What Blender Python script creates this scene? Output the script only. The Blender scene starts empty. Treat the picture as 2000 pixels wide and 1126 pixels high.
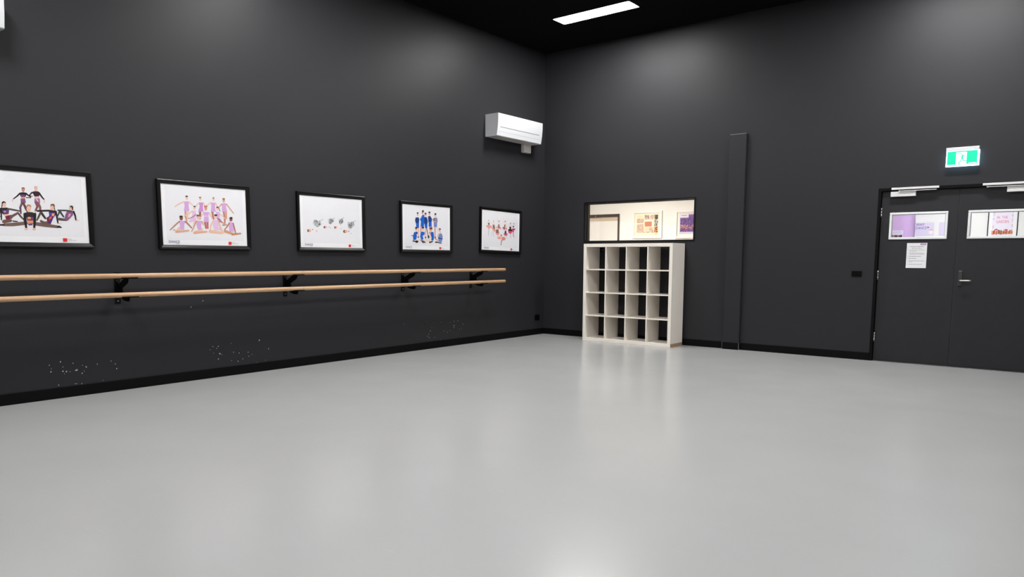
import bpy, bmesh, math, random
from mathutils import Vector, Matrix
WALLC = (42, 42, 45); DOORC = (41, 41, 44); FLOORC = (166, 167, 167); FLOORR = 0.23
PANEL_E = 122.0; FOYER_E = 98.0; FOYER2_E = 58.0
ART = {
'P1': [
(45,30,28,-1760,230,-1800,120,-1880,50,-1980,40,-2050,110,-2070,220,-2040,330,-1950,400,-1860,400,-1780,340),
(45,30,28,-2070,150,-2050,180,-2020,190,-2000,170,-1990,140,-2050,-120,-2060,-140,-2090,-150,-2100,-140,-2110,-110),
(222,175,155,-1750,100,-1780,-10,-1850,-80,-1940,-80,-2000,-20,-2020,90,-1990,200,-1910,270,-1830,280,-1770,210),
(28,22,26,-2250,-160,-1690,-100,-1560,-240,-1610,-610,-2010,-710,-2200,-420),
(98,60,112,-2070,-340,-1610,-280,-1610,-580,-1990,-630),
(200,170,200,-1800,-440,-1820,-470,-1860,-490,-1910,-500,-1950,-480,-1960,-450,-1940,-410,-1900,-390,-1850,-390,-1810,-400),
(28,22,26,-2280,-300,-2280,-240,-2240,-210,-2190,-210,-2160,-250,-2090,-620,-2100,-670,-2140,-710,-2180,-700,-2210,-660),
(28,22,26,-2210,-650,-2190,-590,-2150,-570,-2110,-590,-2090,-630,-2120,-1120,-2130,-1160,-2170,-1180,-2200,-1160,-2210,-1130),
(80,72,68,-1650,-280,-1700,-250,-1700,-190,-1670,-140,-1620,-130,-1200,-200,-1150,-230,-1150,-290,-1180,-340,-1230,-350),
(80,72,68,-1230,-350,-1270,-320,-1280,-260,-1250,-210,-1200,-200,-770,-290,-740,-310,-740,-360,-760,-400,-800,-410),
(222,175,155,-2020,-680,-1630,-620,-1590,-760,-1910,-870),
(110,30,55,-1890,-830,-1440,-680,-1360,-980,-1830,-1150),
(105,75,72,-1990,-1420,-2090,-1390,-2140,-1290,-2100,-1170,-2010,-1110,-1510,-1050,-1430,-1070,-1400,-1150,-1420,-1240,-1500,-1290),
(105,75,72,-1440,-970,-1520,-990,-1580,-930,-1580,-840,-1530,-770,-1000,-450,-940,-440,-890,-480,-890,-550,-930,-600),
(85,70,60,-990,-560,-1000,-500,-970,-440,-920,-430,-870,-460,-690,-750,-680,-810,-710,-860,-760,-880,-810,-850),
(85,70,60,-800,-860,-820,-800,-800,-740,-740,-720,-700,-740,-490,-1010,-480,-1050,-500,-1090,-530,-1110,-570,-1100),
(28,22,26,-1350,-1250,-1380,-1230,-1390,-1190,-1370,-1150,-1330,-1140,-1020,-1180,-990,-1190,-990,-1220,-1000,-1250,-1030,-1260),
(45,30,28,-300,1530,-330,1450,-390,1400,-470,1390,-530,1440,-550,1510,-520,1590,-460,1640,-380,1640,-320,1600),
(190,130,105,-320,1420,-350,1320,-410,1250,-470,1250,-520,1310,-540,1410,-510,1510,-450,1570,-390,1580,-340,1520),
(28,22,26,-760,1160,-520,1230,-320,1230,-170,1160,-300,850,-650,860),
(98,60,112,-660,1030,-300,1060,-330,810,-630,820),
(28,22,26,-730,1170,-690,1190,-650,1170,-640,1130,-660,1080,-870,840,-910,820,-950,840,-970,880,-950,930),
(28,22,26,-940,930,-900,950,-860,930,-850,880,-880,840,-1160,610,-1190,600,-1220,620,-1220,650,-1200,690),
(222,175,155,-1270,630,-1250,660,-1230,660,-1210,650,-1210,630,-1270,390,-1280,370,-1300,370,-1310,380,-1310,400),
(28,22,26,-300,1100,-310,1140,-300,1190,-260,1220,-220,1210,110,920,120,880,110,850,80,830,50,830),
(28,22,26,-250,770,-270,780,-280,810,-270,830,-240,850,110,840,130,830,140,810,130,790,110,780),
(225,150,100,-630,830,-340,850,-330,700,-630,690),
(120,80,120,-680,690,-330,730,-300,400,-450,220,-680,340),
(105,75,72,-660,380,-610,440,-530,440,-480,390,-490,300,-680,-70,-730,-120,-780,-120,-820,-80,-810,-20),
(90,60,75,-820,-60,-800,10,-740,40,-690,30,-660,-30,-670,-520,-680,-570,-720,-600,-770,-590,-780,-540),
(95,55,70,-560,270,-560,340,-510,390,-440,400,-400,350,-230,-130,-230,-200,-280,-260,-340,-260,-390,-220),
(95,55,70,-380,-220,-380,-150,-340,-90,-270,-80,-230,-130,-160,-360,-160,-410,-190,-460,-240,-460,-280,-430),
(200,150,130,660,1710,630,1640,560,1590,480,1580,420,1620,400,1690,420,1760,490,1800,570,1810,640,1770),
(222,175,155,650,1590,620,1480,560,1410,480,1410,430,1470,410,1570,440,1680,500,1750,580,1760,630,1700),
(48,22,38,190,1300,420,1390,700,1390,810,1290,740,990,380,930,300,1120),
(48,22,38,170,1300,210,1320,250,1310,270,1260,250,1210,0,950,-30,930,-60,940,-80,980,-60,1010),
(28,22,26,-20,940,-40,960,-50,990,-30,1010,0,1020,230,970,250,960,250,940,240,920,220,910),
(28,22,26,700,1220,690,1270,720,1320,770,1330,810,1300,970,1010,970,960,940,910,900,900,860,930),
(28,22,26,860,920,850,970,880,1020,920,1040,960,1020,1130,770,1140,730,1120,690,1090,680,1060,690),
(222,175,155,1070,690,1090,720,1110,730,1140,720,1140,690,1120,460,1110,440,1090,430,1070,440,1060,460),
(225,180,165,380,920,740,980,750,800,380,760),
(150,105,150,360,760,770,810,780,460,700,330,340,430),
(215,180,205,450,750,550,750,680,530,570,530),
(125,80,85,360,400,370,490,440,550,520,550,570,490,630,140,620,70,570,20,510,20,470,70),
(120,70,80,470,140,520,190,590,190,630,140,620,70,430,-320,390,-350,340,-360,310,-320,310,-260),
(130,85,85,550,330,550,410,600,470,670,470,720,420,840,90,840,10,780,-50,710,-60,660,-10),
(130,85,85,660,30,690,100,750,140,820,120,850,50,820,-300,800,-360,750,-390,700,-370,680,-320),
(222,175,155,340,-300,360,-270,390,-260,410,-280,420,-310,380,-450,370,-470,340,-480,320,-460,320,-440),
(112,88,78,-380,-1190,-290,-1210,-250,-1310,-280,-1420,-380,-1480,-1350,-1620,-1450,-1590,-1490,-1490,-1450,-1380,-1360,-1330),
(112,88,78,-1350,-1330,-1260,-1360,-1230,-1460,-1270,-1570,-1360,-1620,-2020,-1640,-2080,-1620,-2110,-1540,-2080,-1460,-2010,-1420),
(28,22,26,-2040,-1460,-2000,-1480,-1980,-1530,-2000,-1590,-2050,-1610,-2410,-1620,-2440,-1600,-2450,-1560,-2440,-1520,-2400,-1500),
(108,84,76,330,-1510,240,-1460,220,-1350,280,-1240,380,-1210,1140,-1310,1230,-1360,1250,-1470,1190,-1580,1080,-1610),
(108,84,76,1090,-1610,1000,-1550,980,-1440,1040,-1340,1140,-1310,2020,-1440,2080,-1480,2100,-1570,2050,-1640,1970,-1670),
(28,22,26,1990,-1460,2180,-1450,2360,-1600,2310,-1650,1980,-1640),
(50,42,40,710,-450,700,-370,740,-300,820,-270,880,-310,1160,-820,1170,-880,1140,-930,1080,-950,1030,-920),
(85,72,60,710,-310,760,-260,820,-260,860,-310,850,-380,630,-850,580,-900,520,-900,480,-850,490,-780),
(85,72,60,490,-780,540,-730,600,-740,640,-780,630,-850,490,-1080,460,-1110,410,-1110,380,-1070,390,-1020),
(105,75,72,1410,-1100,1500,-1130,1540,-1230,1500,-1340,1400,-1390,950,-1420,860,-1390,820,-1290,860,-1190,950,-1140),
(105,75,72,1030,-1160,1080,-1260,1050,-1360,960,-1420,860,-1400,690,-1200,650,-1130,680,-1050,740,-1010,810,-1030),
(110,85,62,1910,250,1870,150,1780,80,1660,70,1570,130,1540,230,1580,330,1680,400,1800,410,1880,350),
(110,85,62,1780,160,1790,200,1820,230,1860,230,1880,190,1910,-120,1910,-160,1880,-180,1850,-170,1830,-140),
(222,175,155,1820,50,1790,-80,1710,-160,1620,-160,1550,-90,1520,30,1560,160,1640,240,1730,250,1800,170),
(70,40,105,1390,-280,1900,-250,1910,-560,1700,-840,1490,-1340,1230,-1250,1180,-870,1410,-620),
(225,150,100,1640,-420,1850,-410,1760,-680,1590,-610),
(205,90,80,1330,-780,1620,-650,1570,-850,1390,-1010),
(60,70,170,1460,-390,1640,-380,1590,-540,1450,-560),
(110,30,55,1180,-790,1410,-700,1380,-1170,1230,-1230),
(28,22,26,520,-340,480,-320,460,-270,480,-220,530,-190,1400,-120,1450,-140,1470,-190,1450,-250,1400,-270),
(28,22,26,1390,-270,1350,-250,1340,-190,1360,-140,1410,-120,1940,-180,1970,-200,1980,-240,1960,-280,1920,-300),
(28,22,26,1880,-270,1890,-210,1940,-170,1990,-180,2020,-230,2080,-730,2060,-790,2020,-830,1960,-820,1940,-770),
(28,22,26,1940,-770,1950,-710,2000,-670,2050,-680,2080,-730,2110,-1210,2100,-1250,2060,-1280,2020,-1270,2000,-1230),
(222,175,155,2100,-1290,2080,-1280,2070,-1250,2080,-1230,2110,-1220,2340,-1240,2360,-1250,2360,-1270,2350,-1290,2330,-1290),
(88,74,78,2110,-1000,2030,-960,2020,-870,2060,-790,2150,-760,2770,-840,2830,-870,2840,-940,2800,-1000,2740,-1030),
(52,62,66,2180,-250,2170,-180,2210,-120,2280,-100,2330,-140,2590,-630,2600,-680,2570,-730,2520,-740,2480,-710),
(60,70,75,2190,-160,2230,-120,2290,-110,2330,-160,2320,-220,2100,-690,2070,-730,2020,-730,1990,-700,2000,-650),
(72,52,42,3380,170,3340,70,3260,0,3160,-10,3080,50,3050,160,3090,270,3180,340,3280,340,3350,280),
(72,52,42,3270,100,3280,130,3310,150,3350,140,3360,100,3340,-60,3320,-80,3300,-90,3280,-90,3270,-60),
(222,175,155,3250,50,3220,-50,3150,-110,3070,-120,3010,-60,3000,40,3030,130,3090,200,3170,200,3230,150),
(130,82,122,2840,-160,3370,-170,3300,-500,2860,-1000,2580,-860,2670,-520),
(205,160,180,2970,-390,3150,-380,3030,-630,2880,-710),
(45,50,52,2110,-190,2070,-170,2060,-130,2080,-90,2120,-70,2810,-50,2850,-60,2860,-110,2840,-150,2800,-170),
(45,50,52,2790,-170,2760,-150,2750,-100,2770,-60,2820,-50,3250,-110,3280,-130,3280,-170,3270,-200,3230,-210),
(28,22,26,3300,-210,3310,-150,3350,-110,3400,-100,3440,-140,3550,-500,3540,-550,3500,-600,3450,-600,3410,-560),
(28,22,26,3410,-540,3420,-480,3470,-450,3520,-460,3550,-510,3570,-880,3550,-920,3520,-950,3480,-940,3460,-900),
(222,175,155,3550,-980,3520,-970,3520,-950,3530,-920,3550,-910,3760,-910,3780,-920,3780,-940,3780,-950,3760,-960),
(150,120,92,80,80,30,-30,-70,-100,-180,-100,-280,-50,-310,60,-260,160,-160,230,-50,240,50,180),
(228,180,160,50,-120,10,-280,-80,-380,-190,-390,-270,-300,-290,-140,-250,20,-150,120,-50,130,30,30),
(222,175,155,-230,-330,-210,-250,-130,-200,-60,-220,-30,-290,-50,-450,-60,-520,-120,-550,-170,-540,-200,-480),
(42,36,34,-540,-510,-220,-400,120,-390,430,-520,370,-1090,190,-870,-350,-890,-570,-1130),
(98,60,112,-330,-820,170,-800,170,-1100,-300,-1120),
(225,150,100,10,-890,-20,-950,-100,-990,-180,-990,-250,-960,-270,-900,-240,-840,-170,-800,-80,-800,-20,-830),
(215,140,100,-300,-1120,150,-1100,160,-1330,-10,-1450,-280,-1390),
(98,60,112,-280,-1390,150,-1310,50,-1490,-190,-1520),
(28,22,26,-530,-580,-500,-500,-430,-460,-360,-490,-330,-570,-350,-1120,-380,-1200,-450,-1240,-520,-1210,-550,-1130),
(28,22,26,-550,-1150,-530,-1060,-460,-1010,-390,-1030,-350,-1100,-330,-1680,-340,-1740,-390,-1780,-450,-1770,-480,-1710),
(28,22,26,210,-540,250,-460,330,-420,400,-460,420,-540,370,-1100,330,-1180,260,-1210,190,-1180,160,-1100),
(28,22,26,160,-1090,200,-1010,280,-980,350,-1020,370,-1100,280,-1680,250,-1740,190,-1760,140,-1730,120,-1670),
(222,175,155,-270,-1810,-300,-1860,-380,-1900,-470,-1900,-530,-1870,-560,-1820,-530,-1770,-460,-1740,-370,-1740,-300,-1760),
(222,175,155,320,-1810,290,-1870,220,-1900,140,-1910,80,-1870,60,-1820,90,-1760,150,-1720,230,-1720,300,-1750),
(55,45,45,-2330,-900,-2340,-890,-2350,-880,-2340,-860,-2330,-850,-2200,-830,-2190,-830,-2180,-840,-2180,-860,-2200,-870),
(72,52,42,-3050,10,-3080,-90,-3160,-150,-3240,-160,-3310,-100,-3330,0,-3300,100,-3220,160,-3140,170,-3070,110),
(222,175,155,-3040,-100,-3060,-190,-3130,-260,-3200,-260,-3250,-200,-3260,-110,-3240,-10,-3180,50,-3110,50,-3050,0),
(98,60,112,-3310,-330,-2890,-270,-2820,-670,-3080,-1120,-3380,-990,-3390,-630),
(28,22,26,-3330,-350,-3300,-300,-3250,-300,-3220,-330,-3220,-390,-3370,-800,-3410,-840,-3450,-840,-3480,-810,-3480,-750),
(28,22,26,-3490,-760,-3460,-720,-3410,-710,-3380,-730,-3370,-790,-3470,-1150,-3490,-1190,-3530,-1200,-3550,-1170,-3560,-1140),
(60,62,66,-2970,-530,-3000,-490,-3000,-430,-2950,-380,-2900,-380,-2530,-590,-2500,-630,-2510,-690,-2550,-740,-2610,-730),
(60,62,66,-2630,-700,-2640,-640,-2600,-590,-2550,-580,-2510,-620,-2330,-1060,-2320,-1110,-2350,-1150,-2390,-1150,-2420,-1130),
(105,75,72,-3100,-1200,-3160,-1150,-3160,-1070,-3120,-1000,-3050,-980,-2580,-1100,-2540,-1130,-2530,-1190,-2570,-1250,-2620,-1260)],
'P2': [
(202,152,128,-2235,355,-2205,425,-2135,465,-2065,435,-2035,375,-2045,-165,-2075,-225,-2145,-265,-2215,-235,-2245,-175),
(202,152,128,-2245,-195,-2225,-125,-2165,-75,-2095,-85,-2045,-135,-1965,-615,-1975,-665,-2025,-705,-2075,-695,-2105,-655),
(224,184,168,-1985,375,-1955,445,-1885,465,-1825,445,-1805,385,-1885,-335,-1905,-385,-1955,-405,-2005,-385,-2025,-335),
(203,160,210,-2245,1325,-1985,1395,-1705,1365,-1795,965,-1725,435,-2305,375,-2195,945),
(224,184,168,-2245,1375,-2195,1385,-2155,1345,-2155,1295,-2195,1255,-2715,1025,-2775,1025,-2805,1055,-2805,1105,-2765,1145),
(224,184,168,-2775,1135,-2725,1155,-2685,1125,-2675,1075,-2705,1035,-3165,735,-3205,725,-3235,745,-3245,785,-3215,815),
(224,184,168,-1775,1275,-1795,1315,-1775,1365,-1735,1385,-1685,1375,-1265,1005,-1255,975,-1265,945,-1295,925,-1335,935),
(224,184,168,-1815,1715,-1845,1585,-1915,1515,-1995,1505,-2055,1575,-2075,1695,-2045,1815,-1975,1895,-1895,1905,-1835,1835),
(62,52,52,-1795,1865,-1835,1815,-1905,1785,-1995,1775,-2075,1805,-2095,1845,-2065,1895,-1995,1935,-1895,1935,-1825,1915),
(150,82,85,-725,435,-685,515,-605,555,-525,525,-495,455,-555,-275,-585,-335,-645,-365,-705,-345,-725,-285),
(195,140,200,-705,1335,-215,1375,-285,915,-245,445,-825,375,-635,945),
(224,184,168,-755,1335,-715,1355,-675,1345,-645,1305,-665,1265,-1035,865,-1065,855,-1095,855,-1115,885,-1105,915),
(224,184,168,-265,1295,-265,1345,-225,1375,-175,1385,-145,1355,-25,1065,-25,1025,-55,1005,-85,995,-115,1015),
(224,184,168,-405,1715,-435,1605,-495,1525,-575,1525,-625,1585,-645,1695,-615,1815,-555,1885,-475,1885,-425,1825),
(150,120,112,-415,1845,-435,1795,-505,1765,-585,1755,-655,1785,-675,1835,-645,1885,-575,1915,-495,1925,-435,1895),
(175,115,110,585,485,615,575,695,615,785,605,825,535,885,-245,865,-315,805,-345,735,-335,705,-285),
(203,160,210,575,1415,1105,1425,1025,985,1095,505,545,485,625,1015),
(224,184,168,565,1445,615,1455,655,1435,665,1395,635,1355,145,1045,105,1035,75,1055,75,1085,95,1115),
(224,184,168,1045,1325,1035,1365,1065,1405,1115,1415,1155,1395,1415,1015,1425,975,1405,945,1365,935,1335,955),
(224,184,168,1015,1775,985,1665,925,1595,855,1595,795,1655,775,1765,805,1875,865,1945,945,1945,995,1885),
(160,125,112,1005,1895,975,1835,925,1805,855,1795,805,1825,785,1885,805,1935,865,1975,925,1975,985,1945),
(190,125,110,1855,555,1875,635,1945,675,2035,665,2075,595,2155,-55,2135,-125,2055,-175,1975,-155,1935,-95),
(190,125,110,1935,-85,1965,-5,2045,35,2125,5,2155,-65,2135,-575,2105,-635,2055,-665,1995,-645,1965,-595),
(202,152,128,2115,575,2145,645,2215,685,2285,665,2325,595,2315,-145,2295,-205,2235,-225,2185,-215,2165,-165),
(203,160,210,1785,1355,2055,1465,2315,1405,2265,1015,2365,585,1775,555),
(202,152,128,1745,1375,1795,1395,1845,1385,1865,1335,1845,1295,1455,925,1415,905,1375,915,1365,945,1375,985),
(202,152,128,2275,1305,2265,1345,2285,1385,2335,1405,2385,1375,2745,935,2755,885,2735,845,2685,835,2635,855),
(202,152,128,2635,855,2625,895,2655,935,2705,955,2745,935,3115,465,3125,435,3105,395,3065,385,3035,405),
(202,152,128,2165,1705,2135,1585,2055,1505,1965,1505,1905,1575,1875,1685,1915,1805,1985,1875,2075,1885,2145,1815),
(140,100,88,2175,1865,2145,1815,2065,1775,1965,1765,1895,1795,1865,1845,1895,1905,1975,1945,2075,1955,2145,1925),
(90,70,65,1775,-875,1735,-855,1725,-825,1745,-795,1775,-785,2055,-795,2085,-805,2085,-825,2075,-855,2055,-855),
(202,152,128,1505,-545,1465,-495,1475,-425,1535,-375,1615,-385,2355,-775,2385,-815,2375,-865,2325,-895,2265,-895),
(172,112,155,1175,-15,1525,-185,1785,-545,1305,-535),
(205,165,212,1075,535,1525,465,1505,-45,1225,-65),
(224,184,168,1505,225,1475,265,1495,315,1545,335,1585,325,2145,-105,2155,-135,2145,-165,2115,-185,2075,-175),
(224,184,168,1405,805,1375,695,1305,625,1215,625,1155,685,1135,785,1165,895,1235,955,1315,965,1385,905),
(82,60,56,1405,975,1385,925,1315,895,1225,895,1165,915,1135,955,1165,1005,1235,1035,1315,1035,1385,1015),
(92,70,60,1385,905,1385,925,1405,955,1435,955,1465,935,1595,575,1595,555,1575,535,1555,535,1535,555),
(224,184,168,-1325,-565,-1275,-505,-1205,-485,-1145,-525,-1135,-595,-1285,-1085,-1325,-1135,-1375,-1145,-1415,-1115,-1425,-1065),
(216,182,216,-1415,495,-1025,465,-1095,55,-1075,-485,-1515,-645,-1895,-705,-1495,-135),
(224,184,168,-1455,495,-1405,515,-1365,485,-1355,445,-1385,395,-1825,95,-1875,85,-1915,115,-1925,155,-1895,195),
(224,184,168,-1885,205,-1835,205,-1795,175,-1795,135,-1835,95,-2345,-155,-2375,-155,-2405,-135,-2405,-95,-2385,-75),
(170,120,125,-1095,165,-1055,175,-1025,165,-1015,125,-1035,95,-1365,-175,-1405,-185,-1445,-165,-1455,-135,-1435,-95),
(170,120,125,-1415,-85,-1375,-85,-1355,-115,-1355,-155,-1385,-175,-1865,-375,-1895,-375,-1915,-365,-1915,-335,-1895,-315),
(224,184,168,-1065,755,-1095,655,-1165,585,-1235,575,-1295,645,-1315,745,-1285,855,-1225,925,-1145,925,-1085,865),
(80,60,56,-1035,915,-1065,875,-1135,845,-1215,835,-1275,865,-1305,905,-1275,945,-1205,975,-1125,985,-1055,955),
(185,105,98,-265,-605,-245,-525,-165,-475,-75,-485,-25,-555,45,-1195,25,-1255,-35,-1295,-95,-1285,-135,-1235),
(185,105,98,25,-575,55,-505,135,-465,215,-485,245,-555,225,-1205,205,-1265,145,-1285,85,-1275,55,-1215),
(203,160,210,-285,415,325,445,265,-55,285,-575,-275,-595,-195,-85),
(222,190,222,-185,55,255,75,245,-15,-195,-35),
(224,184,168,-335,355,-295,385,-235,385,-205,345,-215,295,-595,-285,-625,-305,-665,-305,-685,-275,-685,-235),
(215,150,130,175,785,135,655,55,565,-45,565,-115,635,-145,765,-105,895,-25,975,75,985,145,905),
(190,118,98,215,985,175,925,65,875,-55,865,-165,905,-195,965,-155,1035,-55,1075,75,1085,175,1055),
(224,184,168,295,325,285,375,325,415,375,415,415,395,765,-265,765,-305,745,-335,705,-335,675,-315),
(224,184,168,-2885,-1165,-2785,-1115,-2675,-1155,-2635,-1255,-2685,-1355,-3125,-1725,-3205,-1755,-3275,-1735,-3305,-1655,-3275,-1575),
(205,160,135,-3145,-1775,-3235,-1755,-3275,-1685,-3245,-1595,-3155,-1555,-1915,-1415,-1855,-1435,-1825,-1495,-1845,-1555,-1905,-1585),
(190,175,165,-3245,-1475,-3265,-1525,-3335,-1555,-3415,-1555,-3475,-1535,-3495,-1485,-3475,-1435,-3405,-1405,-3325,-1405,-3265,-1435),
(203,160,210,-2825,-555,-2225,-575,-2325,-975,-2365,-1435,-2725,-1435,-2775,-995),
(180,130,110,-2865,-595,-2805,-575,-2755,-595,-2745,-645,-2775,-695,-3215,-1065,-3265,-1085,-3315,-1065,-3325,-1015,-3305,-965),
(180,130,110,-3305,-965,-3255,-945,-3205,-965,-3185,-1015,-3205,-1065,-3735,-1535,-3775,-1545,-3815,-1535,-3825,-1495,-3805,-1455),
(170,115,98,-2275,-675,-2295,-625,-2275,-575,-2225,-545,-2175,-565,-1855,-815,-1835,-865,-1855,-915,-1905,-945,-1955,-935),
(170,115,98,-1965,-925,-1985,-875,-1955,-825,-1905,-805,-1845,-825,-1525,-1195,-1515,-1235,-1535,-1265,-1575,-1285,-1615,-1265),
(128,82,66,-2425,-305,-2465,-435,-2555,-515,-2665,-515,-2755,-445,-2775,-325,-2735,-195,-2645,-115,-2535,-105,-2455,-185),
(55,42,42,-2435,-145,-2475,-215,-2565,-255,-2685,-255,-2775,-225,-2805,-165,-2765,-95,-2675,-55,-2555,-55,-2465,-85),
(224,184,168,-595,-1235,-475,-1235,-395,-1315,-405,-1425,-495,-1505,-1245,-1765,-1335,-1765,-1385,-1705,-1385,-1625,-1315,-1565),
(215,165,140,-1305,-1825,-1395,-1795,-1435,-1715,-1405,-1625,-1315,-1575,5,-1465,75,-1485,105,-1545,75,-1615,5,-1645),
(203,160,210,-1075,-485,-445,-505,-565,-915,-535,-1325,-795,-1435,-975,-1255,-1055,-845),
(202,152,128,-1105,-495,-1055,-465,-1005,-465,-965,-495,-975,-555,-1235,-1055,-1275,-1095,-1335,-1095,-1365,-1055,-1365,-1005),
(202,152,128,-1365,-1005,-1325,-965,-1265,-965,-1235,-1005,-1235,-1055,-1535,-1605,-1575,-1625,-1615,-1625,-1635,-1605,-1635,-1565),
(202,152,128,-525,-575,-525,-525,-495,-495,-445,-495,-415,-525,-285,-845,-285,-875,-315,-905,-345,-905,-375,-885),
(224,184,168,-645,-155,-685,-285,-785,-365,-895,-375,-985,-295,-1015,-175,-965,-45,-875,45,-765,45,-675,-25),
(112,82,72,-685,35,-725,-25,-815,-65,-925,-75,-1015,-45,-1045,15,-1015,75,-915,115,-805,125,-715,95),
(222,180,155,335,-1635,235,-1585,205,-1465,275,-1365,395,-1335,1635,-1515,1715,-1555,1735,-1645,1685,-1715,1585,-1745),
(224,184,168,1385,-1225,1375,-1155,1425,-1085,1505,-1065,1575,-1105,1885,-1575,1895,-1635,1865,-1685,1795,-1695,1745,-1665),
(216,182,216,765,-355,1265,-325,1305,-845,1345,-1335,865,-1425,735,-955),
(224,184,168,705,-425,745,-385,795,-395,825,-435,825,-485,515,-955,465,-985,415,-985,385,-945,395,-895),
(224,184,168,385,-925,415,-875,465,-855,505,-875,525,-925,455,-1305,435,-1335,395,-1355,365,-1335,345,-1295),
(224,184,168,1215,-415,1225,-355,1265,-315,1325,-315,1365,-355,1565,-905,1555,-955,1515,-995,1455,-995,1415,-955),
(224,184,168,1425,-965,1425,-915,1465,-875,1515,-865,1565,-895,1775,-1385,1775,-1425,1745,-1465,1705,-1465,1675,-1435),
(224,184,168,1195,-45,1165,-165,1075,-245,965,-255,885,-175,855,-55,895,75,985,155,1095,155,1175,85),
(62,42,46,1255,165,1215,95,1115,55,995,55,905,85,875,145,915,205,1005,245,1125,255,1215,215),
(205,150,115,1965,-1575,1885,-1505,1885,-1395,1965,-1305,2085,-1295,2915,-1595,2975,-1645,2975,-1725,2915,-1795,2825,-1795),
(190,130,95,2845,-1865,2765,-1845,2715,-1775,2745,-1695,2825,-1645,3785,-1555,3845,-1575,3875,-1625,3855,-1685,3795,-1715),
(203,160,210,2455,-485,2985,-515,2985,-975,3035,-1455,2545,-1455,2505,-895),
(180,120,100,2465,-585,2515,-555,2565,-555,2595,-595,2585,-645,2315,-1035,2265,-1065,2215,-1055,2185,-1015,2195,-965),
(180,120,100,2195,-955,2245,-935,2305,-945,2325,-995,2305,-1035,2015,-1325,1975,-1345,1935,-1335,1915,-1305,1935,-1265),
(170,110,92,2905,-615,2905,-565,2955,-535,3015,-535,3045,-575,3175,-1095,3165,-1145,3115,-1175,3065,-1165,3025,-1135),
(170,110,92,3025,-1135,3035,-1085,3085,-1045,3135,-1055,3175,-1095,3295,-1625,3295,-1655,3255,-1685,3215,-1685,3195,-1655),
(150,88,72,2925,-215,2885,-335,2795,-405,2685,-405,2605,-345,2575,-225,2615,-105,2705,-35,2815,-25,2895,-95),
(52,32,32,2945,-55,2905,-125,2815,-175,2695,-175,2595,-145,2565,-75,2605,-5,2705,45,2815,55,2915,15)],
'P3': [
(178,182,182,-2655,232,-2245,242,-2165,42,-1785,182,-1555,-198,-1725,-378,-2105,-578,-2475,-508,-2755,-178),
(82,86,88,-1865,92,-1865,102,-1845,112,-1835,112,-1825,102,-1815,32,-1815,22,-1825,12,-1845,12,-1845,22),
(82,86,88,-1845,22,-1845,32,-1835,42,-1815,42,-1815,32,-1805,-38,-1815,-48,-1825,-58,-1835,-48,-1835,-48),
(112,116,118,-2275,182,-2265,192,-2255,202,-2245,202,-2235,192,-2225,132,-2225,122,-2235,112,-2255,112,-2255,122),
(112,116,118,-2255,122,-2255,132,-2245,142,-2225,142,-2225,132,-2225,72,-2225,62,-2235,52,-2245,62,-2245,62),
(58,62,66,-1955,12,-1955,22,-1945,32,-1925,32,-1915,22,-1905,-68,-1905,-78,-1915,-78,-1935,-78,-1935,-68),
(58,62,66,-1935,-68,-1935,-58,-1925,-48,-1905,-58,-1905,-68,-1895,-148,-1905,-158,-1915,-168,-1925,-158,-1925,-158),
(205,208,208,-1695,-158,-1695,-148,-1695,-138,-1675,-128,-1665,-138,-1585,-218,-1575,-228,-1585,-238,-1595,-248,-1615,-238),
(205,208,208,-1615,-228,-1605,-218,-1585,-218,-1575,-228,-1585,-238,-1645,-328,-1645,-328,-1655,-328,-1665,-328,-1665,-318),
(82,86,88,-1925,-118,-1935,-108,-1925,-98,-1915,-88,-1895,-98,-1825,-168,-1825,-178,-1825,-188,-1845,-198,-1855,-188),
(82,86,88,-1855,-178,-1845,-168,-1835,-168,-1825,-178,-1825,-188,-1875,-268,-1885,-268,-1895,-268,-1905,-268,-1905,-258),
(112,116,118,-2225,42,-2225,52,-2215,62,-2195,62,-2195,52,-2175,-18,-2185,-28,-2195,-38,-2205,-28,-2215,-18),
(112,116,118,-2215,-18,-2215,-8,-2195,-8,-2185,-8,-2175,-18,-2175,-78,-2175,-88,-2185,-98,-2195,-98,-2205,-88),
(58,62,66,-2185,52,-2195,62,-2185,72,-2175,82,-2155,72,-2075,-18,-2065,-28,-2075,-38,-2085,-38,-2105,-38),
(58,62,66,-2105,-18,-2095,-8,-2075,-8,-2065,-18,-2065,-28,-2135,-128,-2145,-128,-2155,-128,-2155,-128,-2155,-118),
(205,208,208,-2315,222,-2315,232,-2305,242,-2285,232,-2285,222,-2265,142,-2265,132,-2275,122,-2295,122,-2295,132),
(205,208,208,-2295,132,-2295,142,-2285,152,-2265,152,-2265,142,-2255,52,-2265,42,-2275,32,-2285,42,-2285,42),
(82,86,88,-2265,-268,-2265,-258,-2255,-248,-2245,-258,-2235,-268,-2215,-328,-2225,-338,-2235,-348,-2245,-348,-2255,-338),
(82,86,88,-2255,-338,-2255,-328,-2235,-318,-2225,-318,-2215,-328,-2215,-398,-2225,-408,-2225,-418,-2235,-408,-2245,-408),
(112,116,118,-1725,-188,-1725,-178,-1725,-168,-1705,-168,-1695,-168,-1645,-218,-1645,-228,-1645,-238,-1665,-248,-1675,-238),
(112,116,118,-1675,-218,-1665,-218,-1655,-218,-1645,-228,-1645,-238,-1685,-288,-1685,-288,-1705,-288,-1705,-288,-1705,-278),
(58,62,66,-1835,-178,-1825,-168,-1815,-158,-1805,-158,-1795,-168,-1775,-248,-1785,-258,-1795,-268,-1805,-268,-1815,-258),
(58,62,66,-1815,-258,-1815,-248,-1795,-238,-1785,-238,-1775,-248,-1775,-328,-1775,-338,-1785,-348,-1795,-348,-1805,-338),
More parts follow.
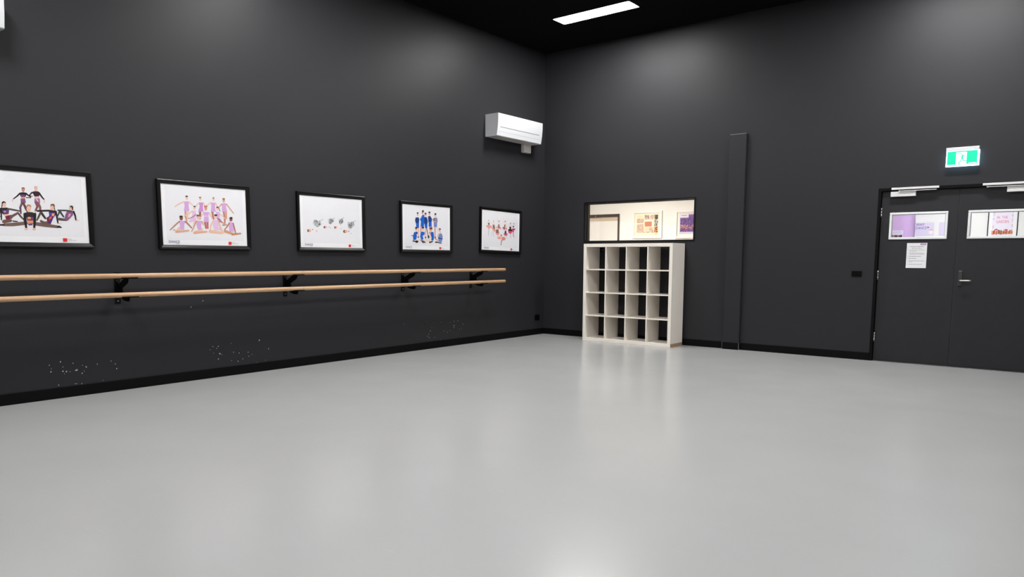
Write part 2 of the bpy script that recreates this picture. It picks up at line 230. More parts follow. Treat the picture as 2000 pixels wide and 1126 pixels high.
(205,208,208,-1865,202,-1865,212,-1865,222,-1845,222,-1835,222,-1765,142,-1755,132,-1765,122,-1775,122,-1795,122),
(205,208,208,-1795,142,-1785,152,-1765,152,-1755,142,-1755,132,-1815,52,-1825,42,-1835,42,-1835,52,-1835,62),
(82,86,88,-1875,-118,-1865,-108,-1855,-108,-1845,-108,-1835,-118,-1815,-188,-1825,-198,-1835,-208,-1845,-208,-1855,-198),
(82,86,88,-1855,-198,-1855,-188,-1835,-178,-1825,-178,-1815,-188,-1815,-268,-1815,-278,-1825,-278,-1835,-278,-1845,-268),
(112,116,118,-2115,-138,-2115,-128,-2095,-128,-2085,-128,-2075,-138,-2065,-198,-2065,-208,-2075,-208,-2095,-208,-2105,-198),
(112,116,118,-2105,-198,-2095,-188,-2085,-178,-2075,-188,-2065,-198,-2065,-258,-2065,-258,-2075,-268,-2085,-268,-2095,-258),
(58,62,66,-2245,52,-2245,72,-2225,72,-2215,72,-2205,62,-2195,-8,-2195,-18,-2205,-28,-2225,-18,-2225,-8),
(58,62,66,-2225,-8,-2225,2,-2215,2,-2195,2,-2195,-8,-2195,-78,-2195,-88,-2205,-88,-2215,-88,-2215,-78),
(205,208,208,-2075,-398,-2075,-388,-2065,-378,-2055,-378,-2045,-378,-1955,-468,-1955,-478,-1955,-488,-1975,-498,-1985,-488),
(205,208,208,-1985,-478,-1975,-468,-1965,-468,-1955,-478,-1955,-488,-2015,-578,-2025,-588,-2035,-588,-2045,-578,-2045,-568),
(82,86,88,-2395,102,-2405,112,-2395,122,-2385,132,-2365,122,-2315,72,-2315,62,-2325,52,-2335,52,-2345,52),
(82,86,88,-2345,72,-2335,72,-2325,72,-2315,72,-2315,52,-2355,2,-2365,-8,-2375,-8,-2375,2,-2375,12),
(112,116,118,-2245,62,-2245,72,-2225,82,-2215,82,-2205,72,-2195,2,-2195,-8,-2205,-18,-2225,-18,-2235,-8),
(112,116,118,-2235,-8,-2225,12,-2215,12,-2195,12,-2195,2,-2195,-68,-2195,-78,-2205,-78,-2215,-78,-2215,-68),
(58,62,66,-1705,-208,-1695,-188,-1685,-188,-1675,-188,-1665,-198,-1645,-258,-1655,-268,-1665,-278,-1675,-278,-1685,-268),
(58,62,66,-1685,-268,-1685,-248,-1665,-248,-1655,-248,-1645,-258,-1645,-328,-1655,-328,-1665,-338,-1675,-338,-1675,-328),
(205,208,208,-2065,-148,-2075,-138,-2065,-128,-2045,-128,-2035,-128,-1955,-218,-1955,-228,-1965,-238,-1975,-238,-1985,-238),
(205,208,208,-1985,-218,-1975,-208,-1965,-208,-1955,-218,-1955,-228,-2015,-318,-2025,-318,-2035,-318,-2035,-318,-2035,-308),
(82,86,88,-1905,-178,-1895,-168,-1885,-168,-1875,-168,-1865,-178,-1855,-228,-1855,-238,-1865,-248,-1885,-248,-1885,-238),
(82,86,88,-1885,-238,-1885,-228,-1875,-218,-1855,-218,-1855,-228,-1855,-288,-1855,-298,-1865,-308,-1875,-298,-1875,-298),
(112,116,118,-2235,12,-2225,22,-2215,32,-2205,32,-2195,22,-2185,-38,-2185,-48,-2195,-58,-2215,-48,-2225,-38),
(112,116,118,-2225,-38,-2215,-28,-2205,-28,-2195,-28,-2185,-38,-2185,-88,-2185,-98,-2195,-108,-2205,-98,-2215,-98),
(58,62,66,-2405,192,-2405,202,-2395,212,-2385,212,-2375,202,-2355,142,-2365,122,-2375,122,-2385,122,-2395,132),
(58,62,66,-2395,132,-2395,142,-2375,152,-2365,142,-2355,132,-2355,72,-2365,62,-2375,62,-2385,62,-2385,72),
(205,208,208,-2245,62,-2245,72,-2225,82,-2215,82,-2205,72,-2185,-18,-2195,-38,-2205,-38,-2215,-38,-2225,-28),
(205,208,208,-2225,-28,-2225,-18,-2205,-8,-2195,-18,-2185,-28,-2185,-118,-2185,-128,-2195,-128,-2205,-128,-2215,-118),
(82,86,88,-2445,-258,-2445,-238,-2435,-238,-2415,-238,-2415,-248,-2395,-318,-2395,-328,-2415,-338,-2425,-338,-2435,-328),
(82,86,88,-2435,-318,-2425,-308,-2415,-308,-2405,-308,-2395,-318,-2395,-388,-2395,-398,-2405,-398,-2415,-398,-2425,-388),
(112,116,118,-2305,-378,-2295,-368,-2285,-368,-2275,-368,-2265,-378,-2245,-438,-2255,-458,-2265,-458,-2275,-458,-2285,-448),
(112,116,118,-2285,-448,-2285,-438,-2265,-428,-2255,-438,-2245,-448,-2245,-508,-2255,-518,-2265,-528,-2275,-518,-2275,-518),
(58,62,66,-2295,-138,-2295,-128,-2285,-128,-2265,-128,-2255,-138,-2245,-198,-2255,-208,-2265,-208,-2275,-208,-2285,-198),
(58,62,66,-2285,-198,-2275,-188,-2265,-178,-2255,-188,-2245,-198,-2245,-258,-2245,-268,-2255,-268,-2265,-268,-2275,-258),
(205,208,208,-1995,-8,-1995,2,-1985,12,-1975,22,-1965,12,-1905,-48,-1895,-58,-1905,-68,-1925,-68,-1935,-68),
(205,208,208,-1935,-48,-1925,-38,-1905,-38,-1905,-48,-1905,-58,-1945,-128,-1955,-128,-1965,-128,-1975,-128,-1975,-118),
(82,86,88,-2235,62,-2235,72,-2225,82,-2205,72,-2205,72,-2185,-18,-2185,-38,-2195,-38,-2205,-38,-2215,-28),
(82,86,88,-2215,-28,-2215,-18,-2205,-8,-2185,-18,-2185,-28,-2175,-118,-2185,-118,-2195,-128,-2205,-128,-2205,-118),
(112,116,118,-2485,-198,-2485,-188,-2475,-178,-2455,-178,-2455,-188,-2435,-278,-2435,-288,-2445,-298,-2465,-298,-2465,-288),
(112,116,118,-2465,-288,-2465,-268,-2455,-268,-2435,-268,-2435,-278,-2425,-368,-2435,-378,-2445,-388,-2455,-378,-2455,-378),
(58,62,66,-2025,-248,-2025,-238,-2015,-228,-2005,-218,-1995,-228,-1905,-318,-1905,-328,-1915,-338,-1925,-338,-1935,-338),
(58,62,66,-1935,-318,-1925,-308,-1915,-308,-1905,-318,-1905,-328,-1965,-418,-1975,-428,-1985,-428,-1995,-418,-1995,-408),
(205,208,208,-2325,-378,-2335,-368,-2325,-348,-2315,-348,-2295,-358,-2225,-428,-2215,-438,-2225,-448,-2245,-458,-2255,-448),
(205,208,208,-2255,-438,-2245,-428,-2225,-428,-2225,-438,-2225,-448,-2275,-528,-2285,-538,-2295,-538,-2305,-528,-2305,-518),
(82,86,88,-2125,-498,-2125,-488,-2125,-478,-2105,-478,-2095,-478,-2045,-528,-2045,-538,-2045,-548,-2065,-558,-2075,-548),
(82,86,88,-2075,-528,-2065,-528,-2055,-528,-2045,-528,-2045,-548,-2085,-598,-2085,-598,-2105,-598,-2105,-598,-2105,-588),
(112,116,118,-1855,182,-1865,192,-1855,202,-1845,202,-1825,202,-1775,152,-1775,142,-1785,132,-1795,122,-1805,132),
(112,116,118,-1805,142,-1795,152,-1785,152,-1775,142,-1775,132,-1815,82,-1825,72,-1835,72,-1845,82,-1835,92),
(58,62,66,-2325,222,-2325,232,-2315,242,-2305,242,-2295,242,-2225,172,-2225,162,-2235,152,-2245,152,-2255,152),
(58,62,66,-2255,172,-2245,182,-2235,182,-2225,172,-2225,162,-2275,92,-2285,82,-2295,82,-2305,92,-2305,102),
(205,208,208,-2335,-248,-2325,-238,-2315,-228,-2305,-228,-2295,-238,-2285,-288,-2285,-298,-2295,-308,-2315,-308,-2325,-298),
(205,208,208,-2325,-298,-2315,-288,-2305,-278,-2295,-278,-2285,-288,-2285,-338,-2285,-348,-2295,-348,-2305,-348,-2315,-338),
(82,86,88,-2325,102,-2335,112,-2325,122,-2315,122,-2295,122,-2235,52,-2235,42,-2245,32,-2255,32,-2265,32),
(82,86,88,-2265,52,-2255,62,-2245,62,-2235,52,-2235,42,-2285,-28,-2295,-38,-2305,-38,-2305,-28,-2305,-18),
(112,116,118,-1755,2,-1765,22,-1755,32,-1735,32,-1725,22,-1675,-28,-1665,-38,-1675,-48,-1685,-58,-1705,-48),
(112,116,118,-1705,-28,-1695,-28,-1675,-28,-1665,-28,-1675,-48,-1715,-98,-1725,-108,-1735,-108,-1735,-98,-1735,-88),
(58,62,66,-2555,112,-2545,122,-2535,122,-2525,122,-2515,112,-2505,42,-2505,32,-2515,22,-2525,32,-2535,32),
(58,62,66,-2535,42,-2535,52,-2515,52,-2505,52,-2495,42,-2495,-28,-2505,-38,-2515,-38,-2525,-38,-2525,-38),
(205,208,208,-2275,192,-2275,212,-2275,222,-2255,222,-2245,212,-2175,152,-2175,142,-2185,132,-2195,122,-2205,132),
(205,208,208,-2215,142,-2195,152,-2185,152,-2175,142,-2175,132,-2225,62,-2235,52,-2245,52,-2255,62,-2255,72),
(82,86,88,-2235,2,-2225,22,-2215,22,-2205,22,-2195,12,-2175,-78,-2175,-88,-2185,-88,-2205,-88,-2215,-78),
(82,86,88,-2215,-78,-2205,-68,-2195,-68,-2185,-68,-2175,-78,-2175,-168,-2175,-178,-2185,-178,-2195,-178,-2195,-168),
(112,116,118,-1805,-278,-1805,-268,-1795,-258,-1785,-258,-1775,-258,-1725,-308,-1715,-318,-1725,-328,-1735,-338,-1755,-328),
(112,116,118,-1755,-318,-1745,-308,-1725,-308,-1715,-318,-1725,-328,-1755,-378,-1765,-388,-1775,-378,-1785,-378,-1785,-368),
(58,62,66,-2235,-488,-2235,-478,-2225,-468,-2215,-468,-2205,-468,-2145,-538,-2135,-548,-2145,-558,-2155,-558,-2175,-558),
(58,62,66,-2175,-538,-2165,-528,-2145,-528,-2135,-538,-2135,-548,-2185,-618,-2195,-618,-2205,-618,-2215,-618,-2215,-608),
(205,208,208,-2215,-208,-2215,-198,-2215,-178,-2195,-178,-2185,-188,-2115,-258,-2105,-268,-2115,-278,-2135,-288,-2145,-278),
(205,208,208,-2145,-258,-2135,-258,-2115,-258,-2105,-258,-2115,-278,-2165,-348,-2175,-358,-2185,-358,-2195,-348,-2185,-338),
(82,86,88,-2515,152,-2525,162,-2515,172,-2505,182,-2485,172,-2415,92,-2405,82,-2415,72,-2435,72,-2445,72),
(82,86,88,-2445,92,-2435,102,-2415,102,-2415,92,-2415,82,-2465,2,-2475,-8,-2485,-8,-2495,2,-2495,12),
(112,116,118,-2255,172,-2255,182,-2245,192,-2235,192,-2225,192,-2155,112,-2145,102,-2155,92,-2165,92,-2175,92),
(112,116,118,-2185,112,-2175,122,-2155,122,-2145,112,-2145,102,-2205,22,-2215,12,-2225,12,-2225,22,-2225,32),
(58,62,66,-2205,-378,-2205,-368,-2195,-358,-2175,-358,-2175,-368,-2155,-438,-2165,-448,-2175,-448,-2185,-448,-2195,-438),
(58,62,66,-2195,-438,-2195,-428,-2175,-418,-2165,-428,-2155,-438,-2155,-498,-2165,-508,-2165,-518,-2175,-508,-2185,-508),
(205,208,208,-2095,92,-2095,102,-2085,112,-2075,112,-2065,112,-1975,22,-1975,12,-1985,2,-1995,2,-2005,2),
(205,208,208,-2005,22,-1995,32,-1985,32,-1975,22,-1975,12,-2035,-78,-2045,-88,-2055,-88,-2065,-78,-2065,-68),
(82,86,88,-2295,-28,-2295,-18,-2295,2,-2275,2,-2265,-8,-2215,-58,-2205,-68,-2215,-78,-2225,-78,-2245,-78),
(82,86,88,-2245,-58,-2235,-58,-2215,-58,-2205,-58,-2215,-78,-2255,-128,-2255,-138,-2265,-138,-2275,-128,-2275,-118),
(112,116,118,-2255,112,-2255,122,-2245,132,-2235,142,-2225,132,-2145,52,-2145,42,-2145,32,-2165,32,-2175,32),
(112,116,118,-2175,52,-2165,62,-2145,62,-2145,52,-2145,42,-2195,-38,-2205,-48,-2215,-48,-2225,-38,-2225,-38),
(58,62,66,-2495,-58,-2495,-48,-2485,-38,-2475,-38,-2465,-38,-2385,-128,-2375,-138,-2385,-148,-2395,-148,-2415,-148),
(58,62,66,-2415,-128,-2405,-118,-2385,-118,-2375,-128,-2375,-138,-2435,-228,-2445,-238,-2455,-238,-2465,-228,-2465,-218),
(205,208,208,-1695,-38,-1685,-28,-1675,-18,-1665,-28,-1655,-38,-1635,-108,-1645,-118,-1655,-128,-1665,-128,-1675,-118),
(205,208,208,-1675,-118,-1675,-108,-1655,-98,-1645,-98,-1635,-108,-1635,-188,-1635,-198,-1645,-198,-1655,-198,-1665,-188),
(82,86,88,-2015,-388,-2015,-378,-2015,-368,-1995,-358,-1985,-368,-1905,-448,-1905,-458,-1905,-468,-1925,-468,-1935,-468),
(82,86,88,-1935,-448,-1925,-438,-1905,-438,-1905,-448,-1905,-458,-1965,-548,-1965,-558,-1975,-558,-1985,-548,-1985,-538),
(112,116,118,-2595,132,-2595,142,-2585,152,-2575,152,-2565,142,-2545,72,-2555,62,-2565,52,-2575,52,-2585,62),
(112,116,118,-2585,72,-2585,82,-2565,82,-2555,82,-2545,72,-2545,2,-2545,-8,-2555,-8,-2565,-8,-2575,2),
(58,62,66,-1965,-168,-1955,-158,-1945,-148,-1935,-158,-1925,-158,-1905,-238,-1915,-248,-1925,-258,-1935,-258,-1945,-248),
(58,62,66,-1945,-248,-1945,-238,-1925,-228,-1915,-228,-1905,-238,-1905,-318,-1905,-328,-1915,-338,-1925,-328,-1935,-328),
(205,208,208,-2225,-208,-2215,-188,-2205,-188,-2195,-188,-2185,-198,-2165,-278,-2165,-298,-2185,-298,-2195,-298,-2205,-288),
(205,208,208,-2205,-288,-2195,-278,-2185,-268,-2175,-278,-2165,-288,-2165,-368,-2165,-378,-2175,-378,-2185,-378,-2195,-368),
(82,86,88,-1965,-198,-1965,-188,-1965,-178,-1945,-168,-1935,-178,-1865,-248,-1865,-258,-1865,-268,-1885,-268,-1895,-268),
(82,86,88,-1895,-248,-1885,-238,-1875,-238,-1865,-248,-1865,-268,-1915,-338,-1925,-348,-1935,-348,-1945,-338,-1945,-328),
(112,116,118,-2285,222,-2295,232,-2285,242,-2265,242,-2255,242,-2175,152,-2165,142,-2175,132,-2185,132,-2205,132),
(112,116,118,-2205,152,-2195,162,-2175,162,-2165,152,-2175,142,-2235,52,-2245,42,-2255,42,-2255,52,-2255,62),
(58,62,66,-2055,-238,-2045,-228,-2035,-228,-2025,-228,-2015,-238,-2005,-278,-2005,-298,-2015,-298,-2035,-298,-2045,-288),
(58,62,66,-2045,-288,-2035,-278,-2025,-268,-2015,-278,-2005,-288,-2005,-338,-2005,-338,-2015,-348,-2025,-348,-2035,-338),
(205,208,208,-2665,242,-2665,252,-2645,262,-2635,262,-2625,252,-2615,172,-2615,152,-2625,152,-2635,152,-2645,162),
(205,208,208,-2645,162,-2645,172,-2625,182,-2615,172,-2605,162,-2605,82,-2615,72,-2615,72,-2625,72,-2635,82),
(82,86,88,-2165,132,-2165,152,-2145,152,-2135,152,-2125,142,-2115,62,-2115,52,-2125,52,-2145,52,-2145,62),
(82,86,88,-2145,62,-2145,72,-2135,72,-2115,72,-2115,62,-2105,-18,-2115,-28,-2125,-28,-2135,-28,-2135,-18),
(112,116,118,-2275,172,-2275,182,-2265,192,-2245,192,-2245,182,-2225,92,-2225,82,-2235,72,-2255,72,-2255,82),
(112,116,118,-2255,92,-2255,102,-2245,102,-2225,102,-2225,92,-2215,2,-2225,-8,-2235,-8,-2245,-8,-2245,2),
(58,62,66,-1865,-218,-1865,-208,-1855,-198,-1835,-198,-1835,-208,-1815,-298,-1815,-308,-1825,-318,-1845,-318,-1845,-308),
(58,62,66,-1855,-308,-1845,-298,-1835,-288,-1815,-288,-1815,-298,-1805,-388,-1815,-398,-1825,-408,-1835,-398,-1835,-398),
(205,208,208,-2475,-158,-2475,-148,-2465,-138,-2455,-128,-2445,-138,-2385,-188,-2385,-208,-2385,-218,-2405,-218,-2415,-208),
(205,208,208,-2415,-198,-2405,-188,-2395,-188,-2385,-198,-2385,-208,-2425,-268,-2435,-268,-2445,-268,-2455,-268,-2455,-258),
(178,182,182,-585,382,-45,482,265,182,65,2,-275,-158,-575,12),
(82,86,88,-525,32,-525,42,-525,52,-505,52,-495,52,-405,-38,-405,-48,-405,-58,-425,-58,-435,-58),
(82,86,88,-435,-38,-425,-28,-415,-28,-405,-38,-405,-58,-465,-148,-475,-148,-485,-148,-495,-148,-495,-138),
(112,116,118,-425,-8,-425,2,-415,12,-405,12,-395,12,-335,-48,-325,-58,-335,-68,-345,-78,-365,-68),
(112,116,118,-365,-58,-355,-48,-335,-48,-325,-58,-335,-68,-375,-128,-385,-138,-395,-138,-405,-128,-405,-118),
(58,62,66,-285,92,-295,102,-285,112,-265,112,-255,112,-185,42,-185,32,-185,12,-205,12,-215,22),
(58,62,66,-215,32,-205,42,-195,42,-185,32,-185,22,-235,-48,-245,-58,-255,-58,-265,-48,-265,-48),
(205,208,208,-295,-28,-295,-8,-285,-8,-265,-8,-255,-18,-245,-68,-245,-88,-265,-88,-275,-88,-285,-78),
(205,208,208,-285,-78,-285,-68,-265,-58,-255,-68,-245,-78,-245,-128,-245,-138,-255,-138,-265,-138,-275,-138),
(82,86,88,-335,-68,-345,-58,-335,-38,-325,-38,-305,-48,-215,-138,-215,-148,-225,-158,-235,-158,-245,-158),
(82,86,88,-255,-138,-235,-128,-225,-128,-215,-138,-215,-148,-285,-238,-285,-248,-305,-248,-305,-238,-305,-238),
(112,116,118,-245,412,-245,432,-245,442,-225,442,-215,432,-135,362,-135,352,-145,342,-155,332,-165,342),
(112,116,118,-175,352,-155,362,-145,362,-135,352,-135,342,-195,262,-205,262,-215,262,-215,262,-215,272),
(58,62,66,-355,132,-365,142,-355,152,-335,162,-325,152,-265,92,-265,82,-275,72,-285,72,-295,72),
(58,62,66,-305,92,-285,102,-275,102,-265,92,-265,82,-315,22,-315,12,-325,12,-335,22,-335,32),
(205,208,208,-95,242,-95,252,-85,262,-75,262,-65,262,25,182,25,162,15,152,5,152,-5,152),
(205,208,208,-15,172,5,182,15,182,25,172,25,162,-35,72,-45,72,-55,72,-65,72,-65,82),
(82,86,88,-285,302,-285,312,-265,322,-255,322,-245,312,-235,262,-235,242,-245,242,-265,242,-275,252),
(82,86,88,-275,252,-265,262,-255,272,-245,262,-235,252,-235,202,-235,192,-245,192,-255,192,-265,202),
(112,116,118,-55,232,-55,242,-45,252,-35,262,-15,252,65,172,75,152,65,142,55,142,35,142),
(112,116,118,35,162,45,172,65,172,75,162,75,152,5,62,-5,52,-15,52,-15,62,-15,72),
(58,62,66,-535,92,-535,102,-535,112,-515,122,-505,112,-425,32,-415,22,-425,12,-445,12,-455,12),
(58,62,66,-455,32,-445,42,-425,42,-425,32,-425,12,-485,-68,-485,-78,-495,-68,-505,-68,-505,-58),
(205,208,208,85,272,85,282,95,292,115,292,125,282,135,202,135,192,125,182,105,192,95,202),
(205,208,208,95,202,105,212,115,212,135,212,135,202,145,132,135,122,125,112,115,122,115,122),
(82,86,88,-395,282,-395,292,-375,302,-365,302,-355,292,-345,222,-345,212,-355,202,-375,202,-385,212),
(82,86,88,-385,212,-375,222,-365,232,-345,232,-345,222,-345,152,-345,142,-355,142,-365,142,-365,152),
(112,116,118,-145,182,-145,192,-145,202,-125,202,-115,202,-55,142,-55,132,-65,122,-75,122,-95,122),
(112,116,118,-95,142,-85,152,-65,152,-55,142,-55,132,-95,72,-105,62,-115,62,-125,72,-125,82),
(58,62,66,-415,32,-425,52,-415,62,-405,62,-385,52,-305,-28,-295,-38,-305,-48,-325,-58,-335,-48),
(58,62,66,-335,-38,-325,-28,-305,-28,-295,-38,-305,-48,-365,-138,-375,-138,-385,-138,-385,-138,-385,-128),
(205,208,208,-85,322,-75,332,-65,342,-45,342,-45,332,-35,282,-35,272,-45,262,-65,262,-65,272),
(205,208,208,-65,272,-65,292,-55,292,-35,292,-35,282,-35,232,-35,222,-45,222,-55,222,-55,232),
(82,86,88,-145,152,-145,162,-135,162,-115,162,-105,152,-95,102,-95,92,-115,82,-125,82,-135,92),
(82,86,88,-135,92,-135,102,-115,112,-105,112,-95,102,-95,42,-95,32,-105,32,-115,32,-125,42),
(112,116,118,-225,282,-225,292,-215,302,-195,302,-185,292,-165,202,-175,182,-185,182,-195,182,-205,192),
(112,116,118,-205,192,-205,202,-185,212,-175,202,-165,192,-165,102,-165,92,-175,92,-185,92,-195,102),
(58,62,66,-335,-18,-335,-8,-325,2,-315,12,-305,2,-215,-88,-205,-98,-215,-108,-225,-108,-245,-108),
(58,62,66,-245,-88,-235,-78,-215,-78,-205,-88,-205,-98,-275,-198,-285,-198,-295,-198,-305,-198,-295,-188),
(205,208,208,-5,112,5,122,15,132,25,132,35,122,55,42,45,32,35,22,25,22,15,32),
(205,208,208,15,42,15,52,35,52,45,52,55,42,55,-38,55,-48,45,-48,35,-48,25,-38),
(82,86,88,-205,-28,-205,-18,-205,-8,-185,-8,-175,-8,-115,-68,-105,-78,-115,-88,-135,-98,-145,-88),
(82,86,88,-145,-68,-135,-68,-115,-68,-105,-78,-115,-88,-155,-148,-165,-158,-175,-158,-185,-148,-185,-138),
(112,116,118,-505,32,-515,42,-505,52,-485,62,-475,52,-415,2,-415,-8,-425,-18,-435,-28,-455,-18),
(112,116,118,-455,-8,-445,2,-425,2,-415,-8,-415,-18,-465,-78,-465,-78,-475,-78,-485,-78,-485,-68),
(58,62,66,-245,102,-235,112,-225,112,-215,112,-205,102,-185,22,-185,2,-195,2,-215,2,-225,12),
(58,62,66,-225,12,-215,22,-205,32,-185,22,-185,12,-175,-68,-185,-78,-195,-88,-205,-88,-205,-78),
(205,208,208,-35,122,-45,132,-35,142,-25,142,-5,142,75,62,75,52,65,42,55,32,45,42),
(205,208,208,35,52,55,62,65,62,75,52,75,42,15,-38,5,-48,-5,-48,-15,-38,-15,-28),
(82,86,88,-485,22,-475,32,-465,42,-455,32,-445,22,-425,-68,-425,-78,-435,-88,-455,-78,-465,-68),
(82,86,88,-465,-68,-455,-58,-445,-58,-425,-58,-425,-68,-415,-158,-425,-168,-435,-168,-445,-168,-445,-168),
(112,116,118,-525,142,-515,162,-505,162,-495,162,-485,152,-465,62,-465,52,-475,52,-495,52,-505,62),
(112,116,118,-505,62,-495,72,-485,82,-465,72,-465,62,-455,-18,-465,-28,-475,-38,-485,-38,-485,-28),
(58,62,66,-335,302,-335,312,-325,312,-305,312,-305,302,-285,222,-285,212,-295,202,-315,202,-315,212),
(58,62,66,-325,212,-315,222,-305,232,-285,232,-285,222,-275,132,-285,122,-295,122,-305,122,-305,132),
(205,208,208,-525,212,-515,232,-505,232,-495,232,-485,222,-465,132,-465,122,-475,112,-495,122,-505,122),
(205,208,208,-505,132,-495,142,-485,142,-465,142,-465,132,-455,42,-465,32,-475,32,-485,32,-485,42),
(82,86,88,-215,462,-205,472,-195,472,-185,472,-175,462,-155,392,-155,372,-175,372,-185,372,-195,382),
(82,86,88,-195,382,-195,392,-175,402,-165,392,-155,382,-155,312,-155,302,-165,292,-175,302,-185,302),
(112,116,118,-335,262,-325,272,-315,282,-305,282,-295,272,-275,192,-275,182,-285,172,-305,172,-315,182),
(112,116,118,-315,182,-305,202,-295,202,-285,202,-275,192,-275,112,-275,102,-285,92,-295,102,-295,102),
(58,62,66,85,192,85,202,95,212,105,212,115,212,185,152,185,132,175,122,165,122,155,132),
(58,62,66,145,142,165,152,175,152,185,142,185,132,135,62,125,62,115,62,115,62,115,72),
(205,208,208,-215,42,-225,62,-215,72,-195,72,-185,72,-135,12,-125,2,-135,-8,-155,-8,-165,-8),
(205,208,208,-165,12,-155,22,-135,12,-125,12,-135,-8,-175,-58,-185,-68,-195,-68,-195,-58,-195,-48),
(82,86,88,-235,472,-235,482,-225,502,-215,502,-205,492,-145,432,-135,422,-145,412,-155,412,-175,412),
(82,86,88,-175,432,-165,442,-145,442,-135,432,-145,422,-185,362,-195,352,-205,352,-215,362,-215,362),
(112,116,118,-25,272,-15,282,-5,292,5,292,15,282,35,222,25,212,15,202,5,212,-5,222),
(112,116,118,-5,222,-5,232,5,232,25,232,35,222,35,162,25,162,15,152,5,152,5,162),
(58,62,66,-285,-68,-295,-58,-285,-48,-275,-48,-255,-48,-195,-108,-195,-118,-205,-138,-215,-138,-225,-128),
(58,62,66,-235,-118,-225,-108,-205,-108,-195,-118,-195,-128,-245,-188,-255,-198,-265,-198,-265,-188,-265,-178),
(205,208,208,-495,352,-485,362,-475,372,-465,372,-455,362,-435,272,-435,262,-455,252,-465,262,-475,262),
(205,208,208,-475,272,-465,282,-455,282,-445,282,-435,272,-435,192,-435,182,-445,172,-455,182,-465,182),
(82,86,88,-135,202,-135,212,-125,222,-115,222,-105,222,-35,152,-35,142,-35,132,-55,132,-65,132),
(82,86,88,-65,152,-55,162,-45,162,-35,152,-35,142,-85,72,-95,62,-105,62,-105,72,-105,82),
(112,116,118,-395,292,-395,312,-375,312,-365,312,-355,302,-335,222,-345,212,-355,202,-365,202,-375,212),
(112,116,118,-375,212,-375,222,-355,232,-345,232,-335,222,-335,132,-335,122,-345,122,-355,122,-365,132),
(58,62,66,5,342,5,352,15,362,25,372,35,362,125,272,135,262,125,252,115,252,95,252),
(58,62,66,95,272,105,282,125,282,135,272,135,262,65,162,55,162,45,162,35,162,35,172),
(205,208,208,-545,172,-555,192,-545,202,-535,202,-515,192,-435,112,-435,102,-435,92,-455,92,-465,92),
(205,208,208,-465,112,-455,122,-445,122,-435,112,-435,102,-495,12,-505,2,-515,12,-515,12,-515,22),
(82,86,88,-385,472,-385,482,-375,492,-355,492,-345,482,-335,422,-335,412,-355,402,-365,402,-375,412),
(82,86,88,-375,412,-365,432,-355,432,-345,432,-335,422,-335,362,-335,352,-345,352,-355,352,-365,362),
(112,116,118,-375,182,-375,192,-365,202,-355,202,-345,202,-245,102,-245,92,-255,82,-265,82,-285,82),
(112,116,118,-285,102,-275,112,-255,112,-245,102,-245,92,-315,-8,-325,-8,-335,-8,-345,-8,-335,2),
(58,62,66,-355,152,-355,162,-335,172,-325,172,-315,162,-295,72,-305,62,-315,52,-325,62,-335,72),
(58,62,66,-335,72,-335,82,-315,82,-305,82,-295,72,-295,-8,-295,-18,-305,-28,-315,-18,-325,-18),
(205,208,208,-585,342,-585,352,-565,362,-555,362,-545,352,-525,272,-535,252,-545,252,-555,252,-565,262),
(205,208,208,-565,262,-565,272,-545,282,-535,272,-525,262,-525,182,-525,172,-535,162,-545,172,-555,172),
(82,86,88,-5,212,-15,222,-5,232,5,242,25,232,85,172,85,162,85,152,65,142,55,152),
(82,86,88,55,172,65,172,75,172,85,172,85,152,35,92,35,82,15,82,15,92,15,102),
(112,116,118,-185,352,-175,372,-165,372,-155,372,-145,362,-125,272,-125,262,-135,252,-155,252,-165,262),
(112,116,118,-165,262,-155,272,-145,282,-125,282,-125,272,-115,172,-125,162,-135,162,-145,162,-145,172),
(58,62,66,-615,412,-625,422,-615,432,-605,442,-585,432,-515,362,-505,342,-515,332,-525,332,-545,342),
(58,62,66,-545,352,-535,362,-515,362,-505,352,-505,342,-565,262,-575,252,-585,252,-595,262,-595,272),
(205,208,208,-555,372,-555,382,-545,392,-525,392,-515,382,-505,312,-505,302,-515,292,-535,292,-545,302),
(205,208,208,-545,302,-535,312,-525,322,-505,322,-505,312,-505,242,-505,232,-515,222,-525,222,-525,232),
(82,86,88,-55,362,-55,372,-55,392,-35,392,-25,382,45,312,45,302,45,292,25,292,15,292),
(82,86,88,15,312,25,322,35,322,45,312,45,302,-5,232,-15,222,-25,222,-35,232,-25,242),
(112,116,118,-25,162,-15,182,-5,182,5,182,15,172,25,122,25,112,15,102,-5,102,-5,112),
(112,116,118,-15,122,-5,132,5,132,25,132,25,122,25,72,25,62,15,62,5,62,-5,72),
(58,62,66,-165,322,-165,342,-145,342,-135,342,-125,332,-115,272,-115,262,-125,252,-145,262,-155,272),
(58,62,66,-155,272,-145,282,-135,282,-115,282,-115,272,-115,212,-115,202,-125,202,-135,202,-145,212),
(205,208,208,-415,102,-415,112,-405,122,-385,122,-385,112,-365,42,-365,32,-385,22,-395,22,-405,32),
(205,208,208,-405,32,-395,42,-385,52,-375,52,-365,42,-365,-38,-365,-48,-375,-48,-385,-48,-395,-38),
(82,86,88,-155,392,-155,402,-145,402,-125,402,-115,392,-95,302,-105,292,-115,282,-125,282,-135,292),
(82,86,88,-135,292,-135,302,-115,312,-105,312,-95,302,-95,202,-95,192,-105,192,-115,192,-125,202),
(112,116,118,-415,322,-415,332,-405,342,-395,342,-385,342,-295,252,-295,242,-305,232,-315,232,-325,232),
(112,116,118,-325,252,-315,262,-305,262,-295,252,-295,242,-355,152,-365,142,-375,142,-385,152,-385,162),
(58,62,66,-295,152,-305,162,-295,172,-285,172,-265,172,-205,112,-205,102,-215,82,-225,82,-235,92),
(58,62,66,-235,102,-225,112,-215,112,-205,102,-205,92,-255,32,-255,22,-265,22,-275,32,-275,42),
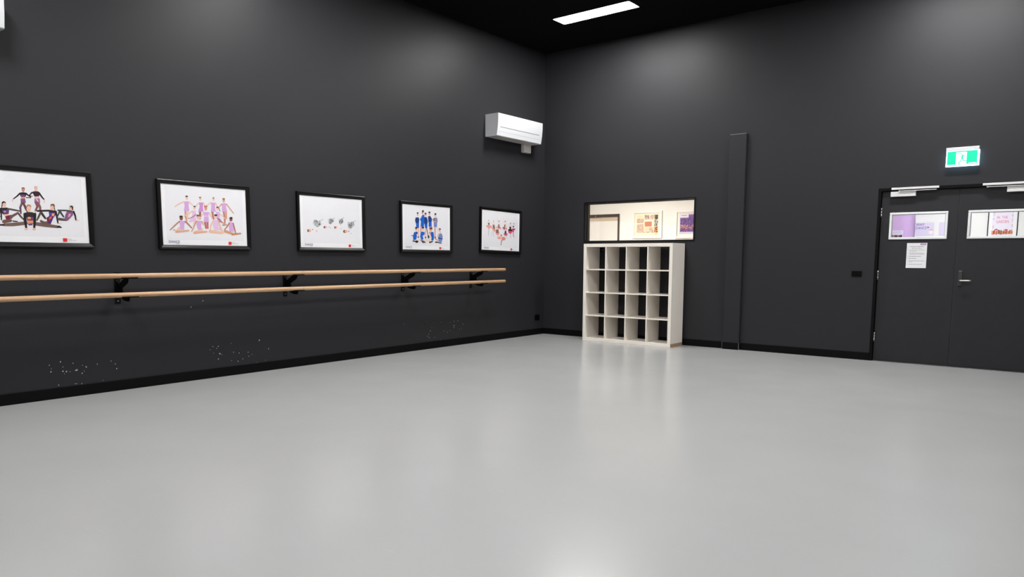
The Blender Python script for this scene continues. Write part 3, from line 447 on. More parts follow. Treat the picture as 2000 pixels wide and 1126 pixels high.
(205,208,208,-145,372,-145,382,-135,392,-125,402,-115,392,-45,322,-35,312,-45,302,-65,302,-75,302),
(205,208,208,-75,322,-65,332,-45,332,-45,322,-45,312,-95,242,-105,232,-115,232,-115,242,-115,242),
(82,86,88,-285,282,-295,292,-285,302,-275,312,-255,302,-215,252,-205,242,-215,232,-225,232,-245,232),
(82,86,88,-245,252,-235,262,-215,262,-205,252,-205,242,-245,192,-255,182,-265,182,-275,192,-275,202),
(112,116,118,-165,372,-165,382,-145,382,-135,382,-125,372,-115,302,-115,292,-125,282,-145,282,-145,292),
(112,116,118,-145,292,-145,302,-135,312,-115,312,-115,302,-105,222,-115,212,-125,212,-135,212,-135,222),
(58,62,66,-85,62,-75,72,-65,72,-55,72,-45,62,-35,12,-35,2,-45,-8,-65,2,-75,12),
(58,62,66,-75,12,-65,22,-55,22,-45,22,-35,12,-35,-38,-35,-48,-45,-48,-55,-48,-65,-38),
(205,208,208,-295,172,-295,182,-285,192,-275,192,-265,192,-185,112,-175,102,-185,92,-205,82,-215,92),
(205,208,208,-215,102,-205,112,-185,112,-175,102,-185,92,-235,12,-245,12,-255,12,-265,12,-265,22),
(82,86,88,-125,82,-125,102,-115,102,-95,102,-95,92,-75,12,-75,2,-85,2,-105,2,-115,12),
(82,86,88,-115,12,-105,22,-95,32,-75,22,-75,12,-75,-68,-75,-68,-85,-78,-95,-78,-95,-68),
(112,116,118,-105,282,-115,302,-105,312,-95,312,-75,312,5,222,5,212,-5,202,-15,202,-25,202),
(112,116,118,-25,222,-15,232,-5,232,5,222,5,212,-55,122,-65,122,-75,122,-85,122,-75,132),
(58,62,66,85,332,85,342,95,352,105,352,115,352,205,262,205,252,205,242,185,242,175,242),
(58,62,66,175,262,185,272,195,272,205,262,205,252,145,162,135,152,125,152,115,162,115,172),
(205,208,208,85,122,85,132,95,142,115,132,125,132,135,82,125,62,115,62,105,62,95,72),
(205,208,208,95,72,95,82,115,92,125,82,135,72,135,22,125,22,115,12,105,12,105,22),
(178,182,182,1035,382,1565,562,1645,92,1195,-198,985,32),
(82,86,88,1315,22,1315,32,1325,42,1345,42,1355,32,1365,-48,1365,-58,1355,-58,1335,-58,1325,-48),
(82,86,88,1325,-48,1335,-38,1345,-28,1365,-38,1365,-48,1365,-118,1365,-128,1355,-128,1345,-128,1335,-118),
(112,116,118,1365,532,1365,542,1385,552,1395,552,1405,542,1425,442,1425,432,1415,422,1395,422,1385,432),
(112,116,118,1385,442,1395,452,1405,452,1425,452,1425,442,1435,342,1425,332,1415,332,1405,332,1405,342),
(58,62,66,1045,292,1045,302,1045,312,1065,322,1075,312,1125,262,1135,252,1125,242,1105,242,1095,242),
(58,62,66,1095,262,1105,272,1125,272,1135,262,1125,252,1095,192,1085,192,1075,192,1065,202,1065,202),
(205,208,208,1245,342,1245,352,1255,352,1275,352,1275,342,1295,252,1295,242,1285,242,1265,242,1265,252),
(205,208,208,1265,252,1265,262,1275,272,1295,262,1295,252,1305,162,1305,152,1295,152,1275,152,1275,162),
(82,86,88,1015,162,1005,182,1015,192,1035,192,1045,192,1105,132,1105,112,1105,102,1085,102,1075,102),
(82,86,88,1075,122,1085,132,1095,132,1105,122,1105,112,1065,52,1055,42,1045,42,1035,52,1035,52),
(112,116,118,1495,312,1495,332,1515,332,1525,332,1535,322,1555,252,1545,242,1535,232,1525,232,1515,242),
(112,116,118,1515,242,1515,252,1535,262,1545,262,1555,252,1555,172,1555,162,1545,162,1525,162,1525,172),
(58,62,66,1425,362,1415,372,1425,382,1435,392,1455,382,1505,342,1505,322,1495,312,1485,312,1465,312),
(58,62,66,1465,332,1475,342,1495,342,1505,332,1505,322,1465,272,1455,262,1445,262,1435,272,1435,282),
(205,208,208,1105,452,1105,462,1115,462,1135,462,1135,452,1155,372,1155,352,1145,352,1125,352,1125,362),
(205,208,208,1115,362,1125,372,1135,382,1155,372,1155,362,1165,282,1155,272,1145,262,1135,272,1135,272),
(82,86,88,1435,122,1445,132,1455,142,1475,142,1475,132,1495,72,1485,62,1475,52,1465,52,1455,62),
(82,86,88,1455,62,1455,72,1475,82,1485,82,1495,72,1495,12,1485,2,1475,-8,1465,2,1465,2),
(112,116,118,1515,262,1515,282,1525,282,1545,282,1545,272,1565,222,1555,212,1545,202,1535,202,1525,212),
(112,116,118,1525,212,1525,232,1545,232,1555,232,1565,222,1565,172,1555,162,1545,152,1535,152,1535,162),
(58,62,66,1435,582,1435,592,1435,612,1455,612,1465,602,1545,532,1545,522,1535,512,1525,512,1505,512),
(58,62,66,1505,532,1515,542,1535,542,1545,532,1545,522,1485,442,1475,442,1465,442,1465,442,1465,452),
(205,208,208,1065,422,1065,432,1085,442,1095,442,1105,432,1125,352,1115,332,1105,332,1095,332,1085,342),
(205,208,208,1085,342,1085,352,1105,362,1115,352,1125,342,1125,262,1125,252,1115,252,1105,252,1095,262),
(82,86,88,1165,252,1165,262,1185,262,1195,262,1205,252,1215,202,1215,192,1195,182,1185,182,1175,192),
(82,86,88,1175,202,1185,212,1195,212,1205,212,1215,202,1215,152,1215,142,1205,132,1195,142,1185,142),
(112,116,118,945,122,935,132,945,142,965,152,975,142,1065,52,1075,42,1065,32,1045,22,1035,32),
(112,116,118,1035,42,1045,52,1065,52,1075,42,1065,32,1005,-58,995,-68,985,-68,975,-58,975,-58),
(58,62,66,1085,232,1085,252,1095,252,1115,252,1115,242,1135,162,1135,152,1125,152,1105,152,1095,162),
(58,62,66,1095,162,1105,172,1115,182,1125,172,1135,162,1135,92,1135,82,1125,72,1115,72,1105,82),
(205,208,208,1135,282,1135,302,1155,302,1165,302,1175,292,1195,202,1195,192,1175,182,1165,182,1155,192),
(205,208,208,1155,192,1165,202,1175,212,1185,212,1195,202,1205,102,1195,92,1185,92,1175,92,1175,102),
(82,86,88,1335,472,1335,482,1345,492,1355,502,1365,492,1435,422,1445,412,1435,402,1415,402,1405,402),
(82,86,88,1405,422,1415,432,1435,432,1435,422,1435,412,1385,342,1375,332,1365,332,1365,342,1365,352),
(112,116,118,985,222,985,232,995,242,1005,252,1015,242,1095,172,1095,162,1085,152,1075,152,1065,152),
(112,116,118,1055,172,1075,182,1085,182,1095,172,1095,162,1045,82,1035,72,1025,72,1015,82,1015,92),
(58,62,66,1425,222,1435,232,1445,242,1465,242,1465,232,1495,132,1485,122,1475,112,1455,112,1455,122),
(58,62,66,1455,122,1455,142,1465,142,1485,142,1495,132,1495,32,1495,22,1485,22,1475,22,1465,32),
(205,208,208,975,272,965,292,975,302,995,302,1005,292,1065,242,1065,222,1055,212,1045,212,1035,222),
(205,208,208,1035,232,1045,242,1055,242,1065,232,1065,222,1025,162,1015,152,1005,152,995,162,995,172),
(82,86,88,1315,212,1315,222,1325,232,1335,232,1345,232,1445,142,1445,132,1435,112,1425,112,1415,122),
(82,86,88,1405,132,1425,142,1435,142,1445,132,1445,122,1375,22,1365,22,1355,22,1345,22,1355,32),
(112,116,118,1465,332,1465,342,1485,352,1495,352,1505,342,1515,282,1515,272,1505,262,1485,262,1485,272),
(112,116,118,1485,272,1485,282,1495,292,1515,292,1525,282,1525,212,1515,212,1505,202,1495,202,1495,212),
(58,62,66,1345,212,1355,222,1365,232,1375,232,1385,222,1405,132,1405,122,1395,112,1375,112,1365,122),
(58,62,66,1365,122,1375,132,1385,142,1405,142,1405,132,1415,32,1405,22,1395,22,1385,22,1385,32),
(205,208,208,1525,412,1535,422,1545,422,1565,422,1565,412,1585,352,1575,342,1565,332,1555,332,1545,342),
(205,208,208,1545,342,1545,362,1565,362,1575,362,1585,352,1585,282,1585,272,1575,272,1555,272,1555,282),
(82,86,88,1255,312,1255,322,1265,332,1285,332,1285,322,1305,242,1305,222,1295,222,1275,222,1265,232),
(82,86,88,1265,232,1275,242,1285,252,1305,242,1305,232,1315,152,1305,142,1295,142,1285,142,1285,152),
(112,116,118,1415,222,1415,232,1425,242,1435,242,1445,242,1525,162,1535,152,1525,142,1515,142,1495,142),
(112,116,118,1495,162,1505,172,1525,172,1535,162,1535,142,1475,62,1465,62,1455,62,1445,62,1445,72),
(58,62,66,1535,322,1535,342,1555,342,1565,342,1575,332,1585,262,1585,252,1575,242,1555,252,1555,252),
(58,62,66,1545,262,1555,272,1565,272,1585,272,1585,262,1595,192,1585,182,1575,182,1565,182,1565,192),
(205,208,208,1235,122,1235,142,1255,142,1265,142,1275,132,1285,82,1285,72,1265,62,1255,62,1245,72),
(205,208,208,1245,82,1255,92,1265,92,1275,92,1285,82,1285,32,1285,22,1275,12,1265,22,1255,22),
(82,86,88,1025,162,1035,182,1045,182,1065,182,1065,172,1085,92,1085,82,1075,72,1055,72,1045,82),
(82,86,88,1045,82,1055,92,1065,102,1085,102,1085,92,1095,2,1085,-8,1075,-8,1065,-8,1065,2),
(112,116,118,1325,152,1325,162,1345,172,1355,172,1365,162,1385,82,1385,62,1365,62,1355,62,1345,72),
(112,116,118,1345,72,1345,82,1365,92,1375,92,1385,72,1385,-8,1385,-18,1375,-18,1365,-18,1355,-8),
(58,62,66,1385,82,1385,92,1385,102,1405,112,1415,102,1495,32,1495,22,1485,12,1475,2,1455,12),
(58,62,66,1455,22,1465,32,1485,32,1495,22,1495,12,1435,-68,1425,-68,1415,-68,1415,-68,1415,-58),
(205,208,208,1175,32,1175,42,1185,52,1195,52,1215,52,1295,-28,1295,-48,1295,-58,1275,-58,1265,-48),
(205,208,208,1265,-38,1275,-28,1285,-28,1295,-38,1295,-48,1235,-138,1225,-138,1215,-138,1205,-138,1205,-128),
(82,86,88,1395,432,1395,442,1415,452,1425,442,1435,432,1445,382,1445,362,1435,362,1415,362,1405,372),
(82,86,88,1405,372,1415,382,1425,392,1445,382,1445,372,1445,312,1445,312,1435,302,1425,302,1415,312),
(112,116,118,1195,322,1185,332,1195,342,1215,342,1225,342,1295,272,1295,262,1295,252,1275,252,1265,252),
(112,116,118,1265,272,1275,282,1285,282,1295,272,1295,252,1245,182,1235,182,1225,182,1215,182,1215,192),
(58,62,66,1095,22,1085,32,1095,42,1105,52,1125,42,1215,-48,1215,-58,1205,-68,1195,-68,1185,-68),
(58,62,66,1175,-48,1195,-38,1205,-38,1215,-48,1215,-68,1145,-158,1145,-158,1125,-158,1125,-158,1125,-148),
(205,208,208,1315,422,1325,442,1335,442,1345,442,1355,432,1375,362,1365,352,1355,352,1345,352,1335,362),
(205,208,208,1335,362,1335,372,1355,382,1365,372,1375,362,1375,302,1375,292,1365,282,1355,282,1345,292),
(82,86,88,1065,42,1065,52,1075,62,1095,62,1105,52,1125,-48,1115,-58,1105,-58,1095,-58,1085,-48),
(82,86,88,1085,-48,1085,-38,1105,-28,1115,-38,1125,-48,1125,-138,1125,-148,1115,-148,1105,-148,1095,-138),
(112,116,118,1155,52,1155,72,1165,72,1185,72,1195,62,1205,12,1205,2,1185,-8,1175,-8,1165,2),
(112,116,118,1165,2,1165,22,1185,22,1195,22,1205,12,1205,-38,1205,-48,1195,-48,1175,-48,1175,-38),
(58,62,66,1025,202,1025,212,1025,222,1045,232,1055,222,1145,142,1145,122,1145,112,1125,112,1115,112),
(58,62,66,1115,132,1125,142,1135,142,1145,132,1145,122,1085,32,1075,22,1065,22,1055,32,1055,42),
(205,208,208,1095,62,1095,72,1095,82,1115,82,1125,82,1205,2,1205,-8,1205,-18,1185,-28,1175,-18),
(205,208,208,1175,-8,1185,2,1195,2,1205,-8,1205,-18,1145,-98,1145,-108,1125,-108,1125,-98,1125,-88),
(82,86,88,1345,452,1345,462,1355,472,1365,472,1385,472,1445,402,1445,392,1445,382,1425,382,1415,382),
(82,86,88,1415,402,1425,412,1435,412,1445,402,1445,392,1395,322,1395,312,1375,312,1375,322,1375,332),
(112,116,118,1395,402,1385,412,1395,422,1415,432,1425,422,1485,362,1485,352,1485,342,1465,342,1455,342),
(112,116,118,1455,362,1465,372,1475,372,1485,362,1485,352,1445,282,1435,282,1425,282,1415,282,1415,292),
(58,62,66,965,382,955,402,965,412,985,412,995,402,1085,312,1095,302,1085,292,1065,292,1055,292),
(58,62,66,1055,312,1065,322,1085,322,1095,312,1085,302,1025,202,1015,202,1005,202,995,202,995,212),
(205,208,208,1275,32,1275,42,1295,52,1305,52,1315,42,1335,-48,1335,-68,1325,-68,1305,-68,1295,-58),
(205,208,208,1295,-58,1305,-48,1315,-38,1325,-48,1335,-58,1345,-148,1335,-158,1325,-158,1315,-158,1315,-148),
(82,86,88,1125,-8,1125,2,1135,12,1155,12,1165,2,1175,-58,1175,-68,1155,-78,1145,-78,1135,-68),
(82,86,88,1135,-68,1135,-48,1155,-48,1165,-48,1175,-58,1175,-118,1175,-128,1165,-128,1155,-128,1145,-118),
(112,116,118,1215,472,1215,482,1235,492,1245,492,1255,482,1275,402,1265,392,1255,382,1235,392,1235,402),
(112,116,118,1235,402,1235,412,1245,422,1265,412,1275,402,1275,332,1275,322,1265,312,1245,312,1245,322),
(58,62,66,1115,322,1115,332,1125,342,1135,352,1155,342,1215,282,1215,272,1215,262,1195,252,1185,262),
(58,62,66,1185,272,1195,282,1205,282,1215,272,1215,262,1165,192,1155,192,1145,192,1145,202,1145,202),
(205,208,208,1215,2,1215,12,1235,22,1245,12,1255,2,1265,-58,1265,-68,1255,-78,1235,-78,1225,-68),
(205,208,208,1225,-58,1235,-48,1245,-48,1265,-48,1265,-58,1265,-118,1265,-128,1255,-138,1245,-128,1235,-128),
(82,86,88,1145,322,1145,332,1155,342,1175,342,1175,332,1195,242,1195,232,1185,222,1165,232,1155,242),
(82,86,88,1155,242,1165,252,1175,262,1195,252,1195,242,1205,162,1195,152,1185,142,1175,152,1175,152),
(112,116,118,1435,362,1445,372,1455,382,1465,372,1475,362,1495,292,1495,282,1475,272,1465,272,1455,282),
(112,116,118,1455,282,1455,302,1475,302,1485,302,1495,292,1495,212,1495,202,1485,202,1475,202,1465,212),
(58,62,66,1485,502,1485,522,1505,522,1515,522,1525,512,1545,442,1535,432,1525,422,1505,422,1505,432),
(58,62,66,1505,432,1505,442,1515,452,1535,452,1545,442,1545,362,1535,352,1525,352,1515,352,1515,362),
(205,208,208,1465,192,1455,202,1465,212,1485,212,1495,212,1555,152,1565,132,1555,122,1545,122,1525,122),
(205,208,208,1525,142,1535,152,1555,152,1565,142,1565,132,1515,62,1505,62,1495,62,1485,62,1485,72),
(82,86,88,1125,252,1115,262,1125,272,1135,272,1155,272,1235,182,1245,172,1235,162,1215,162,1205,162),
(82,86,88,1205,182,1215,192,1225,192,1235,182,1235,172,1175,82,1165,82,1155,82,1145,82,1155,92),
(112,116,118,1275,362,1275,372,1275,392,1295,392,1305,382,1355,332,1365,322,1355,312,1335,312,1325,312),
(112,116,118,1325,332,1335,342,1355,342,1355,332,1355,322,1315,272,1315,262,1295,262,1295,272,1295,282),
(58,62,66,1355,442,1355,452,1365,462,1385,452,1395,442,1405,392,1405,372,1395,372,1375,372,1365,382),
(58,62,66,1365,382,1375,392,1385,402,1395,392,1405,382,1405,322,1405,322,1395,312,1385,312,1375,322),
(205,208,208,1235,392,1245,402,1255,412,1275,412,1275,402,1295,352,1285,332,1275,332,1255,332,1255,342),
(205,208,208,1255,342,1255,352,1265,362,1285,362,1295,342,1295,292,1285,282,1275,282,1265,282,1265,292),
(82,86,88,1515,292,1505,302,1515,312,1535,312,1545,312,1625,232,1625,222,1625,202,1605,202,1595,212),
(82,86,88,1595,222,1605,232,1615,232,1625,222,1625,212,1565,132,1555,122,1545,122,1545,132,1545,142),
(112,116,118,995,362,995,372,1005,382,1025,372,1035,362,1045,312,1045,302,1025,292,1015,292,1005,302),
(112,116,118,1005,302,1005,322,1025,322,1035,322,1045,312,1045,252,1045,252,1035,242,1025,242,1015,252),
(58,62,66,1115,402,1115,412,1115,422,1135,432,1145,422,1235,332,1235,322,1235,312,1215,312,1205,312),
(58,62,66,1205,332,1215,342,1225,342,1235,332,1235,322,1175,232,1165,222,1155,222,1145,232,1145,242),
(205,208,208,1115,22,1105,32,1115,42,1135,42,1145,42,1205,-18,1205,-28,1205,-38,1185,-48,1175,-38),
(205,208,208,1175,-18,1185,-18,1195,-18,1205,-28,1205,-38,1165,-98,1155,-98,1145,-98,1135,-98,1135,-88),
(82,86,88,1265,122,1265,142,1275,152,1285,152,1295,152,1375,72,1385,52,1375,42,1365,42,1345,52),
(82,86,88,1345,62,1355,72,1375,72,1385,62,1385,52,1325,-28,1315,-38,1305,-38,1295,-28,1295,-18),
(112,116,118,1235,-28,1235,-18,1255,-8,1265,-8,1275,-18,1285,-68,1285,-88,1275,-88,1255,-88,1245,-78),
(112,116,118,1245,-78,1255,-68,1265,-58,1285,-58,1285,-68,1285,-128,1285,-138,1275,-138,1265,-138,1255,-128),
(58,62,66,1415,282,1415,292,1425,302,1445,302,1455,292,1465,212,1465,202,1455,192,1435,202,1425,202),
(58,62,66,1425,212,1435,222,1445,222,1465,222,1465,212,1475,142,1465,132,1455,122,1445,122,1445,132),
(205,208,208,1055,322,1055,332,1065,342,1085,342,1085,332,1105,282,1095,262,1085,262,1075,262,1065,272),
(205,208,208,1065,272,1065,282,1085,292,1095,282,1105,272,1105,222,1095,212,1085,212,1075,212,1075,222),
(178,182,182,2265,152,2805,142,3175,212,3335,-198,2695,-668,2345,-438),
(82,86,88,2965,162,2975,172,2985,182,3005,182,3005,172,3025,92,3025,72,3015,72,2995,72,2985,82),
(82,86,88,2985,82,2995,92,3005,102,3025,92,3025,82,3035,2,3025,-8,3015,-8,3005,-8,3005,2),
(112,116,118,2875,42,2885,52,2895,62,2905,62,2915,52,2935,-38,2935,-48,2925,-58,2905,-48,2895,-38),
(112,116,118,2895,-38,2905,-28,2915,-18,2935,-28,2935,-38,2945,-128,2935,-128,2925,-138,2915,-138,2915,-128),
(58,62,66,2925,2,2935,22,2945,22,2965,22,2965,12,2995,-78,2985,-88,2975,-98,2955,-98,2955,-88),
(58,62,66,2955,-88,2955,-78,2965,-68,2985,-68,2995,-78,2995,-178,2995,-188,2985,-188,2975,-188,2965,-178),
(205,208,208,2515,122,2505,132,2515,142,2525,142,2545,142,2595,82,2605,72,2595,62,2585,62,2565,62),
(205,208,208,2565,82,2575,92,2595,92,2605,82,2605,62,2555,12,2545,2,2535,2,2535,12,2535,22),
(82,86,88,2485,-238,2495,-228,2505,-218,2525,-218,2525,-228,2545,-308,2545,-328,2535,-328,2515,-328,2505,-318),
(82,86,88,2505,-318,2515,-308,2525,-298,2545,-298,2545,-308,2555,-398,2545,-408,2535,-408,2525,-408,2525,-398),
(112,116,118,2685,-258,2675,-238,2685,-228,2695,-228,2715,-238,2805,-318,2805,-328,2795,-338,2785,-348,2765,-338),
(112,116,118,2765,-318,2775,-308,2795,-318,2805,-318,2805,-338,2735,-418,2735,-428,2715,-428,2715,-418,2715,-408),
(58,62,66,2515,-178,2515,-168,2525,-158,2535,-158,2555,-158,2635,-248,2645,-258,2635,-268,2615,-268,2605,-268),
(58,62,66,2605,-248,2615,-238,2635,-238,2645,-248,2635,-258,2575,-348,2565,-358,2555,-358,2545,-348,2555,-338),
(205,208,208,2565,-398,2555,-388,2565,-378,2575,-368,2595,-378,2685,-458,2685,-478,2675,-488,2665,-488,2655,-478),
(205,208,208,2645,-468,2665,-458,2675,-458,2685,-468,2685,-478,2625,-568,2615,-578,2595,-578,2595,-568,2595,-558),
(82,86,88,2445,-68,2455,-58,2465,-48,2485,-48,2485,-58,2515,-148,2505,-168,2495,-168,2475,-168,2475,-158),
(82,86,88,2475,-158,2475,-148,2485,-138,2505,-148,2515,-158,2515,-248,2515,-258,2505,-258,2495,-258,2485,-248),
(112,116,118,2835,-228,2835,-218,2845,-208,2855,-198,2875,-208,2925,-258,2935,-268,2925,-278,2905,-288,2895,-278),
(112,116,118,2895,-258,2905,-258,2915,-258,2925,-268,2925,-278,2885,-328,2875,-338,2865,-338,2855,-328,2865,-318),
(58,62,66,2265,-108,2265,-98,2275,-88,2285,-88,2295,-88,2375,-168,2385,-178,2375,-188,2355,-188,2345,-188),
(58,62,66,2345,-168,2355,-158,2375,-158,2385,-168,2375,-178,2325,-258,2315,-268,2305,-268,2295,-258,2295,-248),
(205,208,208,2565,2,2565,22,2585,22,2595,22,2605,12,2625,-58,2615,-68,2605,-68,2585,-68,2585,-58),
(205,208,208,2575,-58,2585,-48,2595,-38,2615,-48,2625,-58,2625,-128,2615,-128,2605,-138,2595,-138,2595,-128),
(82,86,88,2675,-158,2675,-138,2695,-138,2705,-138,2715,-148,2735,-218,2725,-228,2715,-228,2695,-228,2695,-218),
(82,86,88,2695,-218,2695,-208,2705,-198,2725,-208,2735,-218,2735,-288,2735,-288,2715,-298,2705,-298,2705,-288),
(112,116,118,2535,-108,2535,-88,2545,-88,2565,-88,2575,-98,2585,-158,2585,-178,2565,-178,2555,-178,2545,-168),
(112,116,118,2545,-168,2555,-158,2565,-148,2575,-148,2585,-168,2585,-228,2585,-238,2575,-238,2565,-238,2555,-228),
(58,62,66,2795,-188,2785,-178,2795,-168,2815,-158,2825,-168,2905,-248,2915,-258,2905,-268,2895,-278,2875,-268),
(58,62,66,2875,-248,2885,-248,2905,-248,2915,-258,2915,-268,2845,-348,2845,-358,2825,-358,2825,-348,2825,-338),
(205,208,208,2965,22,2965,32,2975,42,2995,42,3005,32,3015,-28,3015,-48,2995,-48,2985,-48,2975,-38),
(205,208,208,2975,-38,2975,-28,2995,-18,3005,-18,3015,-38,3015,-98,3015,-98,3005,-108,2995,-108,2985,-98),
(82,86,88,2575,-28,2575,-8,2595,-8,2605,-8,2615,-18,2635,-108,2635,-118,2615,-128,2605,-128,2595,-118),
(82,86,88,2595,-118,2605,-98,2615,-98,2625,-98,2635,-108,2645,-208,2635,-208,2625,-218,2615,-218,2615,-208),
(112,116,118,2605,-28,2595,-18,2605,-8,2625,-8,2635,-8,2705,-78,2715,-98,2705,-108,2685,-108,2675,-108),
(112,116,118,2675,-88,2685,-78,2705,-78,2715,-88,2705,-98,2655,-178,2645,-178,2635,-178,2625,-168,2625,-168),
(58,62,66,2595,12,2595,22,2595,32,2615,32,2625,32,2715,-48,2715,-68,2705,-78,2695,-78,2685,-78),
(58,62,66,2675,-58,2695,-48,2705,-48,2715,-58,2715,-68,2655,-158,2645,-158,2635,-158,2625,-158,2625,-148),
(205,208,208,2975,82,2985,92,2995,102,3015,92,3015,82,3035,22,3035,2,3015,2,3005,2,2995,12),
(205,208,208,2995,12,2995,22,3015,32,3025,22,3035,12,3035,-58,3035,-58,3025,-68,3015,-68,3005,-58),
(82,86,88,2745,-218,2735,-208,2745,-198,2765,-188,2775,-198,2845,-268,2845,-278,2845,-288,2825,-288,2815,-288),
(82,86,88,2815,-268,2825,-258,2835,-258,2845,-268,2845,-278,2795,-348,2785,-358,2775,-358,2765,-348,2765,-338),
(112,116,118,2985,222,2985,242,2995,252,3005,252,3025,242,3095,182,3095,162,3085,152,3075,152,3065,152),
(112,116,118,3055,172,3075,182,3085,182,3095,172,3095,162,3045,92,3035,82,3025,82,3015,92,3015,102),
(58,62,66,2855,-48,2865,-28,2875,-28,2895,-28,2895,-38,2915,-128,2915,-138,2905,-148,2885,-138,2875,-128),
(58,62,66,2875,-128,2885,-118,2895,-108,2915,-118,2915,-128,2925,-218,2925,-218,2905,-228,2895,-228,2895,-218),
(205,208,208,3035,12,3035,22,3045,32,3065,32,3075,22,3095,-68,3085,-78,3075,-88,3065,-88,3055,-78),
(205,208,208,3055,-78,3055,-68,3075,-58,3085,-58,3095,-68,3095,-158,3095,-168,3085,-178,3075,-168,3065,-168),
(82,86,88,2845,-428,2835,-418,2845,-398,2855,-398,2875,-408,2925,-458,2925,-468,2925,-478,2905,-478,2895,-478),
(82,86,88,2895,-458,2905,-448,2915,-448,2925,-458,2925,-468,2885,-518,2875,-528,2865,-528,2855,-518,2865,-508),
(112,116,118,2405,-448,2395,-438,2405,-428,2415,-418,2435,-428,2485,-478,2485,-488,2475,-498,2465,-498,2445,-498),
(112,116,118,2445,-478,2455,-468,2475,-468,2485,-478,2485,-488,2445,-538,2435,-548,2425,-548,2415,-538,2415,-528),
(58,62,66,3155,92,3155,102,3175,112,3185,112,3195,102,3215,2,3215,-8,3205,-18,3185,-18,3175,-8),
(58,62,66,3175,2,3185,12,3195,12,3215,12,3215,2,3225,-88,3215,-98,3205,-108,3195,-108,3195,-98),
(205,208,208,2445,112,2445,122,2455,132,2465,142,2475,132,2565,52,2575,32,2565,22,2545,22,2535,22),
(205,208,208,2535,42,2545,52,2565,52,2575,42,2565,32,2505,-58,2495,-68,2485,-68,2475,-58,2475,-48),
(82,86,88,2475,-458,2475,-448,2495,-438,2505,-438,2515,-448,2535,-538,2535,-548,2525,-558,2505,-558,2495,-548),
(82,86,88,2495,-548,2505,-528,2515,-528,2525,-528,2535,-538,2545,-628,2535,-638,2525,-638,2515,-638,2515,-628),
(112,116,118,2385,-128,2385,-118,2385,-108,2405,-108,2415,-108,2515,-198,2515,-208,2505,-218,2495,-228,2475,-218),
(112,116,118,2475,-208,2485,-198,2505,-198,2515,-208,2515,-218,2445,-308,2435,-318,2425,-318,2415,-308,2415,-298),
(58,62,66,3035,212,3035,232,3045,242,3055,242,3075,242,3135,182,3135,162,3135,152,3115,152,3105,152),
(58,62,66,3095,172,3115,182,3125,182,3135,172,3135,162,3095,102,3085,92,3065,92,3065,102,3065,112),
(205,208,208,2965,-248,2955,-238,2965,-218,2985,-218,2995,-228,3055,-278,3055,-288,3055,-298,3035,-308,3025,-298),
(205,208,208,3015,-288,3035,-278,3045,-278,3055,-288,3055,-298,3015,-358,3005,-358,2995,-358,2985,-358,2985,-348),
(82,86,88,2645,-458,2635,-448,2645,-428,2665,-428,2675,-438,2725,-488,2735,-498,2725,-508,2715,-518,2695,-508),
(82,86,88,2695,-488,2705,-478,2725,-478,2735,-488,2735,-508,2695,-558,2685,-568,2665,-568,2665,-558,2665,-548),
(112,116,118,2705,-238,2705,-228,2715,-218,2725,-208,2745,-218,2805,-288,2815,-298,2805,-308,2795,-308,2775,-308),
(112,116,118,2775,-288,2785,-278,2805,-278,2815,-288,2815,-298,2765,-368,2755,-378,2745,-378,2735,-368,2735,-358),
(58,62,66,2485,-328,2475,-318,2485,-308,2505,-308,2515,-308,2615,-398,2615,-408,2605,-428,2595,-428,2575,-418),
(58,62,66,2575,-408,2585,-398,2605,-398,2615,-408,2615,-418,2545,-518,2535,-518,2525,-518,2515,-518,2515,-508),
(205,208,208,2575,-488,2575,-468,2595,-468,2605,-468,2615,-478,2635,-568,2635,-578,2615,-588,2605,-588,2595,-578),
(205,208,208,2595,-578,2595,-558,2615,-558,2625,-558,2635,-568,2635,-668,2635,-668,2625,-678,2615,-678,2605,-668),
(82,86,88,2785,-338,2795,-328,2805,-318,2825,-318,2825,-328,2845,-408,2845,-428,2835,-428,2815,-428,2805,-418),
(82,86,88,2805,-418,2815,-408,2825,-398,2845,-408,2845,-418,2855,-498,2845,-508,2835,-518,2825,-508,2825,-508),
(112,116,118,3155,-118,3155,-108,3165,-98,3175,-88,3185,-98,3265,-168,3275,-178,3265,-188,3245,-198,3235,-188),
(112,116,118,3235,-168,3245,-168,3255,-168,3265,-178,3265,-188,3215,-258,3205,-268,3195,-268,3185,-258,3185,-248),
(58,62,66,3115,22,3115,42,3125,52,3135,52,3155,52,3215,-18,3225,-28,3215,-38,3195,-38,3185,-38),
(58,62,66,3185,-18,3195,-8,3215,-8,3225,-18,3215,-28,3175,-98,3165,-108,3145,-108,3145,-98,3145,-88),
(205,208,208,2525,-348,2535,-338,2545,-328,2565,-328,2565,-338,2595,-428,2585,-438,2575,-448,2555,-448,2555,-438),
(205,208,208,2555,-438,2555,-428,2565,-418,2585,-418,2595,-428,2595,-518,2595,-528,2585,-538,2565,-538,2565,-528),
(82,86,88,2795,72,2785,82,2795,92,2805,92,2825,92,2875,42,2875,32,2875,22,2855,12,2845,22),
(82,86,88,2845,32,2855,42,2865,42,2875,32,2875,22,2835,-28,2825,-38,2815,-38,2805,-28,2815,-18),
(112,116,118,2715,-298,2725,-288,2735,-278,2745,-278,2755,-288,2775,-358,2775,-368,2755,-378,2745,-378,2735,-368),
(112,116,118,2735,-368,2735,-358,2755,-348,2765,-348,2775,-358,2775,-428,2775,-438,2765,-448,2755,-448,2745,-438),
(58,62,66,2575,-238,2565,-228,2575,-218,2585,-208,2605,-218,2675,-288,2675,-298,2665,-308,2655,-308,2635,-308),
(58,62,66,2635,-288,2645,-278,2665,-278,2675,-288,2675,-298,2625,-368,2615,-378,2605,-378,2595,-368,2595,-358),
(205,208,208,3185,-38,3195,-28,3205,-18,3215,-18,3225,-28,3245,-98,3235,-108,3225,-108,3215,-108,3205,-98),
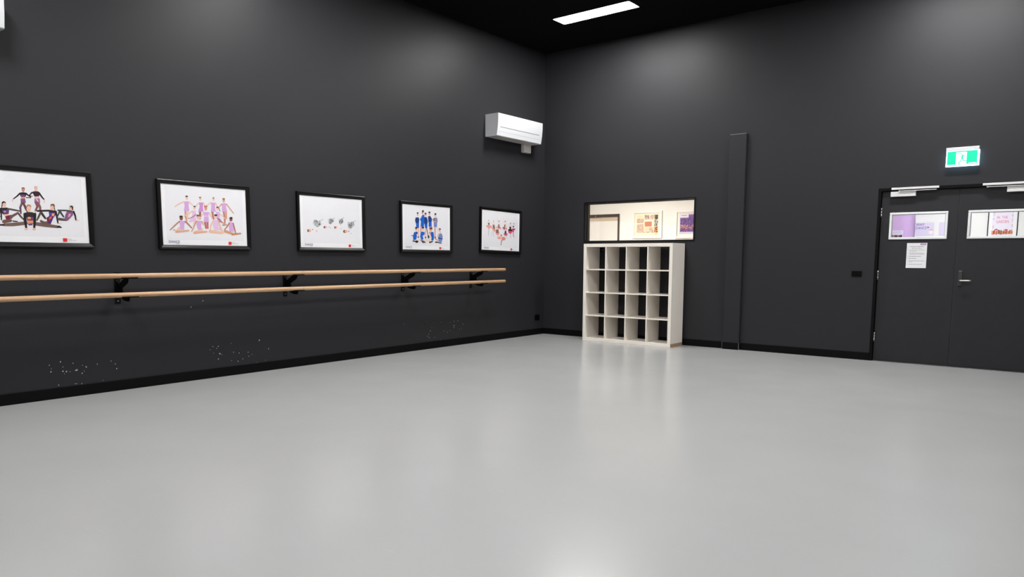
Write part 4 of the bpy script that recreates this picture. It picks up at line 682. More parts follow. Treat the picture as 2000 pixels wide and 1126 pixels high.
(205,208,208,3205,-98,3205,-88,3225,-78,3235,-88,3245,-98,3245,-158,3235,-168,3225,-168,3215,-168,3215,-158),
(82,86,88,2865,172,2865,182,2875,192,2895,192,2905,182,2925,102,2915,92,2905,82,2885,82,2885,92),
(82,86,88,2885,92,2885,112,2895,112,2915,112,2925,102,2925,22,2925,12,2915,12,2895,12,2895,22),
(112,116,118,2815,-88,2815,-78,2825,-68,2835,-58,2855,-68,2915,-128,2925,-138,2915,-158,2895,-158,2885,-148),
(112,116,118,2885,-138,2895,-128,2915,-128,2925,-138,2915,-148,2875,-208,2865,-218,2855,-218,2845,-208,2845,-208),
(58,62,66,2885,-48,2885,-38,2905,-28,2915,-28,2925,-38,2945,-118,2935,-128,2925,-138,2915,-138,2905,-128),
(58,62,66,2905,-118,2905,-108,2925,-108,2935,-108,2945,-118,2945,-198,2945,-208,2935,-208,2925,-208,2915,-198),
(205,208,208,2965,-248,2965,-228,2975,-228,2995,-228,3005,-238,3025,-318,3015,-338,3005,-338,2985,-338,2985,-328),
(205,208,208,2985,-328,2985,-318,2995,-308,3015,-308,3025,-328,3025,-408,3025,-418,3015,-428,2995,-418,2995,-418),
(82,86,88,2845,-8,2845,2,2855,12,2865,22,2885,12,2975,-78,2975,-88,2975,-98,2955,-108,2945,-98),
(82,86,88,2945,-78,2955,-78,2965,-78,2975,-88,2975,-98,2905,-188,2905,-198,2885,-198,2885,-188,2885,-178),
(112,116,118,2535,-348,2525,-338,2535,-328,2555,-318,2565,-328,2615,-378,2625,-388,2615,-398,2605,-408,2585,-398),
(112,116,118,2585,-388,2595,-378,2615,-378,2625,-388,2625,-398,2585,-448,2575,-458,2555,-458,2555,-448,2555,-438),
(58,62,66,2705,-458,2705,-448,2715,-438,2725,-428,2735,-438,2835,-528,2835,-538,2825,-548,2815,-548,2795,-548),
(58,62,66,2795,-528,2805,-518,2825,-518,2835,-528,2835,-538,2765,-628,2755,-638,2745,-638,2735,-628,2745,-618),
(205,208,208,2835,-368,2845,-358,2855,-348,2875,-348,2875,-358,2895,-448,2895,-458,2885,-468,2865,-458,2855,-448),
(205,208,208,2855,-448,2865,-438,2875,-428,2895,-438,2895,-448,2905,-528,2895,-538,2885,-538,2875,-538,2875,-528),
(82,86,88,2825,202,2825,222,2835,232,2845,232,2855,222,2935,162,2935,142,2925,132,2915,132,2895,142),
(82,86,88,2895,152,2905,162,2925,162,2935,152,2935,142,2885,72,2875,62,2855,62,2855,72,2855,82),
(112,116,118,2815,112,2815,122,2825,132,2845,132,2855,122,2875,32,2875,12,2855,12,2845,12,2835,22),
(112,116,118,2835,22,2835,32,2855,42,2865,32,2875,22,2875,-68,2875,-78,2865,-78,2855,-78,2845,-68),
(58,62,66,2575,-198,2565,-178,2575,-168,2595,-168,2605,-168,2685,-248,2695,-268,2685,-278,2665,-278,2655,-268),
(58,62,66,2655,-258,2665,-248,2685,-248,2695,-258,2685,-268,2625,-348,2625,-358,2605,-358,2605,-348,2605,-338),
(205,208,208,2315,-88,2325,-78,2335,-68,2355,-78,2355,-88,2385,-178,2375,-188,2365,-188,2345,-188,2345,-178),
(205,208,208,2345,-178,2345,-168,2355,-158,2375,-168,2385,-178,2385,-268,2385,-278,2375,-278,2355,-278,2355,-268),
(82,86,88,2405,192,2415,202,2425,212,2445,212,2445,202,2465,142,2455,132,2445,122,2435,122,2425,132),
(82,86,88,2425,142,2425,152,2445,152,2455,152,2465,142,2465,82,2455,72,2445,72,2435,72,2435,82),
(112,116,118,2315,-178,2315,-168,2325,-158,2345,-158,2355,-168,2375,-248,2365,-258,2355,-268,2335,-268,2335,-258),
(112,116,118,2335,-258,2335,-238,2345,-238,2365,-238,2375,-248,2375,-328,2375,-338,2365,-348,2345,-338,2345,-338),
(58,62,66,2425,-408,2425,-388,2445,-388,2455,-388,2465,-398,2475,-448,2475,-458,2465,-468,2445,-468,2435,-458),
(58,62,66,2435,-458,2445,-448,2455,-438,2475,-438,2475,-448,2475,-508,2475,-518,2465,-518,2455,-518,2445,-508),
(205,208,208,2955,192,2945,202,2955,212,2975,222,2985,212,3045,162,3045,142,3035,132,3025,132,3005,142),
(205,208,208,3005,152,3025,162,3035,162,3045,152,3045,142,3005,82,2995,72,2975,72,2975,82,2975,92),
(82,86,88,2765,172,2765,182,2765,192,2785,192,2795,192,2865,132,2865,112,2855,102,2845,102,2825,102),
(82,86,88,2825,122,2835,132,2855,132,2865,122,2865,112,2815,42,2805,42,2795,42,2785,42,2785,52),
(112,116,118,2935,-328,2935,-308,2935,-298,2955,-298,2965,-308,3025,-358,3025,-368,3015,-378,3005,-378,2995,-378),
(112,116,118,2985,-358,3005,-348,3015,-348,3025,-358,3025,-378,2985,-428,2975,-438,2965,-438,2955,-428,2955,-418),
(58,62,66,3175,42,3175,52,3185,62,3205,62,3215,52,3235,-38,3225,-48,3215,-48,3205,-48,3195,-38),
(58,62,66,3195,-38,3195,-28,3215,-18,3225,-28,3235,-38,3235,-118,3235,-128,3225,-128,3215,-128,3205,-118),
(205,208,208,2625,-578,2635,-558,2645,-558,2655,-558,2665,-568,2685,-648,2685,-658,2665,-668,2655,-668,2645,-658),
(205,208,208,2645,-658,2655,-638,2665,-638,2675,-638,2685,-648,2685,-728,2685,-738,2675,-748,2665,-748,2655,-738),
(175,178,178,-1685,122,-1725,122,-1755,142,-1755,182,-1725,202,-1345,352,-1305,352,-1285,332,-1285,312,-1305,292),
(175,178,178,-25,372,-75,362,-105,382,-105,422,-75,442,325,592,355,592,385,582,385,552,365,532),
(175,178,178,1525,442,1485,432,1435,432,1415,462,1435,502,1675,712,1705,722,1735,722,1745,692,1735,672),
(175,178,178,3205,152,3165,142,3125,162,3115,192,3135,222,3475,412,3505,412,3535,402,3545,382,3525,352),
(238,220,212,-3135,-878,-3175,-948,-3265,-998,-3385,-998,-3475,-958,-3515,-898,-3475,-828,-3375,-778,-3265,-778,-3165,-818),
(92,62,46,-3255,-1038,-3295,-1138,-3385,-1198,-3485,-1198,-3575,-1138,-3595,-1048,-3565,-948,-3475,-888,-3375,-888,-3285,-938),
(226,168,142,-3025,-1018,-3065,-1108,-3165,-1168,-3295,-1168,-3385,-1118,-3425,-1028,-3385,-928,-3285,-878,-3155,-868,-3065,-918),
(232,224,220,-2995,-1028,-3035,-1048,-3075,-1038,-3095,-998,-3075,-968,-2875,-798,-2845,-788,-2805,-798,-2795,-818,-2805,-848),
(238,220,212,-875,-408,-905,-458,-985,-498,-1085,-498,-1165,-468,-1185,-418,-1155,-358,-1075,-328,-985,-318,-905,-348),
(85,42,38,-995,-568,-1025,-648,-1105,-698,-1195,-698,-1265,-648,-1285,-578,-1255,-498,-1185,-438,-1095,-438,-1025,-488),
(225,158,150,-805,-538,-835,-618,-925,-668,-1025,-668,-1105,-628,-1135,-548,-1105,-478,-1015,-428,-915,-418,-835,-468),
(232,224,220,-755,-548,-805,-578,-845,-568,-875,-528,-865,-498,-685,-328,-655,-308,-615,-318,-595,-338,-605,-368),
(238,220,212,675,-388,645,-438,555,-478,455,-478,375,-448,345,-398,385,-338,465,-298,565,-298,645,-328),
(92,62,52,545,-548,515,-628,445,-678,345,-678,275,-638,255,-558,285,-478,355,-418,445,-418,515,-468),
(226,176,150,745,-518,715,-598,625,-648,515,-648,435,-608,405,-528,445,-458,525,-408,635,-398,715,-448),
(232,224,220,795,-528,745,-558,695,-548,675,-518,685,-478,865,-298,905,-288,935,-288,955,-318,945,-348),
(238,220,212,2115,-798,2065,-878,1955,-928,1815,-938,1705,-888,1665,-818,1705,-738,1815,-688,1955,-678,2075,-728),
(95,82,55,1975,-968,1935,-1078,1825,-1148,1705,-1148,1605,-1088,1565,-978,1605,-868,1715,-798,1835,-788,1935,-858),
(222,165,138,2255,-938,2205,-1048,2085,-1108,1935,-1118,1825,-1058,1785,-948,1825,-848,1945,-778,2095,-778,2215,-838),
(232,224,220,2285,-958,2245,-978,2195,-958,2175,-918,2195,-888,2445,-708,2475,-698,2515,-708,2525,-738,2515,-768),
(70,60,58,-2785,-908,-2805,-938,-2835,-958,-2875,-958,-2915,-938,-2925,-908,-2915,-878,-2875,-848,-2835,-848,-2795,-868),
(232,190,190,-2155,-1058,-2185,-1128,-2245,-1178,-2325,-1178,-2395,-1138,-2415,-1058,-2385,-988,-2325,-938,-2245,-938,-2175,-978),
(90,80,95,2495,-928,2485,-968,2445,-998,2395,-998,2355,-978,2345,-938,2355,-898,2395,-868,2445,-868,2485,-888),
(150,140,130,2635,-1198,2615,-1188,2615,-1168,2625,-1158,2645,-1148,2865,-1168,2885,-1178,2885,-1188,2875,-1198,2865,-1198),
(170,150,150,-425,-648,-445,-638,-445,-628,-435,-608,-425,-598,-205,-598,-195,-608,-185,-618,-195,-628,-205,-628),
(170,150,150,-635,-528,-655,-518,-655,-508,-645,-488,-635,-478,-415,-478,-405,-488,-395,-498,-405,-508,-415,-508),
(170,160,155,1155,-678,1135,-668,1125,-658,1145,-638,1165,-628,1365,-648,1375,-658,1385,-668,1375,-678,1355,-688)],
'P4': [
(214,168,150,-1717,-34,-1687,26,-1617,46,-1547,26,-1517,-24,-1527,-1194,-1547,-1234,-1607,-1254,-1657,-1244,-1677,-1204),
(28,22,26,-1507,-1284,-1547,-1344,-1627,-1374,-1717,-1374,-1797,-1344,-1827,-1294,-1797,-1244,-1717,-1204,-1617,-1204,-1537,-1234),
(24,58,122,-2107,1306,-1537,1326,-1437,1066,-1507,556,-2117,536,-2237,936),
(22,92,190,-2067,566,-1487,586,-1497,-64,-2037,-44),
(214,168,150,-1577,1696,-1607,1576,-1687,1496,-1787,1486,-1867,1566,-1887,1686,-1857,1806,-1777,1886,-1677,1886,-1607,1816),
(52,44,42,-1557,1906,-1597,1836,-1687,1796,-1797,1786,-1897,1826,-1927,1886,-1887,1946,-1797,1996,-1687,1996,-1597,1966),
(214,168,150,-1317,126,-1267,206,-1147,236,-1037,206,-997,126,-1097,-554,-1137,-614,-1217,-644,-1307,-614,-1337,-554),
(22,92,190,-827,1736,-497,1716,-487,1146,-597,146,-1217,146,-1147,846,-1347,1066),
(60,120,205,-827,1696,-697,1706,-1027,1176,-1217,1096),
(205,158,145,-657,1996,-697,1866,-787,1786,-897,1786,-987,1856,-1017,1976,-987,2096,-887,2176,-777,2186,-687,2116),
(52,44,42,-557,2196,-587,2106,-687,2046,-807,2036,-907,2086,-937,2176,-897,2266,-807,2326,-687,2336,-587,2286),
(214,168,150,-377,-24,-347,26,-267,46,-197,26,-167,-24,-277,-1164,-297,-1204,-357,-1224,-407,-1204,-427,-1164),
(155,108,98,-177,-34,-167,16,-97,56,-17,46,23,-4,263,-1054,243,-1094,193,-1114,133,-1114,103,-1074),
(40,48,50,-157,-1294,-187,-1374,-257,-1434,-337,-1434,-397,-1384,-417,-1294,-397,-1214,-327,-1154,-247,-1154,-187,-1204),
(40,55,58,453,-1194,423,-1334,333,-1414,233,-1414,143,-1334,113,-1204,153,-1064,233,-984,343,-974,423,-1064),
(24,58,122,-527,1396,-317,1466,13,1396,143,906,73,516,-527,486),
(22,92,190,-497,556,93,586,53,-74,-377,-34),
(214,168,150,-117,1706,-157,1586,-237,1516,-337,1506,-417,1576,-447,1686,-417,1796,-327,1876,-227,1876,-147,1816),
(92,44,42,-77,1916,-117,1836,-217,1776,-347,1766,-447,1816,-487,1896,-447,1976,-347,2026,-217,2036,-107,1996),
(214,168,150,333,186,383,256,483,286,583,256,623,186,563,-184,523,-234,453,-264,373,-234,343,-184),
(214,168,150,743,176,763,246,853,286,953,276,1003,216,1063,-154,1053,-204,983,-234,913,-224,873,-184),
(24,58,122,203,1536,593,1656,1063,1166,993,976,713,776,243,796),
(22,92,190,313,826,883,846,893,186,303,196),
(150,100,90,783,1196,793,1226,833,1256,893,1256,923,1226,983,996,973,966,943,946,903,946,873,966),
(214,168,150,653,1886,613,1766,533,1686,423,1686,343,1756,313,1866,343,1986,433,2066,533,2066,623,2006),
(52,44,42,683,2116,643,2046,533,1996,403,1986,303,2026,263,2096,303,2166,403,2216,533,2216,643,2186),
(190,140,130,1413,166,1453,226,1533,256,1623,236,1653,176,1613,-1124,1593,-1164,1523,-1184,1463,-1164,1433,-1124),
(225,205,190,1803,146,1823,206,1893,236,1983,236,2033,186,2153,-354,2133,-394,2083,-424,2013,-414,1983,-374),
(28,22,26,1673,-1264,1653,-1374,1583,-1434,1513,-1434,1453,-1374,1433,-1274,1453,-1164,1513,-1104,1593,-1104,1653,-1164),
(132,128,152,1283,1396,1933,1486,2063,1026,1933,686,1293,696,1193,1226),
(118,128,192,1293,696,1953,726,1913,176,1293,186),
(214,168,150,1293,846,1243,866,1223,896,1243,936,1303,956,1723,966,1763,956,1783,926,1763,896,1723,876),
(24,58,122,1213,1356,1383,1386,1383,956,1253,856),
(214,168,150,1753,1746,1723,1636,1633,1576,1533,1566,1453,1626,1423,1726,1453,1836,1533,1896,1643,1906,1723,1846),
(35,35,38,1833,1946,1793,1876,1683,1826,1553,1826,1453,1866,1413,1926,1453,2006,1563,2056,1683,2056,1793,2016),
(232,200,185,-1257,-1694,-1317,-1834,-1437,-1914,-1597,-1924,-1727,-1834,-1767,-1704,-1717,-1564,-1597,-1474,-1437,-1464,-1307,-1554),
(22,92,190,-2387,-624,-1807,-564,-1857,-984,-2077,-1634,-2597,-1684,-2657,-1134),
(24,58,122,-1977,-554,-1747,-704,-1877,-1124,-2047,-944),
(240,195,175,-1717,-974,-1747,-1054,-1817,-1104,-1897,-1114,-1967,-1064,-1997,-984,-1967,-904,-1897,-854,-1807,-854,-1737,-894),
(25,30,42,-2187,-1824,-2247,-1874,-2387,-1914,-2567,-1914,-2717,-1884,-2767,-1834,-2707,-1774,-2567,-1744,-2387,-1744,-2247,-1774),
(28,22,26,-1647,-1874,-1707,-1984,-1867,-2044,-2067,-2054,-2217,-1994,-2277,-1894,-2217,-1784,-2057,-1724,-1867,-1724,-1707,-1774),
(28,22,26,-2657,-1114,-2687,-1154,-2757,-1174,-2847,-1174,-2907,-1154,-2937,-1124,-2907,-1084,-2837,-1054,-2757,-1054,-2687,-1074),
(235,165,135,-1817,-284,-1867,-394,-1977,-464,-2117,-464,-2227,-404,-2277,-294,-2227,-184,-2117,-114,-1977,-104,-1857,-174),
(52,44,42,-1787,-64,-1837,-144,-1957,-204,-2107,-204,-2227,-164,-2267,-84,-2227,-4,-2107,46,-1957,56,-1837,6),
(22,92,190,-1197,-544,-507,-554,-417,-894,-867,-1094,-677,-1514,-1067,-1694,-1327,-1234),
(232,195,180,-297,-1074,-337,-1204,-437,-1274,-557,-1284,-657,-1204,-687,-1084,-647,-964,-557,-884,-437,-884,-337,-954),
(62,72,62,-1257,-1714,-557,-1744,-217,-1994,-817,-2054),
(110,140,200,-1257,-1554,-877,-1544,-747,-1724,-1227,-1754),
(240,195,180,-577,-224,-627,-344,-747,-424,-907,-424,-1027,-354,-1067,-244,-1017,-124,-897,-44,-747,-44,-627,-114),
(52,44,42,-547,16,-597,-64,-717,-114,-867,-124,-987,-74,-1037,6,-987,86,-867,136,-707,146,-587,96),
(228,198,185,-367,-1864,-557,-1814,-637,-1674,-557,-1534,-357,-1474,423,-1504,573,-1544,633,-1654,573,-1754,423,-1804),
(22,92,190,753,-484,1233,-524,1333,-1124,1233,-1644,813,-1654,693,-1004),
(232,195,180,353,-764,363,-694,443,-634,553,-644,623,-704,873,-1344,863,-1404,803,-1444,713,-1444,663,-1394),
(120,80,150,393,-584,383,-534,423,-504,493,-494,543,-514,753,-794,753,-834,723,-854,683,-864,643,-844),
(62,72,62,323,-1844,1083,-1684,1103,-1874,453,-2074),
(232,165,115,913,-274,873,-384,763,-454,633,-454,533,-394,493,-284,533,-174,643,-104,773,-104,873,-164),
(112,52,52,1013,-14,963,-114,823,-174,653,-184,513,-124,463,-34,513,56,653,116,823,126,963,76),
(214,168,150,1573,-1544,1503,-1464,1543,-1364,1663,-1314,1803,-1344,2103,-1544,2153,-1604,2123,-1674,2033,-1714,1933,-1694),
(112,134,184,2423,-634,2903,-704,3053,-1174,2773,-1944,2203,-1734,2093,-1204),
(24,58,122,2193,-1364,2123,-1334,2113,-1274,2173,-1224,2253,-1214,2963,-1364,3013,-1394,3013,-1444,2973,-1474,2913,-1484),
(45,38,32,1643,-1984,1543,-1954,1503,-1884,1543,-1814,1643,-1784,2213,-1804,2293,-1824,2323,-1874,2293,-1924,2213,-1944),
(24,58,122,2263,-2014,2203,-1984,2183,-1934,2233,-1884,2303,-1874,2773,-1954,2823,-1974,2833,-2014,2803,-2044,2743,-2054),
(205,190,190,2443,-434,2443,-374,2493,-334,2573,-334,2633,-364,2803,-644,2813,-684,2773,-714,2713,-724,2673,-694),
(225,190,170,2583,-324,2543,-454,2443,-534,2333,-534,2233,-464,2203,-334,2233,-214,2333,-134,2453,-124,2543,-204),
(132,110,108,2713,-74,2673,-164,2543,-234,2393,-234,2273,-184,2233,-94,2273,6,2403,66,2553,76,2673,16),
(214,168,150,2153,-664,2203,-634,2263,-634,2303,-664,2303,-704,2013,-1124,1973,-1154,1933,-1154,1903,-1124,1903,-1094)],
'P5': [
(190,180,184,-3025,235,-3005,275,-2945,285,-2885,275,-2865,245,-2845,-375,-2865,-405,-2925,-425,-2985,-415,-3015,-375),
(190,180,184,-3015,-375,-2985,-335,-2925,-325,-2865,-335,-2845,-375,-2905,-815,-2925,-835,-2965,-855,-3005,-835,-3025,-815),
(234,200,190,-2995,1085,-2985,1055,-3005,1035,-3035,1035,-3075,1045,-3465,1375,-3475,1395,-3465,1415,-3435,1415,-3415,1405),
(234,200,190,-2785,1065,-2805,1055,-2835,1045,-2855,1055,-2865,1075,-2755,1595,-2745,1615,-2725,1615,-2705,1605,-2695,1595),
(150,140,138,-2875,1395,-2895,1315,-2935,1265,-2995,1265,-3035,1315,-3055,1385,-3035,1465,-2995,1515,-2935,1515,-2895,1475),
(128,98,92,-3145,1075,-2715,1095,-2775,715,-3075,705),
(224,150,138,-3555,655,-2865,765,-2295,655,-2155,485,-2865,185,-3405,435),
(190,180,184,-2085,-85,-2065,-55,-2025,-55,-1995,-65,-1985,-85,-2165,-795,-2185,-815,-2215,-815,-2235,-805,-2245,-785),
(190,180,184,-1915,-175,-1905,-145,-1865,-135,-1825,-135,-1805,-165,-1615,-945,-1615,-965,-1645,-975,-1675,-975,-1685,-955),
(234,200,190,-1925,865,-1915,835,-1935,815,-1965,805,-2005,815,-2235,995,-2245,1005,-2235,1025,-2205,1025,-2185,1025),
(234,200,190,-1605,845,-1635,825,-1665,825,-1695,835,-1695,865,-1585,1035,-1565,1055,-1535,1055,-1515,1045,-1515,1025),
(150,140,138,-1735,1375,-1755,1305,-1795,1255,-1855,1255,-1895,1295,-1915,1365,-1905,1445,-1855,1485,-1795,1485,-1755,1445),
(234,200,190,-1615,1095,-1655,1025,-1765,975,-1895,965,-1995,1005,-2035,1075,-1995,1155,-1895,1205,-1765,1205,-1655,1165),
(224,150,138,-2375,565,-1965,405,-1195,25,-1545,-225,-2105,135),
(128,98,92,-2045,855,-1605,875,-1445,335,-1605,145,-1965,405),
(234,200,190,-625,1055,-625,1035,-655,1015,-695,1015,-715,1035,-965,1485,-965,1505,-935,1525,-895,1525,-875,1505),
(234,200,190,-865,1495,-885,1475,-915,1465,-955,1475,-965,1495,-975,1935,-965,1955,-935,1965,-905,1955,-895,1935),
(234,200,190,-415,1045,-435,1025,-475,1025,-505,1035,-505,1055,-255,1535,-235,1555,-195,1555,-165,1545,-165,1515),
(234,200,190,-165,1525,-185,1505,-215,1495,-255,1505,-265,1525,-145,1975,-125,1995,-105,1995,-75,1985,-65,1975),
(120,100,98,-465,1445,-485,1365,-535,1315,-595,1305,-645,1355,-665,1445,-645,1525,-595,1575,-535,1585,-485,1535),
(234,200,190,-775,1105,-355,1125,-405,895,-715,885),
(128,98,92,-765,955,-395,965,-435,495,-765,485),
(234,200,190,855,1115,865,1095,835,1075,795,1065,765,1085,385,1535,385,1555,405,1575,445,1585,475,1565),
(234,200,190,485,1555,465,1535,435,1525,395,1525,385,1545,375,1995,385,2015,415,2025,445,2015,455,1995),
(234,200,190,1075,1095,1045,1075,1005,1075,985,1095,985,1115,1365,1605,1395,1625,1435,1625,1465,1605,1455,1585),
(234,200,190,1465,1585,1445,1565,1405,1565,1375,1575,1365,1595,1485,2045,1495,2065,1525,2065,1555,2065,1555,2045),
(120,100,98,1025,1505,1005,1425,955,1375,885,1365,835,1415,815,1505,835,1585,885,1635,955,1645,1005,1595),
(234,200,190,705,1165,1135,1175,1085,955,765,945),
(128,98,92,725,1005,1095,1015,1055,545,725,535),
(224,150,138,-1235,625,-705,575,-135,595,95,325,-705,255,-1195,425),
(198,82,112,275,585,725,645,1385,605,1315,195,585,255),
(128,98,92,-735,665,-385,675,-275,455,-775,445),
(128,98,92,615,715,1015,725,1015,455,435,435),
(190,180,184,2205,-225,2225,-195,2295,-175,2355,-185,2385,-225,2405,-945,2385,-975,2335,-995,2285,-985,2265,-955),
(234,200,190,2095,895,2115,875,2105,855,2065,845,2035,855,1505,1135,1495,1145,1505,1165,1525,1165,1555,1165),
(234,200,190,2505,875,2475,865,2435,865,2425,885,2435,905,2775,1125,2805,1125,2825,1125,2835,1105,2825,1095),
(95,85,85,2345,1265,2325,1185,2275,1125,2215,1125,2175,1175,2155,1265,2175,1345,2215,1405,2275,1405,2325,1355),
(234,200,190,2445,915,2405,835,2295,785,2175,785,2065,825,2025,895,2065,975,2175,1025,2295,1025,2405,985),
(212,66,108,1655,115,2755,175,2495,-275,1875,-245),
(35,22,25,1655,335,2035,425,2435,435,2785,365,2635,135,1795,115),
(35,28,28,1975,765,2455,785,2415,415,2045,405),
(120,70,90,2945,25,2965,55,3015,65,3055,55,3075,25,3065,-475,3045,-505,2995,-515,2955,-505,2935,-475),
(120,70,90,2935,-495,2935,-465,2975,-445,3025,-435,3055,-465,3285,-775,3285,-805,3265,-815,3225,-825,3195,-805),
(234,200,190,3255,925,3225,915,3195,915,3175,925,3175,955,3615,1465,3645,1485,3675,1485,3705,1465,3695,1445),
(234,200,190,3705,1455,3685,1435,3655,1425,3625,1435,3615,1455,3665,1685,3675,1705,3695,1705,3715,1705,3725,1685),
(95,85,85,3185,1295,3165,1215,3125,1165,3075,1155,3035,1205,3015,1285,3035,1365,3075,1415,3125,1415,3165,1375),
(212,66,108,2685,395,3325,415,3085,15,2755,-35),
(130,35,75,2685,545,3525,545,3455,395,2755,365),
(50,42,45,2785,935,3175,965,3125,695,2905,695),
(190,180,184,-855,-575,-845,-555,-805,-545,-765,-555,-755,-575,-805,-1025,-815,-1045,-845,-1045,-875,-1045,-885,-1025),
(234,200,190,-765,355,-805,275,-895,225,-1005,215,-1095,265,-1135,345,-1095,415,-1005,475,-895,475,-805,425),
(234,200,190,-1115,155,-1085,135,-1075,115,-1105,95,-1135,85,-1415,135,-1435,145,-1445,155,-1425,175,-1395,175),
(224,150,138,-1345,-285,-845,-225,-385,-305,-595,-625,-1195,-595),
(140,88,84,-1215,185,-665,205,-525,-325,-1275,-335),
(190,180,184,895,-625,905,-595,945,-585,985,-595,995,-625,975,-1005,965,-1025,935,-1035,905,-1025,895,-1005),
(190,180,184,1315,-615,1325,-595,1365,-575,1405,-585,1415,-605,1455,-995,1445,-1005,1425,-1015,1395,-1015,1375,-995),
(234,200,190,1195,645,1175,505,1115,425,1025,425,965,505,935,635,965,765,1025,845,1105,855,1175,775),
(234,200,190,1285,245,1245,165,1135,115,1005,115,895,155,855,225,895,305,1005,355,1135,355,1245,315),
(202,84,112,495,-385,1635,-295,1465,-615,945,-675),
(88,58,92,885,105,1245,115,1325,-305,1615,-325,765,-415),
(224,150,138,215,-1035,105,-1155,-175,-1235,-515,-1245,-795,-1175,-895,-1065,-795,-935,-515,-855,-175,-845,105,-915),
(212,132,122,1105,-1115,995,-1285,695,-1385,335,-1395,35,-1305,-75,-1135,35,-975,335,-865,695,-855,995,-955),
(234,200,190,-85,-825,-95,-845,-125,-855,-155,-855,-185,-835,-345,-305,-345,-285,-315,-275,-295,-275,-275,-295),
(234,200,190,275,-825,255,-845,215,-855,185,-835,175,-815,405,-315,415,-305,445,-295,475,-315,475,-325),
(234,200,190,-105,-885,-85,-825,-5,-795,85,-805,135,-855,185,-1355,165,-1395,105,-1415,45,-1405,5,-1365),
(95,78,75,145,-655,125,-735,55,-795,-35,-795,-95,-745,-125,-655,-105,-575,-35,-525,55,-515,115,-565),
(95,85,90,75,-1395,105,-1365,165,-1345,225,-1375,245,-1405,75,-1975,55,-1995,5,-2005,-35,-1985,-45,-1955),
(60,55,60,125,-2035,105,-2065,45,-2095,-35,-2095,-105,-2075,-125,-2035,-105,-1995,-35,-1975,45,-1975,105,-1995)],
}

random.seed(7)
C = bpy.context.scene.collection
PI = math.pi

def lin(c):
    c = c / 255.0
    return c / 12.92 if c <= 0.04045 else ((c + 0.055) / 1.055) ** 2.4
def rgb(r, g, b): return (lin(r), lin(g), lin(b), 1.0)

# ------------------------------------------------------------------ materials
MATS = {}
def mat(name, col, rough=0.6, spec=0.5, metal=0.0, noise=0.0, nscale=30.0, bump=0.0, bscale=200.0, coat=0.0, emit=None, estr=0.0):
    if name in MATS: return MATS[name]
    m = bpy.data.materials.new(name); m.use_nodes = True
    nt = m.node_tree; b = nt.nodes['Principled BSDF']
    b.inputs['Base Color'].default_value = col
    b.inputs['Roughness'].default_value = rough
    b.inputs['Specular IOR Level'].default_value = spec
    b.inputs['Metallic'].default_value = metal
    b.inputs['Coat Weight'].default_value = coat
    b.inputs['Coat Roughness'].default_value = 0.05
    if emit:
        b.inputs['Emission Color'].default_value = emit
        b.inputs['Emission Strength'].default_value = estr
    tc = nt.nodes.new('ShaderNodeTexCoord')
    if noise > 0:
        n = nt.nodes.new('ShaderNodeTexNoise'); n.inputs['Scale'].default_value = nscale; n.inputs['Detail'].default_value = 6
        nt.links.new(tc.outputs['Object'], n.inputs['Vector'])
        r = nt.nodes.new('ShaderNodeMapRange')
        r.inputs['From Min'].default_value = 0.3; r.inputs['From Max'].default_value = 0.7
        r.inputs['To Min'].default_value = 1 - noise; r.inputs['To Max'].default_value = 1 + noise
        nt.links.new(n.outputs['Fac'], r.inputs['Value'])
        h = nt.nodes.new('ShaderNodeHueSaturation'); h.inputs['Color'].default_value = col
        nt.links.new(r.outputs['Result'], h.inputs['Value'])
        nt.links.new(h.outputs['Color'], b.inputs['Base Color'])
    if bump > 0:
        n2 = nt.nodes.new('ShaderNodeTexNoise'); n2.inputs['Scale'].default_value = bscale; n2.inputs['Detail'].default_value = 4
        nt.links.new(tc.outputs['Object'], n2.inputs['Vector'])
        bp = nt.nodes.new('ShaderNodeBump'); bp.inputs['Strength'].default_value = bump; bp.inputs['Distance'].default_value = 0.002
        nt.links.new(n2.outputs['Fac'], bp.inputs['Height'])
        nt.links.new(bp.outputs['Normal'], b.inputs['Normal'])
    MATS[name] = m
    return m

def glass_mat(name, tint=(0.96, 0.97, 0.97, 1), mixf=1.0):
    m = bpy.data.materials.new(name); m.use_nodes = True
    nt = m.node_tree; nt.nodes.clear()
    out = nt.nodes.new('ShaderNodeOutputMaterial'); mx = nt.nodes.new('ShaderNodeMixShader')
    tr = nt.nodes.new('ShaderNodeBsdfTransparent'); tr.inputs['Color'].default_value = tint
    gl = nt.nodes.new('ShaderNodeBsdfGlossy'); gl.inputs['Roughness'].default_value = 0.02
    fr = nt.nodes.new('ShaderNodeFresnel'); fr.inputs['IOR'].default_value = 1.45
    nt.links.new(fr.outputs[0], mx.inputs[0]); nt.links.new(tr.outputs[0], mx.inputs[1]); nt.links.new(gl.outputs[0], mx.inputs[2])
    nt.links.new(mx.outputs[0], out.inputs['Surface'])
    MATS[name] = m
    return m

M_WALL = mat('charcoal_wall_paint', rgb(*WALLC), rough=0.46, spec=0.20, noise=0.0, nscale=2.5, bump=0.2, bscale=260)
M_PALE = mat('grey_wall_paint', rgb(110, 110, 111), rough=0.7, spec=0.3)
M_DOOR = mat('charcoal_door_paint', rgb(*DOORC), rough=0.5, spec=0.24, noise=0.06, nscale=8, bump=0.15, bscale=300)
M_CEIL = mat('black_ceiling_paint', rgb(14, 14, 15), rough=0.9, spec=0.05, noise=0.05)
M_BLACK = mat('black_vinyl_skirting', rgb(6, 6, 7), rough=0.55, spec=0.12, noise=0.1, nscale=12)
M_GLOSSBLACK = mat('black_gloss_frame_paint', rgb(10, 10, 11), rough=0.4, spec=0.3)
M_FRAME = mat('black_picture_frame_wood', rgb(6, 6, 7), rough=0.35, spec=0.3)
M_STEELBLACK = mat('black_powder_coated_steel', rgb(5, 5, 6), rough=0.5, spec=0.12)
